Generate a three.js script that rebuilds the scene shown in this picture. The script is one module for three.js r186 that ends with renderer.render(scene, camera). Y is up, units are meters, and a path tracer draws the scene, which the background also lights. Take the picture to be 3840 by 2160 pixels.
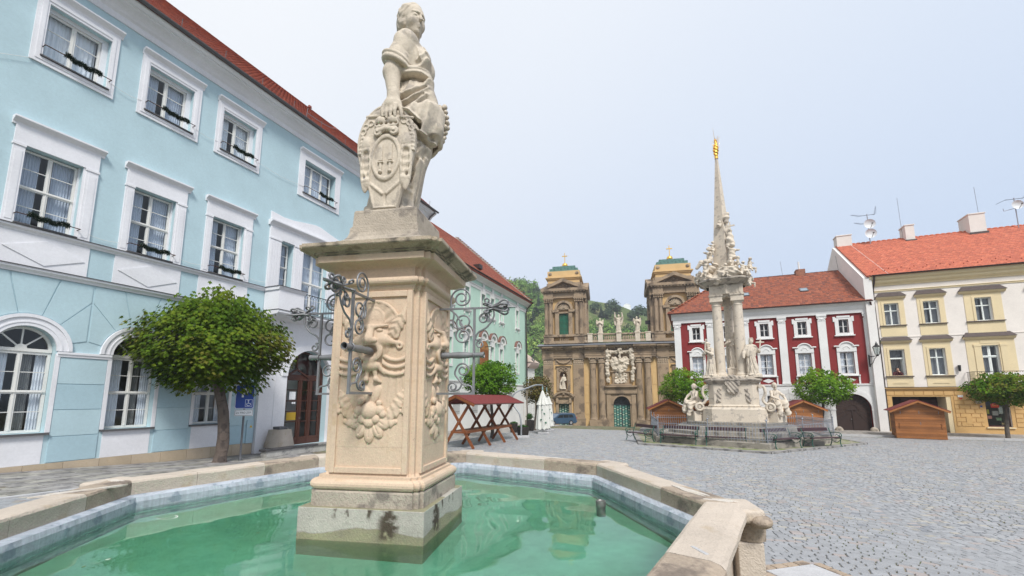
import * as THREE from 'three';
import { mergeGeometries } from 'three/addons/utils/BufferGeometryUtils.js';
import { RoundedBoxGeometry } from 'three/addons/geometries/RoundedBoxGeometry.js';

// ---------- camera, sky, sun, exposure ----------
const scene = new THREE.Scene();
const W = 3840, HFULL = 2520, HVIEW = 2160;
const camera = new THREE.PerspectiveCamera(2 * Math.atan(HFULL / 2 / 1627) * 180 / Math.PI, W / HFULL, 0.1, 2000);
camera.position.set(0, 1.95, 0);
camera.rotation.set(Math.atan(231 / 1627), 0, 0);
camera.setViewOffset(W, HFULL, 0, 0, W, HVIEW);
const renderer = new THREE.WebGLRenderer({ antialias: true });
renderer.toneMapping = THREE.LinearToneMapping;
renderer.toneMappingExposure = 2.45;
renderer.shadowMap.enabled = true;
const SKY = 0.408; // the sky's radiance for a display value of 1 at this exposure
{ // a computed overcast sky: pale blue, whiter and brighter towards the thin cloud overhead
  const w = 512, h = 256, d = new Float32Array(w * h * 4);
  const L = new THREE.Vector3(-0.42, 0.9, 0.05).normalize(), v = new THREE.Vector3();
  for (let j = 0; j < h; j++) for (let i = 0; i < w; i++) {
    const a = ((i + 0.5) / w - 0.5) * 2 * Math.PI, e = ((j + 0.5) / h - 0.5) * Math.PI;
    v.set(Math.cos(e) * Math.cos(a), Math.sin(e), Math.cos(e) * Math.sin(a));
    let k = (Math.max(v.y, 0) * 0.02 + v.dot(L) + 0.22) / 0.9; k += 0.025 * (Math.sin(v.x * 5 + v.y * 9 + 2 * Math.sin(v.z * 4)) + 0.6 * Math.sin(v.x * 11 - v.z * 8 + 1));
    k = Math.max(0, Math.min(1.35, k)); const o = (j * w + i) * 4;
    d[o] = SKY * (0.59 + 0.31 * k); d[o + 1] = SKY * (0.715 + 0.225 * k); d[o + 2] = SKY * (0.925 + 0.08 * k); d[o + 3] = 1;
    if (v.y < 0) { const f = Math.max(0.35, 1 + v.y * 3); d[o] *= f; d[o + 1] *= f; d[o + 2] *= f; }
  }
  const t = new THREE.DataTexture(d, w, h, THREE.RGBAFormat, THREE.FloatType);
  t.mapping = THREE.EquirectangularReflectionMapping; t.magFilter = THREE.LinearFilter; t.needsUpdate = true;
  scene.background = t; scene.environment = t;
}
const sun = new THREE.DirectionalLight(new THREE.Color(1, 0.965, 0.91), 1.5);
sun.position.set(13, 52, 24); sun.target.position.set(2, 0, -22); sun.castShadow = true; sun.shadow.radius = 27;
Object.assign(sun.shadow.camera, { left: -60, right: 60, top: 60, bottom: -60, near: 1, far: 200 });
scene.add(sun, sun.target);

// ---------- helpers ----------
let seed = 12345;
const rnd = () => { seed |= 0; seed = seed + 0x6D2B79F5 | 0; let t = Math.imul(seed ^ seed >>> 15, 1 | seed); t = t + Math.imul(t ^ t >>> 7, 61 | t) ^ t; return ((t ^ t >>> 14) >>> 0) / 4294967296; };
const rr = (a, b) => a + (b - a) * rnd();
const hash = (x, y, z) => { let n = Math.imul(x, 374761393) ^ Math.imul(y, 668265263) ^ Math.imul(z, 2147483647 ^ 0x27d4eb2d); n = Math.imul(n ^ n >>> 13, 1274126177); return ((n ^ n >>> 16) >>> 0) / 4294967296; };
const sm = t => t * t * (3 - 2 * t), mix = (a, b, t) => a + (b - a) * t, cl01 = t => t < 0 ? 0 : t > 1 ? 1 : t, sst = (a, b, x) => sm(cl01((x - a) / (b - a)));
function vnoise(x, y, z) { // value noise -1..1
  const X = Math.floor(x), Y = Math.floor(y), Z = Math.floor(z), u = sm(x - X), v = sm(y - Y), w = sm(z - Z);
  const q = (i, j, k) => hash(X + i, Y + j, Z + k);
  return 2 * mix(mix(mix(q(0, 0, 0), q(1, 0, 0), u), mix(q(0, 1, 0), q(1, 1, 0), u), v), mix(mix(q(0, 0, 1), q(1, 0, 1), u), mix(q(0, 1, 1), q(1, 1, 1), u), v), w) - 1;
}
function tnoise(u, v, p, s) { // tileable 2D value noise 0..1, period p cells
  const x = u * p, y = v * p, X = Math.floor(x), Y = Math.floor(y), a = sm(x - X), b = sm(y - Y), m = i => ((i % p) + p) % p;
  return mix(mix(hash(m(X), m(Y), s), hash(m(X + 1), m(Y), s), a), mix(hash(m(X), m(Y + 1), s), hash(m(X + 1), m(Y + 1), s), a), b);
}
function fbm(u, v, p, o, s) { let r = 0, a = 0.5, n = 0; for (let i = 0; i < o; i++) { r += a * tnoise(u, v, p << i, s + i); n += a; a *= 0.55; } return r / n; }
const toS = c => { c = cl01(c); return 255 * (c <= 0.0031308 ? 12.92 * c : 1.055 * c ** (1 / 2.4) - 0.055); };
function tex(size, fn, color = true, metres = 1) {
  const d = new Uint8Array(size * size * 4);
  for (let j = 0; j < size; j++) for (let i = 0; i < size; i++) {
    const c = fn(i / size, j / size), o = (j * size + i) * 4;
    if (color) { d[o] = toS(c[0]); d[o + 1] = toS(c[1]); d[o + 2] = toS(c[2]); } else d[o] = d[o + 1] = d[o + 2] = 255 * cl01(c);
    d[o + 3] = 255;
  }
  const t = new THREE.DataTexture(d, size, size); t.wrapS = t.wrapT = THREE.RepeatWrapping; t.magFilter = THREE.LinearFilter; t.minFilter = THREE.LinearFilter;
  if (color) t.colorSpace = THREE.SRGBColorSpace;
  t.repeat.set(1 / metres, 1 / metres); t.needsUpdate = true; return t;
}
const lin = (r, g, b) => new THREE.Color().setRGB(r, g, b);
// textures: all multiply the material colour; what they hold is grain and stains
const T = {
  plaster: tex(512, (u, v) => { const a = fbm(u, v, 4, 5, 1), b = fbm(u, v, 64, 3, 9), s = 0.9 + 0.14 * (a - 0.5) + 0.1 * (b - 0.5); return [s, s, s * 0.995]; }, true, 3),
  stone: tex(512, (u, v) => { const a = fbm(u, v, 3, 5, 21), b = fbm(u, v, 90, 2, 30), c = sst(0.6, 0.8, fbm(u, v, 8, 4, 44)), p = fbm(u, v, 150, 1, 8) > 0.93 ? 0.75 : 1, s = (0.88 + 0.3 * (a - 0.5) + 0.13 * (b - 0.5)) * p; return [s * (1 - 0.1 * c), s * (1 - 0.14 * c), s * (1 - 0.22 * c)]; }, true, 1.4),
  weather: tex(512, (u, v) => { const a = fbm(u, v, 4, 5, 61), b = fbm(u, v, 64, 3, 70), d = sst(0.5, 0.72, fbm(u, v, 6, 5, 77)), s = 0.92 + 0.3 * (b - 0.5), g = mix(1, 0.52, d) * s * (0.88 + 0.4 * (a - 0.5)); return [g, g * mix(1, 1.0, d), g * mix(1, 1.04, d)]; }, true, 1.1),
  carved: tex(512, (u, v) => { const a = fbm(u, v, 4, 5, 161), b = fbm(u, v, 70, 3, 170), d = sst(0.56, 0.74, fbm(u, v, 9, 5, 177)), s = 0.94 + 0.3 * (b - 0.5) + 0.22 * (a - 0.5), g = mix(1, 0.66, d) * s; return [g, g * mix(0.985, 0.99, d), g * mix(0.96, 1.0, d)]; }, true, 1.3),
  grain: tex(256, (u, v) => 0.5 + 0.5 * (fbm(u, v, 48, 3, 90) - 0.5) * 2, false, 0.5),
  rough: tex(256, (u, v) => fbm(u, v, 8, 5, 95), false, 0.8),
  wood: tex(512, (u, v) => { const w = fbm(u * 0.98, v, 4, 3, 5) * 0.5, g = fbm(u, v, 2, 2, 7) , r = tnoise(u, (v * 1 + w * 0.04), 128, 3), r2 = tnoise(u * 2 % 1, v, 64, 13), s = 0.75 + 0.35 * (r - 0.5) + 0.3 * (g - 0.5) + 0.2 * (r2 - 0.5); return [s, s * 0.97, s * 0.93]; }, true, 1.2),
  rust: tex(256, (u, v) => { const a = fbm(u, v, 6, 5, 111), s = 0.8 + 0.4 * (a - 0.5); return [s, s, s]; }, true, 0.5),
  tile: tex(256, (u, v) => { const a = fbm(u, v, 6, 5, 121), b = fbm(u, v, 3, 3, 131), s = 0.85 + 0.5 * (a - 0.5); return [s, s * (0.9 + 0.2 * b), s * (0.85 + 0.3 * b)]; }, true, 2.3),
};
function mat(color, o = {}) { const { m, bump, bs, ...rest } = o; const M = new THREE.MeshStandardMaterial({ color, roughness: 0.85, ...rest }); if (m) M.map = m; if (bump) { M.bumpMap = bump; M.bumpScale = bs ?? 0.004; } return M; }
const M = {
  sand: mat(lin(0.69, 0.535, 0.395), { m: T.stone, bump: T.grain, bs: 0.002 }),
  sandGrey: mat(lin(0.50, 0.435, 0.355), { m: T.weather, bump: T.grain, bs: 0.006 }),
  statue: mat(lin(0.60, 0.535, 0.45), { m: T.carved, bump: T.grain, bs: 0.003 }),
  rim: mat(lin(0.475, 0.385, 0.30), { m: T.weather, bump: T.grain, bs: 0.006 }),
  rimTop: mat(lin(0.60, 0.52, 0.44), { m: T.stone, bump: T.grain, bs: 0.006 }),
  white: mat(lin(0.84, 0.84, 0.88), { m: T.plaster }),
  blue: mat(lin(0.50, 0.665, 0.725), { m: T.plaster, bump: T.grain, bs: 0.002 }),
  iron: mat(lin(0.27, 0.275, 0.29), { m: T.rust, roughness: 0.48, metalness: 0.35 }),
  black: mat(lin(0.02, 0.02, 0.022), { roughness: 0.5 }),
  frame: mat(lin(0.80, 0.79, 0.76), { roughness: 0.5, m: T.plaster }),
  flash: mat(lin(0.12, 0.115, 0.12), { roughness: 0.55, m: T.rust }),
  dark: mat(lin(0.03, 0.03, 0.035), { roughness: 0.9 }),
  curtain: mat(lin(0.86, 0.87, 0.90), { roughness: 1 }),
  curtainDark: mat(lin(0.30, 0.29, 0.27), { roughness: 1 }),
  glass: new THREE.MeshPhysicalMaterial({ color: lin(0.86, 0.9, 0.93), transmission: 1, thickness: 0, roughness: 0.02, ior: 1.52 }),
  green: mat(lin(0.04, 0.13, 0.03), { roughness: 0.9 }),
};
const names = {};
function numbered(n) { const k = names[n] = (names[n] ?? -1) + 1; return k ? n + '_' + String(k).padStart(3, '0') : n; }
function tag(o, label, category, group, kind) { if (label) o.userData.label = label; if (category) o.userData.category = category; if (group) o.userData.group = group; if (kind) o.userData.kind = kind; return o; }
function thing(name, label, category, p = [0, 0, 0], turn = 0, group) { const o = new THREE.Group(); o.name = numbered(name); o.position.set(...p); o.rotation.y = turn; scene.add(o); return tag(o, label, category, group); }
function dup(root, p, turn, label) { const r = root.clone(); r.name = numbered(root.name.replace(/_\d{3}$/, '')); r.userData = { ...root.userData }; scene.add(r); if (p) r.position.set(...p); if (turn !== undefined) r.rotation.y = turn; if (label) r.userData.label = label; return r; }
const DEG = Math.PI / 180;
const m4 = (x, y, z, ry = 0, rx = 0, rz = 0, s = 1) => new THREE.Matrix4().compose(new THREE.Vector3(x, y, z), new THREE.Quaternion().setFromEuler(new THREE.Euler(rx, ry, rz, 'YXZ')), Array.isArray(s) ? new THREE.Vector3(...s) : new THREE.Vector3(s, s, s));
function boxUV(g) {
  const p = g.attributes.position.array, n = p.length / 3, uv = new Float32Array(n * 2);
  for (let i = 0; i < n; i += 3) {
    const o = i * 3, ax = p[o + 3] - p[o], ay = p[o + 4] - p[o + 1], az = p[o + 5] - p[o + 2], bx = p[o + 6] - p[o], by = p[o + 7] - p[o + 1], bz = p[o + 8] - p[o + 2];
    const nx = Math.abs(ay * bz - az * by), ny = Math.abs(az * bx - ax * bz), nz = Math.abs(ax * by - ay * bx);
    for (let k = 0; k < 3; k++) { const q = o + k * 3, w = (i + k) * 2; if (ny >= nx && ny >= nz) { uv[w] = p[q]; uv[w + 1] = p[q + 2]; } else if (nx > nz) { uv[w] = p[q + 2]; uv[w + 1] = p[q + 1]; } else { uv[w] = p[q]; uv[w + 1] = p[q + 1]; } }
  }
  g.setAttribute('uv', new THREE.BufferAttribute(uv, 2)); return g;
}
function clean(g) { if (g.index) g = g.toNonIndexed(); const r = new THREE.BufferGeometry(); r.setAttribute('position', g.attributes.position); if (!g.attributes.normal) g.computeVertexNormals(); r.setAttribute('normal', g.attributes.normal); return r; }
class MB {
  constructor() { this.g = []; }
  add(g, m) { g = clean(g); if (m) { g = g.clone(); g.applyMatrix4(m); if (m.determinant() < 0) flip(g); } this.g.push(g); return this; }
  box(x0, x1, y0, y1, z0, z1, m) { const g = new THREE.BoxGeometry(x1 - x0, y1 - y0, z1 - z0); g.translate((x0 + x1) / 2, (y0 + y1) / 2, (z0 + z1) / 2); return this.add(g, m); }
  rbox(x0, x1, y0, y1, z0, z1, r = 0.01, m) { const g = new RoundedBoxGeometry(x1 - x0, y1 - y0, z1 - z0, 1, r); g.translate((x0 + x1) / 2, (y0 + y1) / 2, (z0 + z1) / 2); return this.add(g, m); }
  prism(pts, z0, z1, holes = [], m) { // extruded outline in xy
    const s = new THREE.Shape(pts.map(p => new THREE.Vector2(...p))); for (const h of holes) s.holes.push(new THREE.Path(h.map(p => new THREE.Vector2(...p))));
    const g = new THREE.ExtrudeGeometry(s, { depth: z1 - z0, bevelEnabled: false, curveSegments: 12 }); g.translate(0, 0, z0); return this.add(g, m);
  }
  tube(pts, r, rad = 6, seg = 0, closed = false, m) { const c = new THREE.CatmullRomCurve3(pts.map(p => new THREE.Vector3(...p)), closed); return this.add(new THREE.TubeGeometry(c, seg || pts.length * 4, r, rad, closed), m); }
  bar(a, b, r, rad = 6, r2 = r) { const A = new THREE.Vector3(...a), B = new THREE.Vector3(...b), d = B.clone().sub(A), g = new THREE.CylinderGeometry(r2, r, d.length(), rad); g.applyQuaternion(new THREE.Quaternion().setFromUnitVectors(new THREE.Vector3(0, 1, 0), d.normalize())); g.translate((A.x + B.x) / 2, (A.y + B.y) / 2, (A.z + B.z) / 2); return this.add(g); }
  beam(a, b, w, h) { // square bar from a to b, w across, h deep, kept upright
    const A = new THREE.Vector3(...a), B = new THREE.Vector3(...b), d = B.clone().sub(A), g = new THREE.BoxGeometry(w, h, d.length()); const m = new THREE.Matrix4().lookAt(B, A, Math.abs(d.y) > 0.98 * d.length() ? new THREE.Vector3(0, 0, 1) : new THREE.Vector3(0, 1, 0)); m.setPosition((A.x + B.x) / 2, (A.y + B.y) / 2, (A.z + B.z) / 2); return this.add(g, m);
  }
  lathe(pts, seg = 16, m) { return this.add(new THREE.LatheGeometry(pts.map(p => new THREE.Vector2(...p)), seg), m); }
  sphere(x, y, z, r, sx = 1, sy = 1, sz = 1, w = 10, h = 8) { const g = new THREE.SphereGeometry(r, w, h); g.scale(sx, sy, sz); g.translate(x, y, z); return this.add(g); }
  run(prof, x0, x1, m) { // profile [z,y] swept along x
    const pts = prof.map(p => [p[0], p[1]]); const s = new THREE.Shape(pts.map(p => new THREE.Vector2(...p))); const g = new THREE.ExtrudeGeometry(s, { depth: x1 - x0, bevelEnabled: false }); // xy -> (z,y), depth -> x
    const q = new THREE.Matrix4().set(0, 0, 1, x0, 0, 1, 0, 0, 1, 0, 0, 0, 0, 0, 0, 1); g.applyMatrix4(q);
    flip(g); return this.add(g, m);
  }
  ring(prof, outline, closed = true) { // prof: [offset outward, y]; outline: array of [x,z] counter-clockwise seen from above (x right, z down): offset by mitre
    const n = outline.length, P = prof.map(([o, y]) => offsetPoly(outline, o, closed).map(p => [p[0], y, p[1]])), v = [];
    const quad = (a, b, c, d) => v.push(...a, ...b, ...c, ...a, ...c, ...d);
    for (let k = 0; k + 1 < P.length; k++) for (let i = 0; i < (closed ? n : n - 1); i++) { const j = (i + 1) % n; quad(P[k][i], P[k][j], P[k + 1][j], P[k + 1][i]); }
    const g = new THREE.BufferGeometry(); g.setAttribute('position', new THREE.Float32BufferAttribute(v, 3)); g.computeVertexNormals(); return this.add(g);
  }
  cap(outline, y, up = true) { const s = new THREE.Shape(outline.map(p => new THREE.Vector2(p[0], -p[1]))); const g = new THREE.ShapeGeometry(s); g.rotateX(-Math.PI / 2); if (!up) flip(g); g.translate(0, y, 0); return this.add(g); }
  geo() { const g = this.g.length > 1 ? mergeGeometries(this.g) : this.g[0].clone(); return boxUV(g); }
  build(name, material, parent, label) { const o = new THREE.Mesh(this.geo(), material); o.name = parent === scene || !parent ? numbered(name) : name; (parent ?? scene).add(o); if (label) o.userData.label = label; return o; }
}
function flip(g) { const ix = g.index; if (ix) { const a = ix.array; for (let i = 0; i < a.length; i += 3) { const t = a[i]; a[i] = a[i + 1]; a[i + 1] = t; } } else { const p = g.attributes.position.array; for (let i = 0; i < p.length; i += 9) for (let k = 0; k < 3; k++) { const t = p[i + k]; p[i + k] = p[i + 3 + k]; p[i + 3 + k] = t; } } g.computeVertexNormals(); }
function offsetPoly(P, o, closed) { // outward offset for polygon whose outward normal of edge (a->b) is (dz,-dx)
  const n = P.length, N = []; for (let i = 0; i < n; i++) { const a = P[i], b = P[(i + 1) % n], dx = b[0] - a[0], dz = b[1] - a[1], l = Math.hypot(dx, dz); N.push([-dz / l, dx / l]); }
  return P.map((p, i) => { let a = N[(i - 1 + n) % n], b = N[i]; if (!closed && i === 0) a = b; if (!closed && i === n - 1) b = a; const k = 1 + a[0] * b[0] + a[1] * b[1]; return [p[0] + o * (a[0] + b[0]) / k, p[1] + o * (a[1] + b[1]) / k]; });
}
// ---------- signed distance meshing (surface nets) ----------
const len3 = (x, y, z) => Math.sqrt(x * x + y * y + z * z);
const smin = (a, b, k) => { const h = Math.max(k - Math.abs(a - b), 0) / k; return Math.min(a, b) - h * h * k * 0.25; };
const smax = (a, b, k) => -smin(-a, -b, k);
function cone(p, a, b, ra, rb) { // tapered capsule distance
  const ax = b[0] - a[0], ay = b[1] - a[1], az = b[2] - a[2], x = p[0] - a[0], y = p[1] - a[1], z = p[2] - a[2];
  const t = cl01((x * ax + y * ay + z * az) / (ax * ax + ay * ay + az * az)); return len3(x - ax * t, y - ay * t, z - az * t) - mix(ra, rb, t);
}
function ell(p, c, r) { const x = (p[0] - c[0]) / r[0], y = (p[1] - c[1]) / r[1], z = (p[2] - c[2]) / r[2], k = len3(x, y, z), k2 = len3(x / r[0], y / r[1], z / r[2]); return k < 1e-6 ? -Math.min(...r) : k * (k - 1) / k2; }
function sdBox(p, c, h, r = 0) { const x = Math.abs(p[0] - c[0]) - h[0] + r, y = Math.abs(p[1] - c[1]) - h[1] + r, z = Math.abs(p[2] - c[2]) - h[2] + r; return len3(Math.max(x, 0), Math.max(y, 0), Math.max(z, 0)) + Math.min(0, Math.max(x, y, z)) - r; }
function torusXY(p, c, R, r) { const q = Math.hypot(p[0] - c[0], p[1] - c[1]) - R; return Math.hypot(q, p[2] - c[2]) - r; }
function sdfMesh(f, lo, hi, h) {
  const n = [0, 1, 2].map(k => Math.ceil((hi[k] - lo[k]) / h) + 1), [nx, ny, nz] = n, val = new Float32Array(nx * ny * nz).fill(1e3), BS = 6, p = [0, 0, 0];
  const at = (i, j, k) => i + nx * (j + ny * k), half = BS * h * 0.5 * 1.7321;
  const done = new Uint8Array(nx * ny * nz);
  for (let bz = 0; bz < nz; bz += BS) for (let by = 0; by < ny; by += BS) for (let bx = 0; bx < nx; bx += BS) {
    p[0] = lo[0] + (bx + BS / 2) * h; p[1] = lo[1] + (by + BS / 2) * h; p[2] = lo[2] + (bz + BS / 2) * h;
    const c = f(p); const far = Math.abs(c) > half * 1.35 + h * 2;
    for (let k = bz; k < Math.min(nz, bz + BS); k++) for (let j = by; j < Math.min(ny, by + BS); j++) for (let i = bx; i < Math.min(nx, bx + BS); i++) {
      if (far) val[at(i, j, k)] = c; else { p[0] = lo[0] + i * h; p[1] = lo[1] + j * h; p[2] = lo[2] + k * h; val[at(i, j, k)] = f(p); done[at(i, j, k)] = 1; }
    }
  }
  const id = new Int32Array(nx * ny * nz).fill(-1), pos = [];
  const E = [[0, 1], [2, 3], [4, 5], [6, 7], [0, 2], [1, 3], [4, 6], [5, 7], [0, 4], [1, 5], [2, 6], [3, 7]];
  for (let k = 0; k < nz - 1; k++) for (let j = 0; j < ny - 1; j++) for (let i = 0; i < nx - 1; i++) {
    const v = []; let s = 0; for (let c = 0; c < 8; c++) { const q = val[at(i + (c & 1), j + (c >> 1 & 1), k + (c >> 2))]; v.push(q); if (q < 0) s++; }
    if (s === 0 || s === 8) continue;
    let x = 0, y = 0, z = 0, m = 0;
    for (const [a, b] of E) if (v[a] < 0 !== v[b] < 0) { const t = v[a] / (v[a] - v[b]); x += mix(a & 1, b & 1, t); y += mix(a >> 1 & 1, b >> 1 & 1, t); z += mix(a >> 2, b >> 2, t); m++; }
    id[at(i, j, k)] = pos.length / 3; pos.push(lo[0] + (i + x / m) * h, lo[1] + (j + y / m) * h, lo[2] + (k + z / m) * h);
  }
  const ix = [];
  const quad = (a, b, c, d, fl) => { if (a < 0 || b < 0 || c < 0 || d < 0) return; if (fl) ix.push(a, b, c, a, c, d); else ix.push(a, c, b, a, d, c); };
  for (let k = 0; k < nz - 1; k++) for (let j = 0; j < ny - 1; j++) for (let i = 0; i < nx - 1; i++) {
    const a = val[at(i, j, k)] < 0;
    if (j > 0 && k > 0 && a !== val[at(i + 1, j, k)] < 0) quad(id[at(i, j - 1, k - 1)], id[at(i, j, k - 1)], id[at(i, j, k)], id[at(i, j - 1, k)], a);
    if (i > 0 && k > 0 && a !== val[at(i, j + 1, k)] < 0) quad(id[at(i - 1, j, k - 1)], id[at(i - 1, j, k)], id[at(i, j, k)], id[at(i, j, k - 1)], a);
    if (i > 0 && j > 0 && a !== val[at(i, j, k + 1)] < 0) quad(id[at(i - 1, j - 1, k)], id[at(i, j - 1, k)], id[at(i, j, k)], id[at(i - 1, j, k)], a);
  }
  const nor = new Float32Array(pos.length), e = h * 0.6, q = [0, 0, 0];
  for (let i = 0; i < pos.length; i += 3) {
    const g = []; for (let a = 0; a < 3; a++) { q[0] = pos[i]; q[1] = pos[i + 1]; q[2] = pos[i + 2]; q[a] += e; const u = f(q); q[a] -= 2 * e; g.push(u - f(q)); }
    const l = len3(...g) || 1; nor[i] = g[0] / l; nor[i + 1] = g[1] / l; nor[i + 2] = g[2] / l;
  }
  const g = new THREE.BufferGeometry(); g.setAttribute('position', new THREE.Float32BufferAttribute(pos, 3)); g.setAttribute('normal', new THREE.BufferAttribute(nor, 3)); g.setIndex(ix); return g;
}
// ---------- the lie of the land ----------
const A1 = 22.78 * DEG, D1 = [Math.sin(A1), -Math.cos(A1)], D2 = [Math.cos(A1), Math.sin(A1)];
const GX = [-200, -60, 0, 5.6, 9.5, 12, 25, 38, 42, 70, 120, 400], GY = [2, 0.6, 0.15, 0, -0.22, -0.32, -0.45, -0.60, -0.72, -2.55, -3.5, -6];
function gT(t) { let i = 0; while (i < GX.length - 2 && t > GX[i + 1]) i++; return mix(GY[i], GY[i + 1], cl01((t - GX[i]) / (GX[i + 1] - GX[i]))); }
const gy = (x, z) => { const t = x * D1[0] + z * D1[1]; return (gT(t - 1) + gT(t) * 2 + gT(t + 1)) / 4; };
const tu = (t, u) => [D1[0] * t + D2[0] * u, D1[1] * t + D2[1] * u];
// ---------- ground sheet, cobbles, pavements ----------
const inPoly = (x, z, P) => { let c = false; for (let i = 0, j = P.length - 1; i < P.length; j = i++) { const [xi, zi] = P[i], [xj, zj] = P[j]; if (zi > z !== zj > z && x < (xj - xi) * (z - zi) / (zj - zi) + xi) c = !c; } return c; };
function project(x, y, z) { const c = Math.cos(Math.atan(231 / 1627)), s = Math.sin(Math.atan(231 / 1627)), qy = y - 1.95, f = -z * c + qy * s, up = qy * c + z * s; return [1920 + 1627 * x / f, 1260 - 1627 * up / f, f]; }
T.joint = tex(512, (u, v) => { const a = fbm(u, v, 8, 5, 201), g = sst(0.5, 0.7, fbm(u, v, 5, 4, 207)), s = 0.7 + 0.7 * (a - 0.5); return [s * mix(1, 0.62, g), s * mix(0.95, 0.85, g), s * mix(0.85, 0.45, g)]; }, true, 2.7);
T.cob = tex(256, (u, v) => { const a = fbm(u, v, 6, 5, 211), b = fbm(u, v, 48, 2, 215), s = 0.9 + 0.3 * (a - 0.5) + 0.25 * (b - 0.5); return [s, s, s * 1.01]; }, true, 0.4);
M.joint = mat(lin(0.255, 0.23, 0.17), { m: T.joint, bump: T.rough, bs: 0.02, roughness: 1 });
M.cobble = mat(lin(1, 1, 1), { m: T.cob, bump: T.grain, bs: 0.004, roughness: 0.62 });
M.slab = mat(lin(0.36, 0.345, 0.33), { m: T.weather, bump: T.grain, bs: 0.003, roughness: 0.8 });
M.pave = mat(lin(0.44, 0.41, 0.38), { m: T.weather, bump: T.grain, bs: 0.003, roughness: 0.85 });
M.granite = mat(lin(0.52, 0.52, 0.53), { m: T.cob, bump: T.grain, bs: 0.003, roughness: 0.7 });
const KERB = [[6.5, -22.9], [11.0, -18.9], [18.9, -23.6], [20.9, -30.5], [8.6, -31.6]];
const FC = [-1.228, -4.509], FA = 9.64 * DEG, fw = (x, z) => [FC[0] + Math.cos(FA) * x - Math.sin(FA) * z, FC[1] + Math.sin(FA) * x + Math.cos(FA) * z]; // fountain local -> world
const OCT = r => Array.from({ length: 8 }, (_, i) => { const a = -i * Math.PI / 4 + Math.PI / 2; return [-0.06 + r * Math.cos(a), r * Math.sin(a) - 0.03]; });
const FOOT = OCT(3.3).map(p => fw(...p));
const SL = [[2.92, -5.32], [3.58, -5.51], [3.77, -4.85], [3.11, -4.66]], SLO = offsetPoly([...SL].reverse(), 0.13, true);
const lot = new THREE.Group(); lot.name = 'cobblestone_square'; lot.userData = { kind: 'structure', label: 'grey cobblestone square sloping gently away from the fountain' }; scene.add(lot);
{
  const v = [], ix = [], ts = [], us = []; for (let t = -40; t <= 130; t += t < -5 || t > 60 ? 10 : 1) ts.push(t); for (let u = -120; u <= 120; u += 10) us.push(u);
  for (const t of ts) for (const u of us) { const [x, z] = tu(t, u); v.push(x, gy(x, z) - 0.022, z); }
  for (let i = 0; i < ts.length - 1; i++) for (let j = 0; j < us.length - 1; j++) { const a = i * us.length + j, b = a + 1, c = a + us.length; ix.push(a, b, c, b, c + 1, c); }
  const g = new THREE.BufferGeometry(); g.setAttribute('position', new THREE.Float32BufferAttribute(v, 3)); g.setIndex(ix); g.computeVertexNormals();
  const o = new MB().add(g).build('joint_bed', M.joint, lot);
}
const cobGeo = [];
for (let k = 0; k < 4; k++) { // four stones: chamfered tops, uneven corners
  const s = 0.5, c = 0.075, v = [], P = (x, y, z) => [x, y, z]; const j = () => rr(-0.03, 0.03);
  const b = [[-s, s], [s, s], [s, -s], [-s, -s]].map(([x, z]) => [x * 0.97 + j() * 0.5, z * 0.97 + j() * 0.5]), t = b.map(([x, z]) => [x * (1 - c * 1.4) + j() * 0.4, z * (1 - c * 1.4) + j() * 0.4]);
  const h = b.map(() => rr(-0.06, 0.06));
  const m = [0, 0.05 + rr(0, 0.06), 0];
  const lv = [b.map(p => P(p[0], -1, p[1])), b.map(p => P(p[0], -0.35, p[1])), t.map((p, i) => P(p[0], h[i], p[1]))];
  for (let q = 0; q < 2; q++) for (let i = 0; i < 4; i++) { const n = (i + 1) % 4; v.push(...lv[q][i], ...lv[q][n], ...lv[q + 1][n], ...lv[q][i], ...lv[q + 1][n], ...lv[q + 1][i]); }
  for (let i = 0; i < 4; i++) v.push(...lv[2][i], ...lv[2][(i + 1) % 4], ...m);
  let g = new THREE.BufferGeometry(); g.setAttribute('position', new THREE.Float32BufferAttribute(v, 3)); g.computeVertexNormals();
  const q = g.clone(); q.scale(0.12, 0.03, 0.1); boxUV(q); g.setAttribute('uv', q.attributes.uv); cobGeo.push(g);
}
const cobCol = () => { const k = rnd(), s = rr(0.84, 1.14); return k < 0.76 ? lin(0.335 * s, 0.345 * s, 0.36 * s) : k < 0.86 ? lin(0.40 * s, 0.38 * s, 0.335 * s) : k < 0.94 ? lin(0.38 * s, 0.34 * s, 0.325 * s) : lin(0.25 * s, 0.265 * s, 0.29 * s); };
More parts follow.
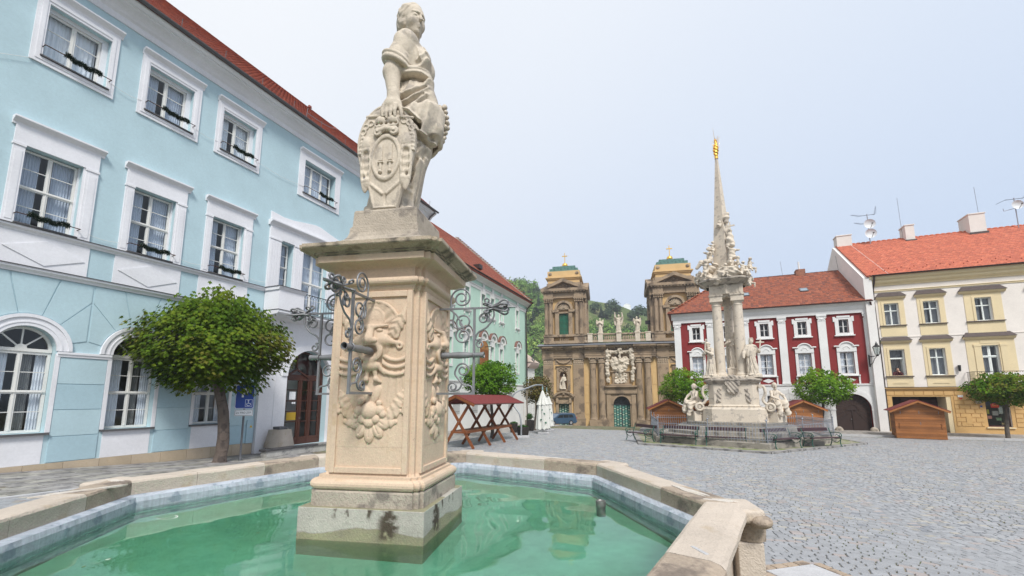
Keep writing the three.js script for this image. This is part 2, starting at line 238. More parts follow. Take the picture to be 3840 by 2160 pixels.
{
  const list = [], RW = 0.116, AW = 3.1, SAG = 0.5;
  const h0 = (u) => { const f = ((u / AW) % 1 + 1) % 1, q = 2 * f - 1; return SAG * (1 - q * q); }, dh = u => { const f = ((u / AW) % 1 + 1) % 1, q = 2 * f - 1; return SAG * (-4 * q) / AW; };
  const TH = 17 * DEG, ct = Math.cos(TH), st = Math.sin(TH);
  for (let r = -40; r < 420; r++) { // rows of arcs
    let u = -30 + rnd() * 0.1;
    while (u < 46) {
      const L = rr(0.115, 0.195), uc = u + L / 2; u += L / Math.sqrt(1 + dh(uc) ** 2) + 0.009;
      const t0 = r * RW + h0(uc), t = t0 * ct - uc * st * 0.0, w = uc;
      const [x, z] = tu(t, w); if (t > 35.3 || w < -12.25 || w > 44) continue;
      const y = gy(x, z), [X, Y, f] = project(x, y, z); if (f < 1.5 || X < -500 || X > 4350 || Y > 2420) continue;
      if (inPoly(x, z, FOOT) || inPoly(x, z, KERB) || inPoly(x, z, SLO)) continue;
      list.push({ x, y, z, L, a: Math.atan(dh(uc)) + rr(-0.06, 0.06), X, Y, f, k: Math.floor(rnd() * 4), c: cobCol(), d: (RW - 0.008 + rr(-0.008, 0.004)) / Math.sqrt(1 + dh(uc) ** 2), h: rr(-0.004, 0.004) });
    }
  }
  const turn = Math.atan2(-D2[1], D2[0]);
  const mtx = s => m4(s.x, s.y + s.h - 0.008, s.z, turn + s.a, rr(-0.02, 0.02), rr(-0.02, 0.02), [s.L + 0.004, 0.035, s.d + 0.003]);
  const seen = list.filter(s => s.Y < 2160 && s.X > 2760 && s.X < 3840 && (s.X > 2800 || s.Y < 1800)).sort((a, b) => a.f - b.f).slice(0, 300), set = new Set(seen);
  const mats = Array.from({ length: 12 }, () => { const m = M.cobble.clone(); m.color = cobCol(); return m; });
  for (const s of seen) { const o = new THREE.Mesh(cobGeo[s.k], mats[Math.floor(rnd() * 12)]); o.name = 'cobble'; mtx(s).decompose(o.position, o.quaternion, o.scale); lot.add(o); }
  for (let k = 0; k < 4; k++) {
    const q = list.filter(s => s.k === k && !set.has(s)), o = new THREE.InstancedMesh(cobGeo[k], M.cobble, q.length); q.forEach((s, i) => { o.setMatrixAt(i, mtx(s)); o.setColorAt(i, s.c); });
    o.name = 'cobble_paving'; o.userData = { kind: 'stuff' }; lot.add(o);
  }
  console.log('cobbles', list.length);
  // moss and grass in the joints
  const bl = new THREE.BufferGeometry(); { const v = []; for (let i = 0; i < 7; i++) { const a = i * 0.9, c = Math.cos(a), s = Math.sin(a), o = 0.25, w = 0.12, t = 0.6; v.push(c * o - s * w, 0, s * o + c * w, c * o + s * w, 0, s * o - c * w, c * (o + t), 0.8 + 0.2 * (i % 2), s * (o + t)); } bl.setAttribute('position', new THREE.Float32BufferAttribute(v, 3)); bl.computeVertexNormals(); }
  const near = []; for (let i = 0; i < list.length; i++) { const s = list[i]; const p = vnoise(s.x * 0.35, s.z * 0.35, 3) * 0.5 + vnoise(s.x * 1.4, s.z * 1.4, 7) * 0.5; if (p > 0.28 && rnd() < 0.28) near.push(s); }
  const o = new THREE.InstancedMesh(bl, mat(lin(0.17, 0.20, 0.05), { roughness: 1, side: THREE.DoubleSide }), near.length); near.forEach((s, i) => { o.setMatrixAt(i, m4(s.x + rr(-0.01, 0.01) + D2[0] * s.L / 2, s.y - 0.02, s.z + D2[1] * s.L / 2, rnd() * 6, 0, 0, [rr(0.015, 0.035), rr(0.016, 0.034), rr(0.015, 0.035)])); o.setColorAt(i, lin(rr(0.6, 1.6), rr(0.7, 1.2), rr(0.5, 1.2))); }); o.name = 'joint_moss'; o.userData = { kind: 'stuff' }; lot.add(o);
}
{ // granite inspection slab with brick border
  const g = thing('granite_slab', 'square granite cover slab set in the cobbles inside a brick border', 'slab', [0, 0, 0]);
  const P = [...SL].reverse(), y = gy(3.3, -5.1) + 0.012, c = [3.345, -5.085];
  const b = new MB(); b.ring([[0, y - 0.05], [0, y - 0.006], [-0.006, y]], P); b.cap(offsetPoly(P, -0.006, true), y); b.build('cover', M.granite, g);
  new MB().rbox(-0.07, 0.07, y + 0.001, y + 0.01, -0.02, 0.02, 0.004, m4(3.43, 0, -5.02, 0.3)).build('lifting_slot', M.black, g);
  const bm = mat(lin(0.44, 0.345, 0.26), { m: T.weather, bump: T.grain, bs: 0.004 });
  for (let i = 0; i < 4; i++) { const a = P[i], e = P[(i + 1) % 4], dx = e[0] - a[0], dz = e[1] - a[1], l = Math.hypot(dx, dz), n = [-dz / l, dx / l]; for (let k = 0; k < 4; k++) { const f = (k + 0.5) / 4, x = a[0] + dx * f + n[0] * 0.065, z = a[1] + dz * f + n[1] * 0.065; new MB().rbox(-l / 8 + 0.006, l / 8 - 0.006, -0.05, 0.004 + rr(-0.004, 0.004), -0.052, 0.052, 0.008, m4(x, y - 0.004, z, Math.atan2(-dz, dx))).build('brick', bm, g); } }
}
// left pavement of large slabs, with a flush granite kerb
{
  const pv = new THREE.Group(); pv.name = 'pavement_town_hall'; pv.userData = { kind: 'structure', label: 'slab pavement along the pale blue town hall' }; scene.add(pv);
  const quadS = (t0, t1, u0, u1, dy, th, b) => { const P = [[t0, u0], [t0, u1], [t1, u1], [t1, u0]].map(([t, u]) => { const [x, z] = tu(t, u); return [x, gy(x, z) + dy, z]; }); const v = [], q = (a, b2, c, d) => v.push(...a, ...b2, ...c, ...a, ...c, ...d), L = P.map(p => [p[0], p[1] - th, p[2]]); q(P[0], P[1], P[2], P[3]); for (let i = 0; i < 4; i++) { const j = (i + 1) % 4; q(L[i], L[j], P[j], P[i]); } const g = new THREE.BufferGeometry(); g.setAttribute('position', new THREE.Float32BufferAttribute(v, 3)); g.computeVertexNormals(); b.add(g); return b; };
  const slabMats = [M.slab, ...[0.82, 0.92, 1.12, 1.25].map((k, i) => { const m = M.slab.clone(); m.color = lin(0.36 * k, 0.345 * k, 0.33 * k * (i % 2 ? 0.94 : 1.02)); return m; })];
  let n = 0, far = new MB();
  for (let r = 0; r < 13; r++) { const u0 = -16.85 + r * 0.34; let t = -3 - rnd() * 0.5; while (t < 46) { const L = rr(0.45, 0.75); const [x, z] = tu(t, u0), f = project(x, 0, z); const b = new MB(); const vis = f[0] > -150 && f[0] < 1150 && f[2] > 2; if (t < 15 && vis && n < 280) { quadS(t + 0.006, t + L - 0.006, u0 + 0.006, u0 + 0.334, 0.008 + rr(-0.005, 0.005), 0.05, b).build('paving_slab', slabMats[Math.floor(rnd() * 5)], pv); n++; } else if (t > 15 && t < 46) quadS(t + 0.006, t + L - 0.006, u0 + 0.006, u0 + 0.334, 0.008 + rr(-0.004, 0.004), 0.05, far); t += L; } }
  const o = far.build('slab_paving', M.pave, pv); o.userData.kind = 'stuff';
  let t = -4; while (t < 46) { quadS(t + 0.008, t + 0.99, -12.42, -12.27, 0.02, 0.1, new MB()).build('kerb_stone', M.granite, pv); t += 1; }
}
// right pavement in front of the red and yellow houses: slab top with a raised kerb
{
  const pv = new THREE.Group(); pv.name = 'pavement_right'; pv.userData = { kind: 'structure', label: 'raised pavement in front of the red and yellow houses' }; scene.add(pv);
  const strip = (t0, t1, u0, u1, dy, name, m, th) => { const b = new MB(), P = [[t0, u0], [t0, u1], [t1, u1], [t1, u0]].map(([t, u]) => { const [x, z] = tu(t, u); return [x, z]; }); const y = gy(...tu(36, 5)) + dy; const v = [], q = (a, c, d, e) => v.push(...a, ...c, ...d, ...a, ...d, ...e), U = P.map(p => [p[0], y, p[1]]), L = P.map(p => [p[0], y - th, p[1]]); q(...U); for (let i = 0; i < 4; i++) q(L[i], L[(i + 1) % 4], U[(i + 1) % 4], U[i]); const g = new THREE.BufferGeometry(); g.setAttribute('position', new THREE.Float32BufferAttribute(v, 3)); g.computeVertexNormals(); return b.add(g).build(name, m, pv); };
  strip(36.05, 40.4, -4.2, 40, 0.115, 'walkway', M.pave, 0.3);
  for (let u = -4.2; u < 40; u += 1) strip(35.75, 36.04, u + 0.006, u + 0.994, 0.12, 'kerb_stone', M.granite, 0.4);
}
// ---------- the fountain: basin, water, pedestal, statue, spouts ----------
const FY = 0; // local y = world y
const FTURN = -FA;
T.block = tex(512, (u, v) => { // u,v: x and y in metres over 1.2 m; algae band with a ragged edge, dark moss streaks
  const x = (u - 0.5) * 1.2, y = v * 1.2, n = fbm(u, v, 6, 5, 301), s = 0.86 + 0.3 * (n - 0.5) + 0.2 * (fbm(u, v, 80, 2, 303) - 0.5);
  const edge = 0.80 + 0.03 * Math.sin(x * 5 + 1) + 0.05 * (fbm(u, v, 7, 4, 305) - 0.5), al = y < edge ? 0.85 : 0;
  let st = 0; for (const [cx, w, b, t] of [[0.26, 0.11, 0.73, 1.0], [0.33, 0.05, 0.8, 0.95], [-0.1, 0.03, 0.86, 1.0], [-0.22, 0.04, 0.9, 1.0], [0.1, 0.03, 0.9, 0.99]]) { const q = sst(w, w * 0.3, Math.abs(x - cx + 0.03 * (fbm(u, v, 9, 3, 311) - 0.5) * 4)) * sst(b - 0.02, b + 0.05, y) * sst(t + 0.02, t - 0.01, y); st = Math.max(st, q * sst(0.25, 0.6, fbm(u, v, 24, 4, 307))); }
  let c = [0.50, 0.475, 0.42]; if (al) { const g = fbm(u, v, 14, 4, 309); c = [mix(0.28, 0.36, g), mix(0.26, 0.345, g), mix(0.19, 0.2, g)]; }
  if (y > edge && y < edge + 0.008) c = [0.36, 0.33, 0.28];
  c = c.map((q, i) => mix(q, [0.085, 0.065, 0.045][i], st)); return c.map(q => q * s);
}, true, 1.2); T.block.offset.set(0.5, 0);
M.block = mat(lin(1, 1, 1), { m: T.block, bump: T.grain, bs: 0.004 });
T.ledge = tex(512, (u, v) => { const a = fbm(u, v, 4, 5, 321), b = tnoise(u, v * 0.0, 128, 323) * 0.5 + fbm(u, v, 32, 3, 325) * 0.5, d = sst(0.52, 0.7, fbm(u, v, 7, 5, 327)), s = 0.85 + 0.35 * (a - 0.5) + 0.3 * (b - 0.5); return [s * mix(0.98, 0.62, d), s * mix(1, 0.68, d), s * mix(1.05, 0.75, d)]; }, true, 0.9);
M.ledge = mat(lin(0.50, 0.54, 0.585), { m: T.ledge, bump: T.rough, bs: 0.012 });
T.capDirty = tex(512, (u, v) => { const b = fbm(u, v, 80, 2, 341), d = sst(0.38, 0.66, fbm(u * 1, v, 5, 5, 343)), s = 0.9 + 0.35 * (b - 0.5); return [s * mix(1, 0.33, d), s * mix(1, 0.34, d), s * mix(1, 0.36, d)]; }, true, 0.7);
M.capDirty = mat(lin(0.46, 0.385, 0.29), { m: T.capDirty, bump: T.grain, bs: 0.006 });
T.floor = tex(512, (u, v) => { const a = fbm(u, v, 3, 5, 331), b = fbm(u, v, 24, 4, 333), s = 0.85 + 0.5 * (a - 0.5) + 0.25 * (b - 0.5); return [s * 0.9, s, s * (0.9 + 0.15 * a)]; }, true, 2.2);
M.floor = mat(lin(0.43, 0.67, 0.55), { m: T.floor });
M.wallWet = mat(lin(0.22, 0.33, 0.27), { m: T.ledge });
const fnt = thing('fountain_basin', 'octagonal sandstone fountain basin holding green water', 'fountain', [FC[0], 0, FC[1]], FTURN);
{
  const IN = OCT(3.03), rimProf = [[0, 0.87], [0, 1.0], [0.012, 1.022], [0.03, 1.03], [0.27, 1.03], [0.32, 1.02], [0.345, 0.995], [0.35, 0.96], [0.335, 0.925], [0.27, 0.905], [0.27, 0.87]];
  const offs = rimProf.map(([o]) => offsetPoly(IN, o, true));
  for (let i = 0; i < 8; i++) {
    const cuts = i % 2 ? [0, 0.36, 0.72, 1] : [0, 0.3, 0.66, 1];
    for (let c = 0; c < cuts.length - 1; c++) {
      const t0 = cuts[c] + 0.0012, t1 = cuts[c + 1] - 0.0012, v = [], sec = t => rimProf.map(([o, y], k) => { const a = offs[k][i], b = offs[k][(i + 1) % 8]; return [mix(a[0], b[0], t), y + (k > 1 && k < 8 ? 0.002 * Math.sin(i * 3 + c * 5) : 0), mix(a[1], b[1], t)]; });
      const N = 5, S = Array.from({ length: N + 1 }, (_, q) => sec(mix(t0, t1, q / N)));
      // worn, slightly uneven edges
      S.forEach((s, q) => s.forEach((p, k) => { if (k > 0 && k < 9) { p[1] += 0.004 * vnoise(p[0] * 5, k * 0.7, p[2] * 5); p[0] += 0.005 * vnoise(p[0] * 4 + 9, k, p[2] * 4); p[2] += 0.005 * vnoise(p[0] * 4, k + 5, p[2] * 4 + 3); } }));
      for (let q = 0; q < N; q++) for (let k = 0; k < rimProf.length; k++) { const k2 = (k + 1) % rimProf.length, a = S[q][k], b = S[q + 1][k], d = S[q + 1][k2], e = S[q][k2]; v.push(...a, ...d, ...b, ...a, ...e, ...d); }
      for (const s of [S[0], S[N]]) for (let k = 1; k < s.length - 1; k++) v.push(...s[0], ...s[k], ...s[k + 1]);
      const g = new THREE.BufferGeometry(); g.setAttribute('position', new THREE.Float32BufferAttribute(v, 3)); g.computeVertexNormals();
      new MB().add(g).build('rim_stone', (i * 3 + c) % 3 === 0 ? M.rim : M.rimTop, fnt);
    }
  }
  const W = OCT(3.03 + 0.2 / 0.924), st = new MB(); st.ring([[0.05, -0.5], [0.05, 0.1], [0.0, 0.12], [0, 0.80], [0.03, 0.82], [0.03, 0.875]], W); st.build('outer_wall', M.rimTop, fnt);
  new MB().ring([[0.02, -0.1], [0.02, 0.5], [-0.08, 0.52], [-0.085, 0.8], [-0.07, 0.845], [-0.04, 0.865], [0.03, 0.873]].map(p => [p[0], p[1]]).reverse(), IN).build('inner_ledge', M.ledge, fnt);
  const fl = new MB(); fl.cap(OCT(3.05), 0.26); fl.build('basin_floor', M.floor, fnt);
  const wl = new MB(); wl.ring([[-0.03, 0.5], [-0.03, 0.2]], OCT(3.0)); wl.ring([[-0.12, 0.34], [-0.1, 0.36], [0, 0.37]].reverse(), OCT(3.0)); wl.ring([[-0.12, 0.25], [-0.12, 0.34]].reverse(), OCT(3.0)); wl.build('submerged_wall', M.wallWet, fnt);
  // corner posts with a knob under the rim
  for (let i = 0; i < 8; i++) {
    const a = -i * Math.PI / 4 + Math.PI / 2, m = m4(-0.06, 0, -0.03, -a + Math.PI / 2);
    const p = new MB(); p.rbox(-0.12, 0.12, -0.5, 0.735, 3.26, 3.47, 0.012, m); p.rbox(-0.135, 0.135, -0.5, 0.14, 3.24, 3.5, 0.012, m); p.build('corner_post', M.rimTop, fnt);
    const c = new THREE.CylinderGeometry(0.135, 0.125, 0.16, 10); c.translate(0, 0.82, 3.4); new MB().add(c, m).build('post_cap', M.rim, fnt);
    new MB().rbox(-0.22, 0.22, 0.908, 1.027, 3.2, 3.47, 0.035, m).build('corner_stone', M.rimTop, fnt);
    new MB().sphere(-0.19, 0.93, 3.43, 0.09, 1.1, 0.62, 1.0, 14, 10).g.forEach(g => { g.applyMatrix4(m); new MB().add(g).build('knob', M.rim, fnt); });
  }
  // mortar smears on the rim
  const blob = (cx, cz, L, w, ang, s) => { const pts = [], n = 26; for (let i = 0; i < n; i++) { const a = i / n * 2 * Math.PI, r = 1 + 0.5 * vnoise(Math.cos(a) * 2 + s, Math.sin(a) * 2, s); pts.push([cx + Math.cos(ang) * Math.cos(a) * L * r - Math.sin(ang) * Math.sin(a) * w * r, cz + Math.sin(ang) * Math.cos(a) * L * r + Math.cos(ang) * Math.sin(a) * w * r]); } return pts; };
  const mm = mat(lin(0.66, 0.61, 0.55), { m: T.stone, bump: T.grain, bs: 0.006 });
  for (const [cx, cz, L, w, a, s] of [[2.96, -0.5, 0.26, 0.045, 1.18, 3], [3.13, -0.12, 0.12, 0.05, 0.2, 8], [-3.05, 0.55, 0.28, 0.045, 1.96, 5], [-3.27, 0.02, 0.1, 0.035, 0.1, 11], [1.4, -2.68, 0.3, 0.04, 0.39, 15]]) { const b = new MB(), P = blob(cx, cz, L, w, a, s); b.cap(P, 1.0345); b.ring([[0, 1.02], [0, 1.0345]], [...P].reverse()); b.build('mortar_patch', mm, fnt); }
  new MB().rbox(-0.013, 0.013, 1.03, 1.036, -0.075, 0.075, 0.002, m4(2.62, 0, 1.3, 0.38)).build('repair_strip', M.granite, fnt);
}
{ // water
  const w = OCT(2.96), b = new MB(); b.ring([[0, 0.2], [0, 0.72]], w); b.cap(w, 0.72); b.cap(w, 0.2, false);
  T.ripple = tex(256, (u, v) => fbm(u, v, 3, 3, 351), false, 3);
  const wm = new THREE.MeshPhysicalMaterial({ color: 0xffffff, roughness: 0.02, transmission: 1, thickness: 0.5, ior: 1.42, attenuationColor: lin(0.42, 0.80, 0.62), attenuationDistance: 1.2 }); wm.bumpMap = T.ripple; wm.bumpScale = 0.02;
  const o = b.build('water', wm, scene); o.position.set(FC[0], 0, FC[1]); o.rotation.y = FTURN; tag(o, 'still green water filling the fountain basin', 'water', null, 'structure');
  const pp = thing('overflow_pipe', 'short steel overflow pipe standing in the basin water', 'pipe', [...[fw(2.1, -1.05)].map(p => [p[0], 0.26, p[1]])[0]]);
  const q = new MB(); q.lathe([[0.05, 0], [0.05, 0.44], [0.058, 0.445], [0.058, 0.52], [0.052, 0.52], [0.045, 0.5], [0.045, 0.3]], 20); q.build('tube', mat(lin(0.32, 0.31, 0.3), { roughness: 0.4, metalness: 0.6, m: T.rust }), pp);
  const hs = fw(-2.35, 0.2), h = thing('drain_hose', 'thin pale hose loop lying under the water by the basin edge', 'hose', [hs[0], 0.70, hs[1]]);
  new MB().tube([[-0.1, 0.0, 0], [0.05, 0.01, 0.05], [0.1, 0.018, -0.02], [0.02, 0.01, -0.09], [-0.12, -0.2, -0.1]], 0.006, 6, 30).build('loop', M.frame, h);
}
// floating leaves and petals
for (let i = 0; i < 14; i++) { const a = rr(0, 6.28), r = rr(1.0, 2.75), p = fw(r * Math.cos(a), r * Math.sin(a)), o = new THREE.Mesh(new THREE.CircleGeometry(rr(0.008, 0.02), 6), mat(i % 3 ? lin(0.12, 0.13, 0.05) : lin(0.75, 0.75, 0.68))); o.name = numbered('floating_leaf'); o.rotation.set(-Math.PI / 2, 0, rnd() * 6); o.scale.y = 0.6; o.position.set(p[0], 0.7225, p[1]); scene.add(o); tag(o, 'tiny leaf or petal floating on the basin water', 'leaf', 'specks floating on the fountain water'); }
// pedestal
const SQ = (a, n, d) => { const b = a - d, c = a - n; return [[-c, a], [c, a], [c, b], [b, b], [b, c], [a, c], [a, -c], [b, -c], [b, -b], [c, -b], [c, -a], [-c, -a], [-c, -b], [-b, -b], [-b, -c], [-a, -c], [-a, c], [-b, c], [-b, b], [-c, b]]; };
const notched = (prof, n = 0.075, d = 0.03) => { const b = new MB(), v = [], R = prof.map(([a, y]) => SQ(a, n, d).map(p => [p[0], y, p[1]])); for (let k = 0; k + 1 < R.length; k++) for (let i = 0; i < 20; i++) { const j = (i + 1) % 20; v.push(...R[k][i], ...R[k][j], ...R[k + 1][j], ...R[k][i], ...R[k + 1][j], ...R[k + 1][i]); } const g = new THREE.BufferGeometry(); g.setAttribute('position', new THREE.Float32BufferAttribute(v, 3)); g.computeVertexNormals(); b.add(g); b.cap(SQ(prof.at(-1)[0], n, d), prof.at(-1)[1]); return b; };
const ped = thing('fountain_pedestal', 'tall sandstone pedestal with carved masks rising from the water', 'pedestal', [FC[0], 0, FC[1]], FTURN);
{
  new MB().rbox(-0.59, 0.59, 0.1, 0.992, -0.58, 0.58, 0.008).build('foot_block', M.block, ped);
  notched([[0.54, 0.993], [0.54, 1.115], [0.53, 1.13]]).build('base_slab', M.sandGrey, ped);
  const tor = (r, y0, y1, n = 7) => Array.from({ length: n + 1 }, (_, i) => { const a = -Math.PI / 2 + Math.PI * i / n; return [r + (y1 - y0) / 2 * Math.cos(a), (y0 + y1) / 2 + (y1 - y0) / 2 * Math.sin(a)]; });
  notched([...tor(0.505, 1.13, 1.225), [0.5, 1.226], [0.5, 1.248], [0.475, 1.25]]).build('base_torus', M.sand, ped);
  notched([[0.462, 1.25], [0.455, 1.27], [0.452, 2.95], [0.462, 2.965], [0.475, 2.99], [0.475, 3.005], ...tor(0.485, 3.01, 3.085), [0.47, 3.087], [0.468, 3.17]]).build('shaft', M.sand, ped);
  notched([[0.47, 3.17], [0.475, 3.18], [0.5, 3.195], [0.54, 3.208], [0.59, 3.215], [0.605, 3.222], [0.605, 3.283]]).build('frieze', M.sand, ped);
  notched([[0.607, 3.283], [0.612, 3.295], [0.628, 3.3], [0.635, 3.312], [0.66, 3.322], [0.685, 3.335], [0.705, 3.342], [0.712, 3.352], [0.712, 3.382], [0.70, 3.386]]).build('cornice', M.capDirty, ped);
  const sqr = prof => { const b = new MB(), O = [[-1, 1], [1, 1], [1, -1], [-1, -1]], v = []; for (let k = 0; k + 1 < prof.length; k++) for (let i = 0; i < 4; i++) { const j = (i + 1) % 4, q = (a, p) => [a[0] * p[0], p[1], a[1] * p[0]]; v.push(...q(O[i], prof[k]), ...q(O[j], prof[k]), ...q(O[j], prof[k + 1]), ...q(O[i], prof[k]), ...q(O[j], prof[k + 1]), ...q(O[i], prof[k + 1])); } const g = new THREE.BufferGeometry(); g.setAttribute('position', new THREE.Float32BufferAttribute(v, 3)); g.computeVertexNormals(); b.add(g); b.cap(O.map(o => [o[0] * prof.at(-1)[0], o[1] * prof.at(-1)[0]]), prof.at(-1)[1]); return b; };
  sqr([[0.455, 3.386], [0.455, 3.48], [0.45, 3.492], [0.43, 3.497], [0.40, 3.52], [0.378, 3.555], [0.365, 3.60], [0.362, 3.655], [0.35, 3.658]]).build('attic', M.sandGrey, ped);
  sqr([[0.352, 3.659], [0.352, 3.67], [0.345, 3.675], [0.338, 3.83], [0.33, 3.85]]).build('statue_plinth', M.sandGrey, ped);
  // raised frame round each face panel
  for (let q = 0; q < 4; q++) {
    const m = m4(0, 0, 0, q * Math.PI / 2), b = new MB(), z0 = 0.45, z1 = 0.478, w = 0.378, i = 0.325;
    const bev = (x0, x1, y0, y1) => b.rbox(x0, x1, y0, y1, z0, z1, 0.007, m);
    bev(-w, -i, 1.27, 2.955); bev(i, w, 1.27, 2.955); bev(-i, i, 1.27, 1.325); bev(-i, i, 2.895, 2.955); b.build('panel_frame', M.sand, ped);
  }
}
// ---------- carved work ----------
function headD(p, c, s, yaw, pitch, o = {}) { // head facing +x turned by yaw about y, nodding by pitch; s = head height
  let x = (p[0] - c[0]) / s, y = (p[1] - c[1]) / s, z = (p[2] - c[2]) / s; const rough = len3(x, y, z) - 0.85; if (rough > 0.5) return rough * s;
  let t = x * Math.cos(yaw) - z * Math.sin(yaw); z = x * Math.sin(yaw) + z * Math.cos(yaw); x = t; t = x * Math.cos(pitch) - y * Math.sin(pitch); y = x * Math.sin(pitch) + y * Math.cos(pitch); x = t;
  const q = [x, y, z], az = Math.abs(z), a = [x, y, az];
  let d = smin(ell(q, [-0.05, 0.12, 0], [0.39, 0.37, 0.32]), ell(q, [0.11, -0.12, 0], [0.26, 0.36, 0.25]), 0.1);
  d = smin(d, ell(q, [0.23, -0.38, 0], [0.105, 0.095, 0.11]), 0.09);
  d = smin(d, cone(q, [0.335, 0.10, 0], [0.435, -0.10, 0], 0.03, 0.05), 0.035);
  d = smin(d, cone(a, [0.35, 0.115, 0.05], [0.27, 0.11, 0.2], 0.035, 0.02), 0.05);
  d = smax(d, -ell(a, [0.385, 0.03, 0.125], [0.085, 0.055, 0.085]), 0.04);
  d = Math.min(d, ell(a, [0.285, 0.02, 0.125], [0.062, 0.045, 0.068]));
  d = smin(d, cone(a, [0.37, -0.215, 0], [0.315, -0.225, 0.095], 0.03, 0.012), 0.02);
  d = smin(d, cone(a, [0.36, -0.275, 0], [0.31, -0.26, 0.08], 0.033, 0.012), 0.02);
  d = smin(d, ell(a, [0.2, -0.14, 0.16], [0.12, 0.12, 0.1]), 0.08);
  if (!o.bald) {
    let hd = ell(q, [-0.12, 0.16, 0], [0.43, 0.405, 0.375]);
    hd = smax(hd, x * 0.86 - y * 0.5 - (0.02 - 0.05 * Math.sin(az * 9)), 0.05);
    hd = smin(hd, ell(a, [-0.12, -0.1, 0.24], [0.2, 0.22, 0.12]), 0.08);
    hd = smin(hd, ell(q, [-0.44, 0.0, 0], [0.2, 0.22, 0.2]), 0.1);
    hd = smin(hd, cone(a, [-0.35, -0.2, 0.12], [-0.3, -0.5, 0.12], 0.1, 0.05), 0.06);
    const w = Math.sin(y * 24 + x * 13 + 3.5 * Math.sin(x * 7 + az * 6)) * 0.5 + Math.sin(y * 40 - x * 22 + az * 15) * 0.25;
    hd += 0.022 * w; d = smin(d, hd, 0.02);
  }
  if (o.beard) d = smin(d, ell(q, [0.2, -0.5, 0], [0.14, 0.26, 0.18]) + 0.02 * Math.sin(y * 30 + z * 20), 0.06);
  if (o.hat) d = smin(d, sdBox(q, [-0.03, 0.5, 0], [0.33, 0.12, 0.33], 0.08), 0.05);
  return Math.min(d * s * 0.9, 10);
}
const put = (s0, Y, z) => { const k = (4.24 - z) / 4.24; return [1.966 + (s0 - 1.966) * k, 1.95 + (Y - 1.95) * k - 3.85, z]; };
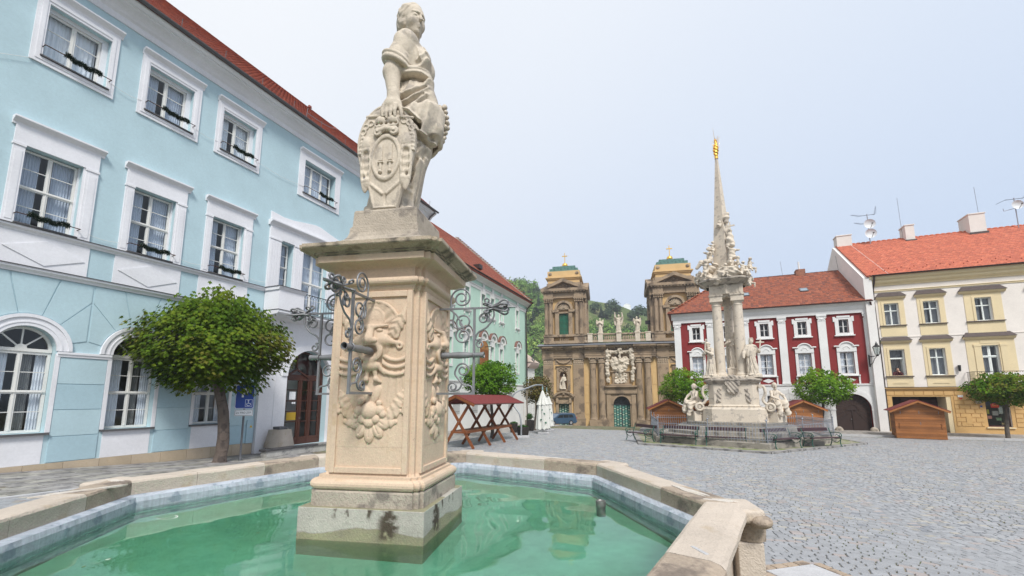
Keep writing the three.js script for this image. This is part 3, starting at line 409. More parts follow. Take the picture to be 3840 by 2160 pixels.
{ // mask and fruit relief, one carving for each face
  const gr = (x, n, k) => Math.abs(((x * n) % 1 + 1) % 1 - 0.5) * k;
  const f = p => {
    p = [p[0], p[1], 0.4565 + (p[2] - 0.4565) / 0.74]; const [x, y, z] = p, ax = Math.abs(x); let d = z - 0.4565; const a = [ax, y, z];
    // fluted nimbus
    const r = Math.hypot(x, y - 2.6), an = Math.atan2(x, y - 2.6);
    if (y > 2.5 && r < 0.36) { const body = Math.max(r - 0.255, 2.56 - y, z - (0.468 + 0.018 * sst(0.1, 0.26, r) + 0.006 * Math.cos(an * 16))); d = smin(d, body, 0.008); d = smin(d, Math.hypot(r - 0.255, z - 0.478) - 0.016, 0.01); }
    d = smin(d, ell(p, [0, 2.69, 0.46], [0.105, 0.10, 0.045]), 0.02); d = smin(d, torusXY(p, [0, 2.69, 0.475], 0.095, 0.014), 0.01); d = Math.min(d, ell(p, [0, 2.685, 0.49], [0.014, 0.014, 0.02]));
    // face
    d = smin(d, ell(p, [0, 2.46, 0.45], [0.165, 0.21, 0.10]), 0.03);
    d = smin(d, ell(a, [0.10, 2.475, 0.5], [0.075, 0.06, 0.06]), 0.03);
    d = smin(d, cone(a, [0.02, 2.60, 0.555], [0.15, 2.625, 0.5], 0.022, 0.012), 0.02);
    d = smax(d, -ell(a, [0.075, 2.572, 0.565], [0.042, 0.022, 0.04]), 0.012); d = Math.min(d, ell(a, [0.075, 2.572, 0.515], [0.033, 0.02, 0.03]));
    d = smin(d, cone(p, [0, 2.60, 0.545], [0, 2.485, 0.60], 0.028, 0.045), 0.03); d = smin(d, ell(a, [0.045, 2.475, 0.575], [0.032, 0.026, 0.035]), 0.015);
    d = smin(d, cone(a, [0, 2.435, 0.575], [0.12, 2.455, 0.52], 0.024, 0.014), 0.012);
    d = smax(d, -ell(p, [0, 2.375, 0.58], [0.105, 0.055, 0.1]), 0.02);
    d = smin(d, Math.hypot(Math.hypot(x / 1.15, y - 2.378) - 0.082, z - 0.535) - 0.024, 0.012); d = smin(d, ell(p, [0, 2.245, 0.5], [0.09, 0.05, 0.055]), 0.03);
    for (const [x0, y0, x1, y1] of [[0.03, 2.22, 0.05, 2.11], [0.05, 2.12, 0.09, 2.095], [0.07, 2.24, 0.13, 2.17]]) d = smin(d, cone(a, [x0, y0, 0.49], [x1, y1, 0.475], 0.028, 0.012), 0.015);
    // leaf ears
    const ex = ax - 0.235, ey = y - 2.62, eu = ex * 0.5 + ey * 0.866, ev = ex * 0.866 - ey * 0.5;
    if (Math.abs(eu) < 0.22) d = smin(d, ell([ev, eu, z], [0, 0, 0.462], [0.062, 0.155, 0.05]) + 0.006 * Math.sin(eu * 95 + Math.abs(ev) * 70), 0.01);
    d = smin(d, cone(a, [0.29, 2.72, 0.475], [0.325, 2.82, 0.47], 0.03, 0.012), 0.015); d = smin(d, torusXY(a, [0.265, 2.43, 0.47], 0.022, 0.014), 0.012); d = smin(d, cone(a, [0.15, 2.47, 0.49], [0.24, 2.455, 0.475], 0.03, 0.02), 0.02);
    // swags of cloth
    for (let k = 0; k < 3; k++) { const cy = 2.44 - k * 0.055, R = 0.17 + k * 0.012, cx = 0.235; const q = Math.hypot(ax - cx, (y - cy) * 1.15) - R; if (y < cy - 0.05 && ax < 0.345 && ax > 0.1) d = smin(d, Math.hypot(q, (z - 0.465) * 0.8) - 0.022, 0.006); }
    // hanging ribbons
    for (const [x0, x1] of [[0.2, 0.16], [0.255, 0.25], [0.30, 0.325]]) d = smin(d, cone(a, [x0, 2.22, 0.452], [x1, 1.93, 0.448], 0.014, 0.012), 0.01);
    // fruit and leaves
    if (y < 2.08) {
      for (let i = -2; i <= 2; i++) { const t = i * 0.52, c = Math.cos(t), s = Math.sin(t), L = 0.17 - 0.02 * Math.abs(i), u = x * s + (1.79 - y) * c, w = x * c - (1.79 - y) * s; if (u > 0.02 && u < 0.34) d = smin(d, ell([w, u, z], [0, 0.075 + L * 0.55, 0.462], [0.05, L * 0.52, 0.04]) + 0.012 * Math.exp(-Math.abs(w) * 160) * (u < 0.2 ? 1 : 0), 0.005); }
      // broad scalloped acanthus wings
      for (let k = 0; k < 4; k++) { const t = 0.15 + k * 0.3, cx = 0.05 + 0.055 * k, cy = 1.70 + 0.042 * k, c = Math.cos(t), s = Math.sin(t), u = (ax - cx) * c + (y - cy) * s, w = -(ax - cx) * s + (y - cy) * c; if (u > -0.1 && u < 0.3) d = smin(d, ell([u, w, z], [0.09, 0, 0.462], [0.125, 0.045, 0.03 - 0.003 * k]) + 0.005 * Math.sin(u * 110), 0.006); }
      d = smin(d, cone(a, [0.34, 1.90, 0.468], [0.325, 1.82, 0.465], 0.018, 0.024), 0.01);
      for (const [cx, cy, R] of [[0, 1.83, 0.082], [0.1, 1.835, 0.045], [0.13, 1.80, 0.036], [0.065, 1.755, 0.042], [-0.105, 1.83, 0.045], [-0.065, 1.755, 0.045], [0, 1.725, 0.05], [0.09, 1.9, 0.03], [-0.09, 1.92, 0.036], [-0.13, 1.79, 0.03]]) d = smin(d, ell(p, [cx, cy, 0.485], [R, R, R * 0.95]), 0.006);
      for (const s of [-1, 1]) d = smin(d, ell([(x - 0.05 * s) * 0.8 - (y - 1.98) * 0.6 * s * 0.4, y, z], [0, 1.98, 0.46], [0.035, 0.085, 0.03]), 0.008);
    }
    return d * 0.66;
  };
  const g = sdfMesh(f, [-0.33, 1.50, 0.445], [0.33, 2.90, 0.60], 0.0065); const geo = new MB().add(g).geo();
  for (let q = 0; q < 4; q++) { const o = new THREE.Mesh(geo, M.sand); o.name = 'carved_mask'; o.rotation.y = q * Math.PI / 2; o.userData.label = 'grotesque mask with open mouth above carved fruit and leaves'; ped.add(o); }
}
const lady = thing('fountain_statue', 'weathered stone woman in draped robe resting her hand on a shield', 'statue', [FC[0], 3.85, FC[1]], FTURN);
{
  const P = put, fold = (x, y, z) => Math.sin(x) * 0.6 + Math.sin(y) * 0.4;
  const sh = P(0.0, 6.02, 0.17), el = P(-0.16, 5.66, 0.25), wr = P(-0.13, 5.38, 0.30), kn = P(-0.16, 5.245, 0.33);
  // folds of the cloth, drawn as ridges (height, width) over the front
  const ZP = (a, b) => { const q = put((a - 515) * 0.00203, 5.70 - (b - 425) * 0.00205, 0.15); return [q[0], q[1]]; };
  const FOLDS = [
    [0.026, 0.020, [[648, 372], [612, 425], [548, 462], [485, 482]]], [0.022, 0.016, [[658, 412], [622, 448], [560, 468]]], [0.015, 0.014, [[572, 285], [598, 335], [612, 392]]], [0.014, 0.014, [[545, 300], [560, 360], [556, 420]]], [0.016, 0.013, [[640, 330], [618, 372], [590, 400]]], [0.014, 0.012, [[600, 250], [625, 300], [640, 345]]],
    [-0.03, 0.013, [[528, 330], [542, 392], [528, 445], [500, 470]]], [0.03, 0.026, [[488, 480], [556, 490], [620, 480], [670, 488]]], [-0.03, 0.010, [[492, 506], [560, 512], [662, 506]]],
    [0.040, 0.024, [[668, 520], [640, 565], [578, 606], [484, 632]]], [-0.022, 0.012, [[655, 572], [590, 626], [486, 652]]], [0.036, 0.022, [[664, 575], [622, 622], [560, 660], [478, 676]]], [-0.02, 0.012, [[640, 622], [570, 675], [480, 696]]], [0.028, 0.02, [[656, 618], [604, 672], [545, 704], [480, 716]]], [0.014, 0.016, [[500, 520], [506, 570], [496, 615]]], [0.012, 0.014, [[560, 525], [545, 570], [520, 600]]],
    [0.016, 0.03, [[676, 600], [668, 680], [640, 770]]], [0.014, 0.02, [[610, 690], [600, 740], [585, 760]]], [0.03, 0.014, [[545, 735], [596, 762], [640, 800]]], [-0.045, 0.016, [[545, 757], [596, 786], [634, 826]]], [0.022, 0.02, [[690, 690], [676, 780], [650, 860]]], [-0.03, 0.015, [[640, 805], [634, 850]]], [0.028, 0.014, [[625, 850], [650, 868], [690, 872]]], [-0.04, 0.016, [[615, 872], [650, 890], [688, 894]]],
    [0.026, 0.02, [[652, 905], [610, 960], [562, 1000]]], [0.022, 0.018, [[630, 900], [590, 930], [560, 950]]], [0.022, 0.018, [[640, 960], [600, 1040], [566, 1070]]], [0.02, 0.016, [[625, 990], [596, 1080], [570, 1130]]], [-0.02, 0.012, [[606, 985], [580, 1070], [552, 1130]]], [0.024, 0.02, [[500, 1160], [540, 1168], [565, 1160]]],
  ].map(([A, w, P]) => [A, w, P.map(q => ZP(...q))]).map(q => [...q, Math.min(...q[2].map(a => a[0])) - 0.08, Math.max(...q[2].map(a => a[0])) + 0.08, Math.min(...q[2].map(a => a[1])) - 0.08, Math.max(...q[2].map(a => a[1])) + 0.08]);
  const drawn = (x, y) => { let s = 0; for (const [A, w, P, x0, x1, y0, y1] of FOLDS) { if (x < x0 || x > x1 || y < y0 || y > y1) continue; let m = 9; for (let i = 0; i + 1 < P.length; i++) { const ax = P[i][0], ay = P[i][1], bx = P[i + 1][0] - ax, by = P[i + 1][1] - ay, t = cl01(((x - ax) * bx + (y - ay) * by) / (bx * bx + by * by)), q = Math.hypot(x - ax - bx * t, y - ay - by * t); if (q < m) m = q; } s += A * Math.exp(-((m / w) ** 2)); } return s; };
  const f = p => {
    const [x, y, z] = p;
    // legs and robe
    let d = cone(p, [0.17, 1.30, 0.0], [0.14, 0.85, 0.03], 0.225, 0.20);
    d = smin(d, cone(p, [0.14, 0.85, 0.05], [0.08, 0.28, 0.06], 0.19, 0.125), 0.06);
    d = smin(d, cone(p, [0.10, 1.1, -0.1], [-0.02, 0.1, -0.1], 0.20, 0.15), 0.08);
    d = smin(d, cone(p, [0.05, 0.22, 0.08], [0.06, -0.02, 0.1], 0.12, 0.15), 0.05);
    d = smin(d, cone(p, [-0.12, 0.75, -0.06], [-0.26, 0.05, 0.0], 0.14, 0.13), 0.08);
    // torso
    let t = smin(ell(p, [0.10, 1.86, -0.02], [0.195, 0.26, 0.235]), ell(p, [0.13, 1.58, -0.01], [0.175, 0.22, 0.20]), 0.1);
    t = smin(t, ell(p, [0.215, 1.84, 0.085], [0.10, 0.11, 0.10]), 0.06); t = smin(t, ell(p, [0.215, 1.84, -0.1], [0.10, 0.11, 0.10]), 0.06);
    t = smin(t, ell(p, [0.17, 1.33, 0], [0.225, 0.20, 0.235]), 0.09);
    // folds: diagonal on the hips, fine on the chest, long on the legs
    const ang = Math.atan2(z, x - 0.12), cr = q => 0.5 - Math.abs(Math.sin(q));
    t += 0.05 * Math.exp(-(((y - 1.575) / 0.02) ** 2)) - 0.022 * Math.exp(-(((y - 1.645) / 0.04) ** 2)) + 0.006 * cr(ang * 9 + y * 5) * sst(1.7, 1.6, y);
    d += 0.022 * cr(ang * 4.2 + y * 1.6 + 0.7 * Math.sin(y * 5)) * sst(1.1, 0.8, y) + 0.008 * cr(ang * 9 - y * 3.2) * sst(1.2, 0.8, y);
    d = smin(d, t, 0.05);
    // belt and rolled cloth over it
    const bw = 1.555 + 0.12 * (x - 0.1) - 0.1 * z; d = smin(d, smax(Math.abs(y - bw - 0.075) - 0.038, ell(p, [0.13, 1.6, -0.005], [0.212, 0.5, 0.235]), 0.05), 0.018);
    d = smax(d, -(Math.abs(y - bw) - 0.012 + Math.max(0, 0.0)), 0.02) < -1 ? d : d;
    // overskirt: two hanging tails with a hem
    const hemY = 0.86 + 0.5 * (x < 0.2 ? (0.2 - x) * 1.6 : (x - 0.2) * 0.25) + 0.02 * Math.sin(ang * 6);
    let sk = Math.abs(ell(p, [0.17, 1.22, 0.01], [0.285, 0.75, 0.30]) + 0.012 * cr(ang * 5 + y * 4)) - 0.026; sk = smax(sk, hemY - y, 0.02); sk = smax(sk, y - 1.12 - 0.5 * (x - 0.1), 0.12); d = smin(d, sk, 0.03);
    d = smin(d, cone(p, [0.33, 1.50, 0.12], [0.40, 1.0, 0.06], 0.05, 0.075), 0.05); d = smin(d, cone(p, [0.40, 1.0, 0.06], [0.37, 0.86, 0.03], 0.08, 0.04), 0.03);
    if (z > -0.05 && d < 0.12) d -= drawn(x, y) * sst(-0.05, 0.06, z);
    // shoulders, arms
    d = smin(d, cone(p, [0.06, 2.03, 0.14], [0.06, 2.03, -0.18], 0.115, 0.115), 0.06);
    d = smin(d, cone(p, [0.06, 2.2, 0.0], [0.08, 2.36, 0.01], 0.095, 0.085), 0.04);
    let slv = smin(cone(p, sh, [mix(sh[0], el[0], 0.62), mix(sh[1], el[1], 0.62), mix(sh[2], el[2], 0.62)], 0.122, 0.13), cone(p, [0.06, 2.0, 0.1], sh, 0.15, 0.12), 0.06);
    slv += 0.008 * cr(y * 17 + x * 16 + z * 6); d = smin(d, slv, 0.03);
    const cu = [mix(sh[0], el[0], 0.72), mix(sh[1], el[1], 0.72), mix(sh[2], el[2], 0.72)]; { const ry = (y - cu[1]) + 0.35 * (x - cu[0]), q = Math.hypot(x - cu[0], z - cu[2]) - 0.125; d = smin(d, Math.hypot(q, ry) - 0.032, 0.015); d = smin(d, Math.hypot(q - 0.005, ry - 0.055) - 0.025, 0.015); }
    d = smin(d, cone(p, cu, el, 0.098, 0.092), 0.02); d = smin(d, cone(p, el, wr, 0.09, 0.062), 0.04);
    d = smin(d, cone(p, [0.06, 2.05, -0.2], [0.13, 1.70, -0.3], 0.115, 0.095), 0.05); d = smin(d, cone(p, [0.13, 1.70, -0.3], [0.35, 1.34, -0.2], 0.09, 0.06), 0.04);
    // hand on the shield
    d = smin(d, cone(p, wr, kn, 0.06, 0.062), 0.03); d = smin(d, ell(p, [kn[0], kn[1] + 0.02, kn[2]], [0.085, 0.06, 0.055]), 0.02);
    if (len3(x - kn[0], y - kn[1] + 0.06, z - kn[2]) < 0.35) for (let k = 0; k < 4; k++) { const bx = kn[0] - 0.06 + k * 0.042, by = kn[1] + (k === 0 ? 0.0 : -0.012), m1 = [bx - 0.012 + k * 0.004, by - 0.075 - (k === 1 || k === 2 ? 0.012 : 0), 0.375], m2 = [bx - 0.006 + k * 0.004, m1[1] - 0.062, 0.372]; d = smin(d, cone(p, [bx, by, kn[2] + 0.025], m1, 0.025, 0.021), 0.008); d = smin(d, cone(p, m1, m2, 0.021, 0.016), 0.005); }
    { const a = [kn[0] + 0.085, kn[1] + 0.03, kn[2] - 0.01], b = [kn[0] + 0.125, kn[1] - 0.07, 0.335], c = [kn[0] + 0.135, kn[1] - 0.15, 0.345]; d = smin(d, cone(p, wr, a, 0.045, 0.032), 0.03); d = smin(d, cone(p, a, b, 0.03, 0.022), 0.01); d = smin(d, cone(p, b, c, 0.022, 0.016), 0.006); }
    // head, turned a little to the onlooker
    d = smin(d, headD(p, [0.085, 2.395, 0.03], 0.405, -0.55, 0.14), 0.03);
    // foot and rock behind the shield
    d = smin(d, ell(p, [0.14, 0.03, 0.17], [0.14, 0.055, 0.06]), 0.03); d = smin(d, ell(p, [-0.2, 0.1, 0.1], [0.13, 0.16, 0.13]) + 0.02 * Math.sin(x * 30 + y * 24), 0.04);
    return Math.max(d * 0.82, -y - 0.005);
  };
  const g = sdfMesh(f, [-0.46, -0.02, -0.46], [0.56, 2.72, 0.46], 0.0125); new MB().add(g).build('figure', M.statue, lady);
  // bunch of fruit held at her hip
  const gp = new MB(); for (let i = 0; i < 46; i++) { const t = i / 46, a = i * 2.4, r = 0.075 * Math.sin(Math.PI * (0.15 + 0.8 * t)); gp.sphere(0.43 + r * Math.cos(a) * 0.8, 1.36 - t * 0.42, -0.08 + r * Math.sin(a), rr(0.022, 0.034), 1, 1, 1, 7, 5); } gp.build('fruit_bunch', M.statue, lady);
  // shield
  const sd2 = (x, y) => { const e = (() => { const k = Math.hypot((x + 0.035) / 0.325, (y - 0.73) / 0.445); return (k - 1) * 0.325; })(); const w = mix(0.13, 0.24, cl01(y / 0.45)), b = Math.max(Math.abs(x + 0.02) - w, -y + 0.0, y - 0.5); return smin(e, b, 0.08); };
  const fs = p => {
    const [x, y, z] = p, d2 = sd2(x, y), zz = z - (0.315 - 0.22 * (x + 0.03) ** 2 - 0.05 * (y - 0.6) ** 2), X = x + 0.02, ax = Math.abs(X);
    let d = smax(Math.abs(zz) - 0.026, d2, 0.012); d = smin(d, Math.hypot(d2 + 0.018, zz - 0.028) - 0.012, 0.01);
    const o = Math.hypot(X / 0.145, (y - 0.555) / 0.235) - 1; const q = [X, y, zz], a = [ax, y, zz];
    d = smin(d, Math.hypot(o * 0.15, zz - 0.03) - 0.017, 0.008);
    // lobed scrolls at both sides
    d = smin(d, Math.hypot(Math.hypot((ax - 0.22) / 0.05, (y - 0.5) / 0.24) * 0.06 - 0.06, zz - 0.03) - 0.018, 0.012); d = smin(d, ell(a, [0.225, 0.72, 0.03], [0.05, 0.075, 0.03]), 0.02); d = smin(d, ell(a, [0.2, 0.3, 0.035], [0.035, 0.06, 0.025]), 0.015);
    if (ax > 0.17 && ax < 0.27 && y > 0.3 && y < 0.68) d += 0.004 * Math.sin(y * 75);
    // paired scroll, crown and hat brim
    d = smin(d, cone(a, [0.0, 0.868, 0.045], [0.085, 0.845, 0.045], 0.03, 0.03), 0.01); d = smin(d, torusXY(a, [0.09, 0.835, 0.05], 0.034, 0.016), 0.006); d = smin(d, ell(a, [0.09, 0.835, 0.05], [0.018, 0.018, 0.03]), 0.004);
    d = smin(d, sdBox(q, [0, 0.895, 0.045], [0.118, 0.014, 0.022], 0.01), 0.006); for (let k = -2; k <= 2; k++) d = smin(d, torusXY(q, [k * 0.052, 0.925, 0.048], 0.024, 0.009), 0.006); d = smin(d, smax(ell(a, [0.065, 0.965, 0.03], [0.07, 0.055, 0.05]), 0.925 - y, 0.01), 0.01);
    d = smin(d, cone(q, [-0.235, 1.045, 0.03], [0.27, 0.985, 0.03], 0.016, 0.016), 0.008); d = smin(d, ell(q, [-0.02, 1.06, 0.02], [0.16, 0.05, 0.035]), 0.015);
    // cords and tassels
    for (const s of [-1, 1]) { const b = [X * s, y, zz]; for (const [cx, cy] of [[0.185, 0.955], [0.245, 0.925], [0.27, 0.87]]) d = smin(d, torusXY(b, [cx, cy, 0.03], 0.03, 0.0095), 0.004); for (const [x0, y0, x1, y1] of [[0.275, 0.83, 0.245, 0.76], [0.28, 0.82, 0.285, 0.72], [0.285, 0.72, 0.29, 0.62]]) d = smin(d, cone(b, [x0, y0, 0.03], [x1, y1, 0.03], 0.014, 0.02) + 0.003 * Math.sin(y * 140), 0.005); }
    // charge: two upright vine knives
    for (const s of [-1, 1]) { const cx = 0.052 * s; d = smin(d, sdBox(q, [cx, 0.61, 0.03], [0.022, 0.095, 0.014], 0.006), 0.004); d = smin(d, sdBox(q, [cx, 0.5, 0.036], [0.032, 0.009, 0.014], 0.004), 0.003); d = smin(d, cone(q, [cx, 0.5, 0.03], [cx, 0.43, 0.03], 0.014, 0.017), 0.004); d = smin(d, ell(q, [cx, 0.40, 0.036], [0.023, 0.02, 0.02]), 0.004); }
    d = smin(d, cone(a, [0.02, 0.16, 0.03], [0.16, 0.28, 0.02], 0.016, 0.02), 0.012); d = smax(d, -ell(q, [0, 0.11, 0.04], [0.022, 0.07, 0.03]), 0.01);
    return d * 0.8;
  };
  const so = new MB().add(sdfMesh(fs, [-0.42, -0.005, 0.2], [0.36, 1.24, 0.42], 0.0075)).build('shield', M.statue, lady, 'oval coat of arms shield with crown and two blades');
}
// wrought-iron spout brackets, one on each face
{
  const sp = (cx, cy, r0, r1, a0, turns, n = 22) => Array.from({ length: n + 1 }, (_, i) => { const t = i / n, a = a0 + turns * 2 * Math.PI * t, r = mix(r0, r1, t ** 0.8); return [cx + r * Math.cos(a), cy + r * Math.sin(a), 0]; });
  const proto = thing('spout_bracket', '', 'water spout', [FC[0], 0, FC[1]], 0, 'wrought iron spouts of the fountain');
  const fr = new MB(); fr.box(0.43, 1.03, 2.848, 2.866, -0.012, 0.012); fr.box(0.845, 0.867, 2.0, 2.848, -0.011, 0.011); fr.box(0.44, 0.867, 1.978, 2.0, -0.014, 0.014); fr.build('frame_bar', M.iron, proto);
  const S = (pts, r = 0.0095) => { const b = new MB(); b.tube(pts, r, 6, pts.length * 2); b.build('scroll', M.iron, proto); };
  S([[0.61, 2.85, 0], ...sp(0.72, 2.965, 0.115, 0.028, Math.PI * 1.0, -1.85, 34)]);
  S([...sp(0.745, 2.715, 0.03, 0.085, 2.2, 1.4, 20).map(p => p), [0.66, 2.80, 0], [0.6, 2.845, 0]]);
  S([...sp(0.74, 2.575, 0.03, 0.085, 4.2, -1.45, 20), [0.655, 2.66, 0], [0.63, 2.72, 0], [0.64, 2.8, 0], [0.615, 2.848, 0]]);
  S([...sp(0.955, 2.745, 0.02, 0.062, 1.2, -1.3, 18), [0.99, 2.82, 0], [1.03, 2.845, 0]]); S([...sp(0.92, 2.485, 0.012, 0.042, 3.0, -1.2, 16), [0.87, 2.535, 0], [0.895, 2.60, 0], [0.99, 2.66, 0], [1.06, 2.77, 0], [1.05, 2.85, 0]]);
  S([...sp(0.745, 2.225, 0.02, 0.07, 0.4, 1.35, 20), [0.66, 2.19, 0], [0.7, 2.13, 0], [0.75, 2.08, 0], [0.83, 2.06, 0], [0.848, 2.0, 0]]); S([...sp(0.64, 2.055, 0.014, 0.05, 2.4, 1.25, 16), [0.70, 2.03, 0], [0.735, 2.1, 0], [0.715, 2.16, 0]]);
  // flower of iron leaves at the tip of the top bar
  const fl = new MB(); fl.lathe([[0.012, 0], [0.026, 0.03], [0.03, 0.07], [0.018, 0.12], [0.022, 0.15], [0.014, 0.2], [0.004, 0.27]], 10, m4(1.03, 2.858, 0, 0, 0, -Math.PI / 2)); fl.build('spear_tip', M.iron, proto);
  for (let k = 0; k < 6; k++) { const a = k * Math.PI / 3 + 0.3, c = Math.cos(a), s = Math.sin(a), b = new MB(), q = (u, r) => [u, 2.858 + r * s, r * c]; b.tube([q(1.05, 0.015), q(1.11, 0.045), q(1.17, 0.075), q(1.205, 0.055), q(1.19, 0.025), q(1.165, 0.035)], 0.011, 5, 16); b.tube([q(1.05, 0.015), q(1.0, 0.04), q(0.965, 0.075), q(0.995, 0.095), q(1.015, 0.07), q(1.0, 0.055)], 0.0095, 5, 16); b.build('iron_leaf', M.iron, proto); }
  const pi = new MB(); pi.lathe([[0.03, 0], [0.03, 0.02], [0.036, 0.03], [0.03, 0.045], [0.036, 0.06], [0.03, 0.075], [0.036, 0.09], [0.028, 0.11], [0.036, 0.2], [0.03, 0.29], [0.024, 0.33], [0.026, 0.42], [0.033, 0.46], [0.028, 0.463], [0.02, 0.43], [0.02, 0.2]], 14, m4(0.50, 2.375, 0, 0, 0, -Math.PI / 2)); pi.build('pipe', M.iron, proto);
  const ri = new MB(); ri.add(new THREE.TorusGeometry(0.034, 0.008, 6, 16), m4(0.856, 2.375, 0, Math.PI / 2)); ri.build('pipe_clamp', M.iron, proto);
  const lb = ['iron spout bracket on the mask facing the market stall', 'iron spout bracket on the mask facing the onlooker beside the water', 'iron spout bracket on the mask facing the pale blue town hall', 'iron spout bracket on the far mask, hidden behind the pedestal'];
  proto.rotation.y = FTURN; proto.userData.label = 'iron spout bracket on the face turned towards the market stall';
  dup(proto, undefined, FTURN - Math.PI / 2, 'iron spout bracket on the face above the basin, in front of the carved mask');
  dup(proto, undefined, FTURN + Math.PI, 'iron spout bracket on the face turned towards the town hall door');
  dup(proto, undefined, FTURN + Math.PI / 2, 'iron spout bracket on the back of the pedestal');
}
// ---------- generic house pieces ----------
const arc = (cx, cy, r, a0, a1, n = 16) => Array.from({ length: n + 1 }, (_, i) => { const a = mix(a0, a1, i / n); return [cx + r * Math.cos(a), cy + r * Math.sin(a)]; });
const rect = (x0, x1, y0, y1) => [[x0, y0], [x1, y0], [x1, y1], [x0, y1]];
const archPts = (x0, x1, y0, ys, n = 16) => { const c = (x0 + x1) / 2, r = (x1 - x0) / 2; return [[x0, y0], [x1, y0], ...arc(c, ys, r, 0, Math.PI, n)]; };
const paneGeo = {};
function panePlane(w, h) { const k = w.toFixed(3) + 'x' + h.toFixed(3); if (!paneGeo[k]) { paneGeo[k] = new THREE.PlaneGeometry(w, h); } return paneGeo[k]; }
function pleats(w, h, n = 9, a = 0.02) { const g = new THREE.PlaneGeometry(w, h, n * 6, 1), p = g.attributes.position; for (let i = 0; i < p.count; i++) p.setZ(i, a * Math.sin(p.getX(i) / w * n * 2 * Math.PI + 0.6 * Math.sin(p.getX(i) * 7)) + (p.getY(i) < 0 ? 0.3 * a * Math.sin(p.getX(i) * 19) : 0)); g.computeVertexNormals(); return g; }
// a casement window: grid of panes; xs, ys are the frame lines (pairs of pane bounds); returns a frame mesh with pane children
function windowPart(parent, x0, x1, y0, y1, z, cols, rows, o = {}) { // cols/rows: arrays of [start,end,barAfter] fractions replaced by counts with heavy middle bars
  const fw0 = o.fw ?? 0.055, bw = o.bw ?? 0.022, heavy = o.heavy ?? 0.075, d = o.d ?? 0.06, b = new MB(), panes = [];
  const split = (a, e, spec) => { // spec like '2|2' : groups of panes, heavy bars between groups, thin bars inside
    const G = spec.split('|').map(s => s.split(':')), n = G.length, w = G.map(s => +(s[1] ?? 1)), tot = w.reduce((q, r) => q + r, 0), free = e - a - 2 * fw0 - heavy * (n - 1), R = [], H = [], L = []; let x = a + fw0;
    G.forEach((s, i) => { const k = +s[0], l = free * w[i] / tot, q = (l - bw * (k - 1)) / k; for (let j = 0; j < k; j++) { R.push([x, x + q]); x += q; if (j < k - 1) { L.push([x, x + bw]); x += bw; } } if (i < n - 1) { H.push([x, x + heavy]); x += heavy; } }); return { R, H, L };
  };
  const X = split(x0, x1, cols), Y = split(y0, y1, rows);
  b.box(x0, x0 + fw0, y0, y1, z - d, z); b.box(x1 - fw0, x1, y0, y1, z - d, z); b.box(x0 + fw0, x1 - fw0, y0, y0 + fw0, z - d, z); b.box(x0 + fw0, x1 - fw0, y1 - fw0, y1, z - d, z);
  for (const [p, q] of X.H) { b.box(p, q, y0 + fw0, y1 - fw0, z - d + 0.004, z + 0.004); b.box((p + q) / 2 - 0.012, (p + q) / 2 + 0.012, y0 + fw0, y1 - fw0, z - d, z + 0.018); }
  for (const [p, q] of Y.H) { b.box(x0 + fw0, x1 - fw0, p, q, z - d + 0.002, z + 0.012); b.box(x0 + fw0 * 0.5, x1 - fw0 * 0.5, (p + q) / 2 - 0.012, (p + q) / 2 + 0.014, z - d, z + 0.035); }
  for (const [p, q] of X.L) b.box(p, q, y0 + fw0, y1 - fw0, z - d * 0.7, z - 0.012);
  for (const [p, q] of Y.L) b.box(x0 + fw0, x1 - fw0, p, q, z - d * 0.7, z - 0.01);
  const f = b.build('window', o.mat ?? M.frame, parent);
  for (const [a, c] of X.R) for (const [e, g] of Y.R) { const m = new THREE.Mesh(panePlane(c - a, g - e), M.glass); m.name = 'pane'; m.position.set((a + c) / 2, (e + g) / 2, z - d * 0.5); m.rotation.set(rr(-0.006, 0.006), rr(-0.008, 0.008), 0); f.add(m); }
  if (o.curtain !== 0) { let list = o.curtains ?? [[0.02, 0.98, M.curtain, 11]]; if (list.length === 1 && !o.still) { const k = rnd(), [, , cm, n] = list[0]; if (k < 0.3) list = [[0.0, 0.38, cm, Math.ceil(n * 0.45)], [0.6, 1, cm, Math.ceil(n * 0.45)]]; else if (k < 0.42) list = [[0.0, 0.62, cm, Math.ceil(n * 0.6)]]; } for (const [u0, u1, cm, n] of list) { const w = (x1 - x0) * (u1 - u0), m = new THREE.Mesh(pleats(w, y1 - y0, n, 0.018), cm); m.name = 'curtain'; m.position.set(x0 + (x1 - x0) * (u0 + u1) / 2, (y0 + y1) / 2, z - d - 0.12); f.add(m); } }
  return f;
}
const tileGeo = {};
function tileShape(w, l, th = 0.016, round = true) { const k = [w, l, round].join(); if (!tileGeo[k]) { const s = new THREE.Shape(); const h = w / 2 * 0.94; s.moveTo(-h, l); s.lineTo(-h, round ? h * 0.5 : 0); if (round) s.quadraticCurveTo(0, -h * 0.75, h, h * 0.5); else s.lineTo(h, 0); s.lineTo(h, l); const g = new THREE.ExtrudeGeometry(s, { depth: th, bevelEnabled: false, curveSegments: 4 }); tileGeo[k] = boxUV(clean(g)); } return tileGeo[k]; }
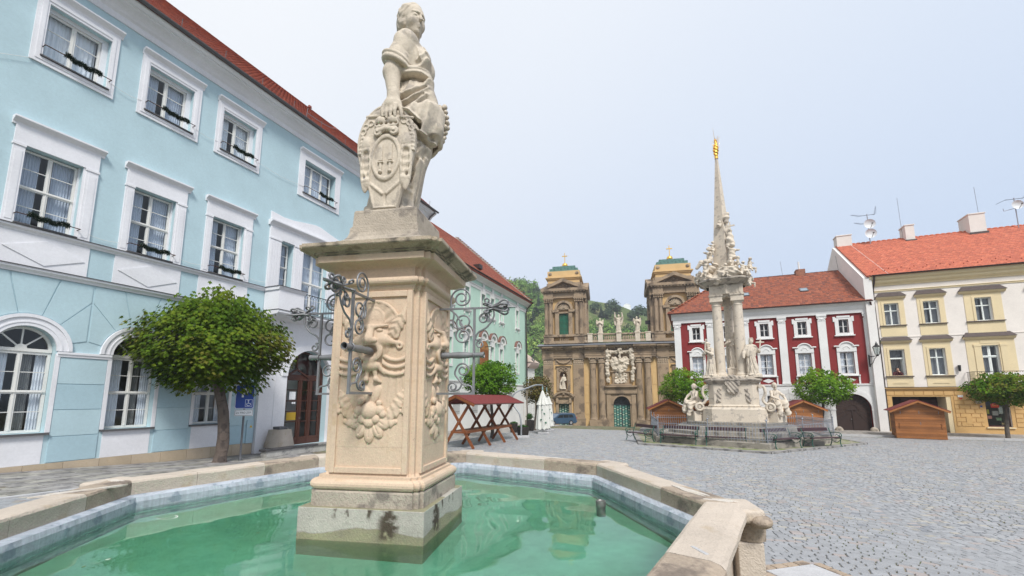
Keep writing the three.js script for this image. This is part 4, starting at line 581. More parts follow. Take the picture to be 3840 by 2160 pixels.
// tiles over a slope: O eave corner, U along the eave (unit), V up the slope (unit); bounds(v) -> [u0,u1]
function tiles(parent, O, U, V, Lv, bounds, tw, ex, cols, nPart = 0, opt = {}) {
  const N = new THREE.Vector3().crossVectors(U, V).normalize(), list = [], X = new THREE.Matrix4();
  const rows = Math.floor(Lv / ex); for (let r = 0; r < rows; r++) { const [u0, u1] = bounds(r * ex); for (let u = u0 + (r % 2 ? tw / 2 : 0); u < u1; u += tw) list.push([u, r * ex, r]); }
  const g = tileShape(tw, ex * 1.9, opt.th ?? 0.018, opt.round ?? true), col = () => { const c = cols[Math.floor(rnd() * cols.length)], s = rr(0.85, 1.15); return lin(c[0] * s, c[1] * s, c[2] * s); };
  const mtx = ([u, v]) => { const tilt = 0.055, vv = V.clone().multiplyScalar(Math.cos(tilt)).addScaledVector(N, -Math.sin(tilt)), nn = N.clone().multiplyScalar(Math.cos(tilt)).addScaledVector(V, Math.sin(tilt)); X.makeBasis(U, vv, nn); X.setPosition(O.clone().addScaledVector(U, u + rr(-0.004, 0.004)).addScaledVector(V, v + rr(-0.006, 0.006)).addScaledVector(N, 0.02 + rr(0, 0.006))); return X; };
  const mm = opt.mat ?? (M.tile ??= mat(lin(1, 1, 1), { m: T.tile, roughness: 0.85 }));
  const vari = nPart ? Array.from({ length: 6 }, () => { const m = mm.clone(); m.color = col(); return m; }) : [];
  const own = nPart ? list.filter(opt.pick ?? (() => true)).slice(0, nPart) : [], set = new Set(own);
  for (const t of own) { const o = new THREE.Mesh(g, vari[Math.floor(rnd() * 6)]); o.name = 'roof_tile'; mtx(t).decompose(o.position, o.quaternion, o.scale); parent.add(o); }
  const rest = list.filter(t => !set.has(t)), im = new THREE.InstancedMesh(g, mm, rest.length); rest.forEach((t, i) => { im.setMatrixAt(i, mtx(t)); im.setColorAt(i, col()); }); im.name = 'tile_covering'; im.userData.kind = 'stuff'; parent.add(im);
}
const V3 = (x, y, z) => new THREE.Vector3(x, y, z);
function frameAt(name, label, cat, x, z, az, y = 0) { return thing(name, label, cat, [x, y, z], Math.PI / 2 - az * DEG); }
// needles of an evergreen garland along x, length L
function garlandMesh(L, parent) {
  const v = [], add = (x, y, z) => { const a = rnd() * 6.28, e = rr(-1, 1), l = rr(0.07, 0.12), dx = rr(-0.6, 0.6) * l, dy = Math.sin(a) * l, dz = Math.cos(a) * l; const w = 0.011; v.push(x - w, y, z, x + w, y + 0.002, z, x + dx, y + dy, z + dz); v.push(x, y - w, z, x, y + w, z, x + dx, y + dy, z + dz); };
  for (let i = 0; i < 1300; i++) { const t = rnd(), x = (t - 0.5) * L; add(x, -0.05 * Math.sin(Math.PI * t) + rr(-0.012, 0.012) + 0.02 * Math.sin(t * 17), rr(-0.015, 0.015)); }
  const g = new THREE.BufferGeometry(); g.setAttribute('position', new THREE.Float32BufferAttribute(v, 3)); g.computeVertexNormals(); const m = new MB().add(g).build('needles', mat(lin(0.012, 0.035, 0.018), { roughness: 0.9, side: THREE.DoubleSide }), parent);
  const b = new MB(); for (let i = 0; i < 26; i++) { const t = rnd(); b.sphere((t - 0.5) * L, -0.05 * Math.sin(Math.PI * t) + rr(-0.05, 0.05), rr(0.02, 0.06), 0.007, 1, 1, 1, 5, 4); } b.build('bulbs', M.frame, parent); return parent;
}
// ---------- the pale blue town hall ----------
const BX = -13.41, BZ = -11.754, BT = Math.PI / 2 - 22.78 * DEG;
const hall = thing('town_hall', 'long pale blue town hall with white trim and red tiled roof', 'building', [BX, 0, BZ], BT);
const bw = (s, y, z) => { const v = V3(s, y, z).applyAxisAngle(V3(0, 1, 0), BT); return [v.x + BX, v.y, v.z + BZ]; };
{
  const H = hall, TW = [[-0.76, 1.17], [1.82, 3.78], [4.40, 6.31]], TWO = [[-0.51, 0.97], [2.06, 3.52], [4.64, 6.07]], F1 = [[-0.53, 0.74], [2.05, 3.33], [4.62, 5.92]], GA = [[-0.55, 0.73], [2.05, 3.33], [4.62, 5.90]];
  const holes = []; for (const [a, b] of TWO) holes.push(rect(a, b, 11.74, 13.42)); holes.push(rect(8.62, 10.58, 11.74, 13.42)); for (const [a, b] of F1) holes.push(rect(a, b, 6.70, 8.93)); for (const [a, b] of GA) holes.push(archPts(a, b, 0.98, 3.28)); holes.push(rect(7.66, 8.32, 6.72, 8.93), rect(8.86, 10.34, 5.9, 8.93), rect(10.88, 11.54, 6.72, 8.93)); holes.push(archPts(8.36, 10.84, -0.2, 2.9));
  new MB().prism([[-12, -1.2], [19, -1.2], [19, 14.5], [-12, 14.5]], -0.45, 0, holes).build('wall', M.blue, H);
  const sh = new MB(); sh.box(-12, -11.6, -1.2, 14.5, -12, -0.46); sh.box(18.6, 19, -1.2, 14.5, -12, -0.46); sh.box(-12, 19, -1.2, 14.5, -12.4, -12.01); sh.build('rear_walls', M.blue, H);
  const rm = new MB(); for (const y of [5.2, 10.6, 14.4]) rm.box(-11.5, 18.5, y, y + 0.3, -11.9, -0.5); rm.box(-11.5, 18.5, -0.9, -0.6, -11.9, -0.5); rm.box(-11.5, 18.5, -0.55, 14.3, -4.2, -4.05); rm.build('rooms', mat(lin(0.62, 0.6, 0.56)), H);
  // cornice, gutter, roof
  const prof = [[0, 14.28], [0.05, 14.28], [0.07, 14.36], [0.07, 14.47], [0.1, 14.5], [0.14, 14.53], [0.2, 14.62], [0.3, 14.7], [0.42, 14.75], [0.44, 14.79], [0.52, 14.8], [0.56, 14.85], [0.6, 14.88], [0.6, 14.94], [0, 14.94]];
  new MB().run(prof, -12.2, 19.35).build('eaves_cornice', M.white, H);
  const gp = arc(0.7, 15.0, 0.085, Math.PI, 2 * Math.PI, 8).map(p => [p[0], p[1]]), gi = arc(0.7, 15.0, 0.075, 2 * Math.PI, Math.PI, 8); new MB().run([...gp, ...gi], -12.2, 19.4).build('gutter', M.flash, H);
  const rf = new MB(), pit = 43 * DEG, run = 6.6; rf.prism([[0.64, 14.98], [0.64, 15.0], [0.64 - run, 15.0 + run * Math.tan(pit)], [0.64 - 2 * run, 15.0], [0.64 - 2 * run, 14.95]].map(p => [p[0], p[1]]), 0, 31.3, [], new THREE.Matrix4().set(0, 0, 1, -12.1, 0, 1, 0, 0, 1, 0, 0, 0, 0, 0, 0, 1)); const roof = rf.build('roof', mat(lin(0.36, 0.1, 0.06), { m: T.tile }), H);
  tiles(roof, V3(-12.1, 14.99, 0.68), V3(1, 0, 0), V3(0, Math.sin(pit), -Math.cos(pit)), run / Math.cos(pit), () => [0, 31.2], 0.185, 0.16, [[0.42, 0.10, 0.055], [0.36, 0.085, 0.05], [0.46, 0.13, 0.07], [0.30, 0.075, 0.05]], 240, { pick: t => t[2] < 2 && t[0] > 12.4 });
  for (let s = 1; s < 19; s += 1.6) new MB().bar([s, 15.25, 0.5], [s, 15.55, 0.5], 0.012, 5).bar([s, 15.5, 0.5], [s, 15.5, 0.56], 0.012, 5).build('snow_guard', M.flash, roof);
  // string courses
  const course = (y, h, out, x0, x1, nm) => { new MB().run([[0, y], [out * 0.35, y], [out * 0.45, y + h * 0.3], [out * 0.85, y + h * 0.55], [out, y + h * 0.65], [out, y + h], [0, y + h]], x0, x1).build(nm, M.white, H); new MB().box(x0, x1, y + h + 0.002, y + h + 0.02, 0.001, out + 0.03).build('flashing', M.flash, H); };
  course(5.36, 0.17, 0.13, -12, 7.05, 'string_course'); course(6.48, 0.15, 0.12, -12, 7.05, 'sill_course'); course(5.36, 0.17, 0.13, 12.15, 19, 'string_course'); course(6.48, 0.15, 0.12, 12.15, 19, 'sill_course');
  // first-floor aprons with raised lozenge
  for (const [a, b] of [[-0.76, 1.15], [1.78, 3.72], [4.33, 6.26]]) {
    new MB().box(a, b, 5.56, 6.478, 0.001, 0.03).build('apron', M.white, H); const c = (a + b) / 2, w = 0.86, m = 6.01, h = 0.36; const b2 = new MB(), v = [], q = [[c - w, m], [c, m - h], [c + w, m], [c, m + h]], ce = [c, m, 0.055]; for (let i = 0; i < 4; i++) { const p0 = q[i], p1 = q[(i + 1) % 4]; v.push(p0[0], p0[1], 0.029, p1[0], p1[1], 0.029, p1[0], p1[1], 0.052, p0[0], p0[1], 0.029, p1[0], p1[1], 0.052, p0[0], p0[1], 0.052, p0[0], p0[1], 0.052, p1[0], p1[1], 0.052, ...ce); } const g = new THREE.BufferGeometry(); g.setAttribute('position', new THREE.Float32BufferAttribute(v, 3)); g.computeVertexNormals(); b2.add(g).build('lozenge', M.white, H);
  }
  const crown = (x0, x1, y, b, k = 1) => { b.run([[0, y], [0.05 * k, y], [0.06 * k, y + 0.06], [0.10 * k, y + 0.1], [0.17 * k, y + 0.15], [0.19 * k, y + 0.17], [0.19 * k, y + 0.215], [0, y + 0.215]], x0, x1); };
  const cur1 = [[0.03, 0.97, M.curtain, 12]], blind = mat(lin(0.62, 0.66, 0.74)), cur2 = [[0.02, 0.98, blind, 14]];
  const rail = (x0, x1, y, k) => { const b = new MB(); b.bar([x0, y, 0.22], [x1, y, 0.22], 0.014, 6); for (const x of [x0, x1]) b.bar([x, y, 0.22], [x, y, -0.02], 0.012, 6); b.build('sill_rail', mat(lin(0.09, 0.04, 0.03), { m: T.rust }), H); };
  // top-floor windows
  TW.forEach(([a, b], i) => {
    const [c, d] = TWO[i], s = new MB(); s.prism(rect(a, b, 11.5, 13.68), 0.001, 0.05, [rect(c, d, 11.74, 13.42)]); s.prism(rect(a + 0.1, b - 0.1, 11.6, 13.58), 0.051, 0.07, [rect(a + 0.2, b - 0.2, 11.68, 13.5)]); crown(a - 0.02, b + 0.06, 13.68, s); s.build('surround', M.white, H);
    new MB().box(c - 0.06, d + 0.06, 11.70, 11.735, -0.2, 0.12).build('window_sill', M.flash, H);
    windowPart(H, c + 0.01, d - 0.16, 11.75, 13.3, -0.22, '1|1', '3', { curtains: i === 1 ? cur2 : cur1, heavy: 0.11 }); const rv = new MB(); rv.box(d - 0.155, d, 11.74, 13.42, -0.30, -0.16); rv.box(c, d - 0.16, 13.305, 13.42, -0.3, -0.16); rv.build('reveal_board', M.white, H);
    rail(c - 0.02, d + 0.04, 12.0);
  });
  { const s = new MB(), a = 8.31, b = 10.9; s.prism(rect(a, b, 11.5, 13.68), 0.001, 0.05, [rect(8.62, 10.58, 11.74, 13.42)]); crown(a - 0.02, b + 0.06, 13.68, s); s.build('surround', M.white, H); windowPart(H, 8.63, 10.45, 11.75, 13.32, -0.22, '1|1|1', '3', { curtains: cur2, heavy: 0.1 }); new MB().box(8.55, 10.65, 11.70, 11.735, -0.2, 0.12).build('window_sill', M.flash, H); rail(8.6, 10.6, 12.0); }
  // first-floor windows with pilaster strips and entablature
  F1.forEach(([c, d], i) => {
    const a = c - 0.24, b = d + 0.35 - (i ? 0.02 : 0), s = new MB(); s.box(a, c, 6.655, 8.86, 0.001, 0.06); s.box(d + 0.06, b, 6.655, 8.86, 0.001, 0.06); s.box(a + 0.05, c - 0.05, 6.75, 8.72, 0.061, 0.072); s.box(d + 0.12, b - 0.06, 6.75, 8.72, 0.061, 0.072); s.box(a - 0.02, c + 0.01, 8.861, 8.93, 0.001, 0.085); s.box(d + 0.04, b + 0.02, 8.861, 8.93, 0.001, 0.085); s.box(d, d + 0.059, 6.655, 8.93, 0.001, 0.02);
    s.box(a, b, 8.931, 9.44, 0.001, 0.055); crown(a - 0.08, b + 0.1, 9.44, s); s.build('surround', M.white, H);
    windowPart(H, c + 0.01, d - 0.05, 6.71, 8.9, -0.2, '1|1', '2|2', { curtains: i ? cur2 : [[0.02, 0.98, mat(lin(0.56, 0.6, 0.68)), 15]], heavy: 0.095 }); new MB().box(d - 0.045, d, 6.7, 8.93, -0.3, -0.15).build('reveal_board', M.white, H); new MB().box(c - 0.02, d + 0.03, 6.66, 6.698, -0.2, 0.16).build('window_sill', M.flash, H); rail(c - 0.02, d + 0.05, 6.93);
  });
  // ground-floor arched windows
  GA.forEach(([a, b]) => {
    const c = (a + b) / 2, r = (b - a) / 2, s = new MB(); s.prism([...arc(c, 3.28, r + 0.33, 0, Math.PI, 24), ...arc(c, 3.28, r, Math.PI, 0, 24)], 0.001, 0.05); s.prism([...arc(c, 3.28, r + 0.33, 0, Math.PI, 24), ...arc(c, 3.28, r + 0.24, Math.PI, 0, 24)], 0.051, 0.085); s.prism([...arc(c, 3.28, r + 0.12, 0, Math.PI, 24), ...arc(c, 3.28, r + 0.09, Math.PI, 0, 24)], 0.051, 0.065); s.box(a - 0.1, a, 0.98, 3.2, 0.001, 0.04); s.box(b, b + 0.1, 0.98, 3.2, 0.001, 0.04); s.build('archivolt', M.white, H);
    const w = windowPart(H, a + 0.01, b - 0.01, 0.99, 3.22, -0.22, '1|1', '2|2', { curtains: [[0.0, 0.36, M.curtain, 6], [0.52, 0.75, M.curtainDark, 6], [0.8, 1, M.curtain, 4]], heavy: 0.1, fw: 0.07 });
    const f = new MB(); f.prism([...arc(c, 3.28, r - 0.005, 0, Math.PI, 20), ...arc(c, 3.28, r - 0.075, Math.PI, 0, 20)], -0.28, -0.22); f.box(a + 0.01, b - 0.01, 3.222, 3.31, -0.29, -0.19); for (const t of [45, 90, 135]) { const e = t * DEG; f.beam([c + 0.1 * Math.cos(e), 3.3 + 0.1 * Math.sin(e), -0.25], [c + (r - 0.06) * Math.cos(e), 3.28 + (r - 0.06) * Math.sin(e), -0.25], 0.035, 0.04); } f.prism(arc(c, 3.31, 0.12, 0, Math.PI, 10), -0.27, -0.215); const fl = f.build('fanlight', M.frame, H);
    const sg = new THREE.Shape(arc(c, 3.31, r - 0.04, 0, Math.PI, 20).map(p => new THREE.Vector2(...p))), gm = new THREE.Mesh(new THREE.ShapeGeometry(sg), M.glass); gm.name = 'pane'; gm.position.z = -0.25; fl.add(gm);
    new MB().box(a - 0.08, b + 0.08, 0.915, 0.975, -0.2, 0.10).build('window_sill', M.flash, H); new MB().box(a, b, 0.13, 0.913, 0.001, 0.012).build('apron', M.white, H);
  });
  // rusticated pier blocks between the arches: each a slightly proud block with open joints
  const piers = [[-2.1, -0.66], [0.84, 1.94], [3.44, 4.51], [6.01, 7.05], [12.15, 18.9]]; const lv = [0.13, 0.85, 1.60, 2.34, 3.12]; M.blue2 = M.blue.clone(); M.blue2.color = lin(0.44, 0.61, 0.685);
  for (const [a, b] of piers) { for (let k = 0; k < 4; k++) new MB().rbox(a, b, lv[k] + 0.009, lv[k + 1] - 0.009, -0.02, 0.025, 0.006).build('rustic_block', k % 2 ? M.blue : M.blue2, H); new MB().run([[0, 3.12], [0.05, 3.12], [0.055, 3.17], [0.08, 3.2], [0.08, 3.26], [0, 3.27]], a - 0.08, b + 0.08).build('impost', M.white, H); }
  // incised voussoir joints above: thin grooves in a proud skin of blocks
  for (const c0 of [0.09, 2.69, 5.26]) { const top = 5.34, R = 1.0, cy = 3.28; const rays = [[-75, -40], [-40, -14], [-14, 14], [14, 40], [40, 75]]; for (const [d0, d1] of rays) { const P = (d, r) => [c0 + r * Math.sin(d * DEG), cy + r * Math.cos(d * DEG)], g = 0.5; const out = d => { const s = Math.sin(d * DEG), k = Math.cos(d * DEG), rt = (top - cy) / k, rs = 1.27 / Math.abs(s || 1e-6); return P(d, Math.min(rt, rs)); }; const a = d0 + g, b = d1 - g, pts = [P(a, R), P((a + b) / 2, R), P(b, R), out(b)]; const corner = [c0 + Math.sign(d0 + d1) * 1.27, top]; const oa = out(a), ob = out(b); if (Math.abs(oa[1] - top) > 0.01 !== Math.abs(ob[1] - top) > 0.01) pts.push(corner); pts.push(oa); new MB().prism(pts, 0.001, 0.02).build('voussoir', M.blue, H); } }
  // stone plinth slabs
  for (let s = -2.1, k = 0; s < 7.0; s += 0.83, k++) new MB().rbox(s + 0.004, Math.min(s + 0.826, 7.05), -0.9, 0.12 + 0.002 * (k % 3), -0.02, 0.035, 0.004).build('plinth_slab', [M.sandTile ??= mat(lin(0.56, 0.455, 0.335), { m: T.stone }), M.sandTile2 ??= mat(lin(0.52, 0.42, 0.30), { m: T.stone })][k % 2], H);
  // portal: white projecting bay, balcony, pediment
  const P = new MB(); P.prism(rect(7.05, 12.15, -0.6, 5.4), 0.001, 0.18, [archPts(8.36, 10.84, -0.2, 2.9), rect(8.359, 10.841, -0.7, -0.19)].slice(0, 1)); P.build('portal_wall', M.white, H);
  const PV = new MB(); PV.prism([...arc(9.6, 2.9, 1.53, 0, Math.PI, 28), ...arc(9.6, 2.9, 1.25, Math.PI, 0, 28)], 0.181, 0.23); PV.box(7.75, 7.79, 0.1, 5.0, 0.181, 0.2); PV.build('door_archivolt', M.white, H);
  const BAL = new MB(); BAL.run([[0.18, 5.3], [0.3, 5.32], [0.45, 5.42], [0.95, 5.46], [1.0, 5.52], [1.0, 5.62], [0.18, 5.62]], 7.0, 12.2); BAL.build('balcony_slab', M.white, H); new MB().box(6.98, 12.22, 5.621, 5.64, 0.1, 1.03).build('flashing', M.flash, H);
  for (const [a, b] of [[7.06, 8.35], [10.85, 12.14]]) { new MB().box(a, b, 5.641, 6.5, 0.02, 0.9).build('balcony_pier', M.white, H); new MB().run([[0.02, 6.5], [0.92, 6.5], [0.95, 6.55], [0.98, 6.6], [0.98, 6.64], [0.02, 6.64]], a - 0.05, b + 0.05).build('pier_cap', M.white, H); new MB().box(a - 0.08, b + 0.08, 6.641, 6.66, 0.02, 1.02).build('flashing', M.flash, H); }
  { const b = new MB(); b.beam([8.36, 6.58, 0.85], [10.84, 6.58, 0.85], 0.03, 0.03); b.beam([8.36, 5.72, 0.85], [10.84, 5.72, 0.85], 0.025, 0.025); b.build('balcony_rail', M.black, H); for (let i = 0; i < 16; i++) { const x = 8.42 + i * 0.157; const q = new MB(); q.bar([x, 5.73, 0.85], [x, 6.4, 0.85], 0.009, 5); q.tube([[x, 6.36, 0.85], [x + 0.01, 6.45, 0.85], [x + 0.0785, 6.56, 0.85]], 0.008, 5, 6); q.tube([[x, 6.36, 0.85], [x - 0.01, 6.45, 0.85], [x - 0.0785, 6.56, 0.85]], 0.008, 5, 6); q.build('baluster', M.black, H); } }
  const up = new MB(); for (const [a, b] of [[7.06, 7.64], [8.34, 8.84], [10.36, 10.86], [11.56, 12.14]]) { up.box(a, b, 6.66, 8.9, 0.001, 0.09); for (let k = 0; k < 4; k++) { const w = (b - a - 0.08) / 4; up.box(a + 0.04 + k * w + 0.015, a + 0.04 + (k + 1) * w - 0.015, 6.72, 8.8, 0.091, 0.105); } up.box(a - 0.01, b + 0.01, 8.901, 8.97, 0.001, 0.12); } up.box(7.06, 12.14, 8.971, 9.5, 0.001, 0.09); up.build('portal_pilasters', M.white, H);
  { const s = new MB(); s.run([[0, 9.5], [0.1, 9.5], [0.13, 9.57], [0.22, 9.63], [0.26, 9.68], [0.26, 9.74], [0, 9.74]], 6.98, 12.22); s.prism([[7.06, 9.741], [12.14, 9.741], [12.14, 10.14], [11.6, 10.08], [11.0, 10.11], [10.4, 10.23], [9.75, 10.37], [9.45, 10.37], [8.8, 10.25], [8.24, 10.13], [7.68, 10.08], [7.06, 10.14]], 0.001, 0.07); s.build('pediment', M.white, H); }
  windowPart(H, 7.67, 8.22, 6.73, 8.92, -0.2, '1', '2|2', { curtains: cur2 }); windowPart(H, 10.98, 11.53, 6.73, 8.92, -0.2, '1', '2|2', { curtains: cur2 }); windowPart(H, 8.87, 10.33, 5.9, 8.92, -0.2, '1|1', '2|2', { curtains: cur2, heavy: 0.12 });
  // door: brown glazed leaves under a fanlight
  const dw = M.doorwood = mat(lin(0.085, 0.026, 0.014), { m: T.wood, roughness: 0.5 }), f = new MB(), z = -0.3; f.prism([...archPts(8.37, 10.83, -0.2, 2.9, 24)], z - 0.1, z, [rect(8.47, 9.05, -0.05, 2.78).map(p => p), archPts(8.47, 10.73, 3.0, 3.001, 2).slice(0, 0)].filter(h => h.length).slice(0, 0).concat([[[8.52, 3.02], [10.68, 3.02], ...arc(9.6, 2.98, 1.06, 0.03, Math.PI - 0.03, 20)], rect(8.47, 8.62, 0.1, 2.75), rect(8.72, 9.5, -0.12, 2.75), rect(9.56, 10.05, -0.12, 2.75), rect(10.14, 10.72, 0.0, 2.75)])); f.prism([[8.6, 2.86], [9.25, 3.2], [9.9, 2.86], [9.9, 2.95], [9.25, 3.3], [8.6, 2.95]], z, z + 0.06); f.box(9.22, 9.28, 3.3, 3.95, z - 0.08, z + 0.02); const door = f.build('entrance_door', dw, H);
  { const sg = new THREE.Shape([[8.52, 3.02], [10.68, 3.02], ...arc(9.6, 2.98, 1.06, 0.03, Math.PI - 0.03, 20)].map(p => new THREE.Vector2(...p))), gm = new THREE.Mesh(new THREE.ShapeGeometry(sg), M.glass); gm.name = 'pane'; gm.position.z = z - 0.05; door.add(gm); }
  for (const [a, b] of [[8.47, 8.62], [8.74, 9.49], [9.57, 10.04], [10.15, 10.71]]) { const q = new MB(); q.box(a, b, -0.12, 0.14, z - 0.08, z - 0.01); for (const y of [0.85, 1.32, 1.8, 2.3]) q.box(a, b, y - 0.02, y + 0.02, z - 0.07, z - 0.01); q.box(a, a + 0.07 * (b - a > 0.3), -0.12, 2.74, z - 0.08, z - 0.012); q.box(b - 0.07 * (b - a > 0.3) - 0.001, b, -0.12, 2.74, z - 0.08, z - 0.012); const leaf = q.build('door_leaf', dw, H); const gm = new THREE.Mesh(panePlane(b - a - 0.02, 2.6), M.glass); gm.name = 'pane'; gm.position.set((a + b) / 2, 1.44, z - 0.045); leaf.add(gm); }
  new MB().box(8.4, 10.8, -0.2, 3.9, z - 1.5, z - 1.45).build('lobby_wall', mat(lin(0.6, 0.58, 0.54)), H); new MB().bar([9.53, 1.0, z], [9.53, 1.0, z + 0.08], 0.014, 6).bar([9.53, 1.0, z + 0.08], [9.64, 1.0, z + 0.08], 0.012, 6).build('door_handle', M.iron, H);
  new MB().box(8.93, 9.27, 1.86, 2.22, z + 0.002, z + 0.008).build('notice', mat(lin(0.8, 0.8, 0.82)), H); new MB().box(8.84, 9.35, 0.92, 1.28, z + 0.002, z + 0.008).build('notice', mat(lin(0.42, 0.27, 0.02)), H, 'yellow notice on the entrance door'); { const n = new MB(); n.sphere(9.13, 1.7, z + 0.006, 0.05, 1, 1, 0.1); n.sphere(9.24, 1.7, z + 0.006, 0.055, 1, 1, 0.1); n.build('sticker', M.white, H); }
  new MB().rbox(6.72, 7.02, 0.12, 1.05, 0.03, 0.075, 0.008).build('meter_cabinet', mat(lin(0.46, 0.62, 0.70), { m: T.plaster }), H); new MB().prism([[6.83, 0.74], [6.95, 0.74], [6.89, 0.85]], 0.076, 0.08).build('warning_triangle', mat(lin(0.75, 0.5, 0.02)), H);
  // downpipe at the right end
  new MB().tube([[19.1, 14.9, 0.65], [18.98, 14.6, 0.35], [18.9, 14.2, 0.12], [18.9, 8, 0.1], [18.9, -0.4, 0.1]], 0.05, 8, 30).build('downpipe', M.flash, H);
  // garlands on the rails: separate things
  const gl = (s, y, L, label, proto) => { const p = bw(s, y, 0.23); if (!proto) { const t = thing('evergreen_garland', label, 'garland', p, BT, 'garlands on the town hall windows'); return garlandMesh(L, t); } return dup(proto, p, BT, label); };
  const g0 = gl(0.32, 12.02, 0.85, 'dark evergreen garland on the widest top floor window rail beside the corner'); g0.userData.label = 'evergreen garland on the top floor rail of the window farthest from the door';
  gl(2.9, 12.02, 0, 'evergreen garland on the middle one of the three plain top floor windows', g0); gl(5.45, 12.02, 0, 'evergreen garland on the top floor rail beside the three-part window', g0); gl(9.85, 12.02, 0, 'evergreen garland on the rail of the three-part window above the pediment', g0);
  gl(0.1, 6.95, 0, 'evergreen garland on the first floor window farthest from the balcony', g0); gl(2.75, 6.95, 0, 'evergreen garland on the middle first floor window', g0); gl(5.35, 6.95, 0, 'evergreen garland on the first floor window next to the balcony', g0);
  const cab = (pts, label) => { const t = thing('light_cable', label, 'cable', bw(pts[0][0], pts[0][1], 0), BT, 'cables strung along the town hall'); new MB().tube(pts.map(p => [p[0] - pts[0][0], p[1] - pts[0][1], p[2] ?? 0.06]), 0.006, 5, 20).build('wire', M.frame, t); };
  for (const [a, b, y] of [[1.0, 2.06, 12.0], [3.55, 4.64, 12.0], [6.1, 8.6, 12.0], [0.8, 2.05, 6.93], [3.4, 4.6, 6.93], [5.97, 7.3, 6.93]]) cab([[a, y], [(a + b) / 2, y - 0.09], [b, y]], `thin pale cable sagging between two ${y > 10 ? 'top' : 'first'} floor windows of the town hall`);
  cab([[-3.2, 10.0], [-1.6, 11.0], [-0.7, 11.5]], 'pale cable rising to the foot of the top floor window surround');
}
// floodlight arms on the town hall eaves
{ const p = bw(8.0, 15.1, 0.62), t = thing('roof_floodlights', 'pair of small floodlights on bent arms at the town hall eaves', 'floodlight', p, BT); const b = new MB(); b.tube([[0, 0, 0], [0, 0.45, 0.1], [0.15, 0.5, 0.15]], 0.015, 6, 12); b.tube([[0, 0.2, 0.05], [0.8, 0.05, 0.3], [1.35, 0.15, 0.35]], 0.015, 6, 14); b.build('arm', M.iron, t); for (const [x, y, z] of [[0.02, 0.5, 0.15], [1.4, 0.18, 0.36]]) new MB().rbox(x - 0.07, x + 0.07, y - 0.05, y + 0.06, z - 0.05, z + 0.06, 0.015).build('lamp_head', mat(lin(0.3, 0.1, 0.08)), t); }
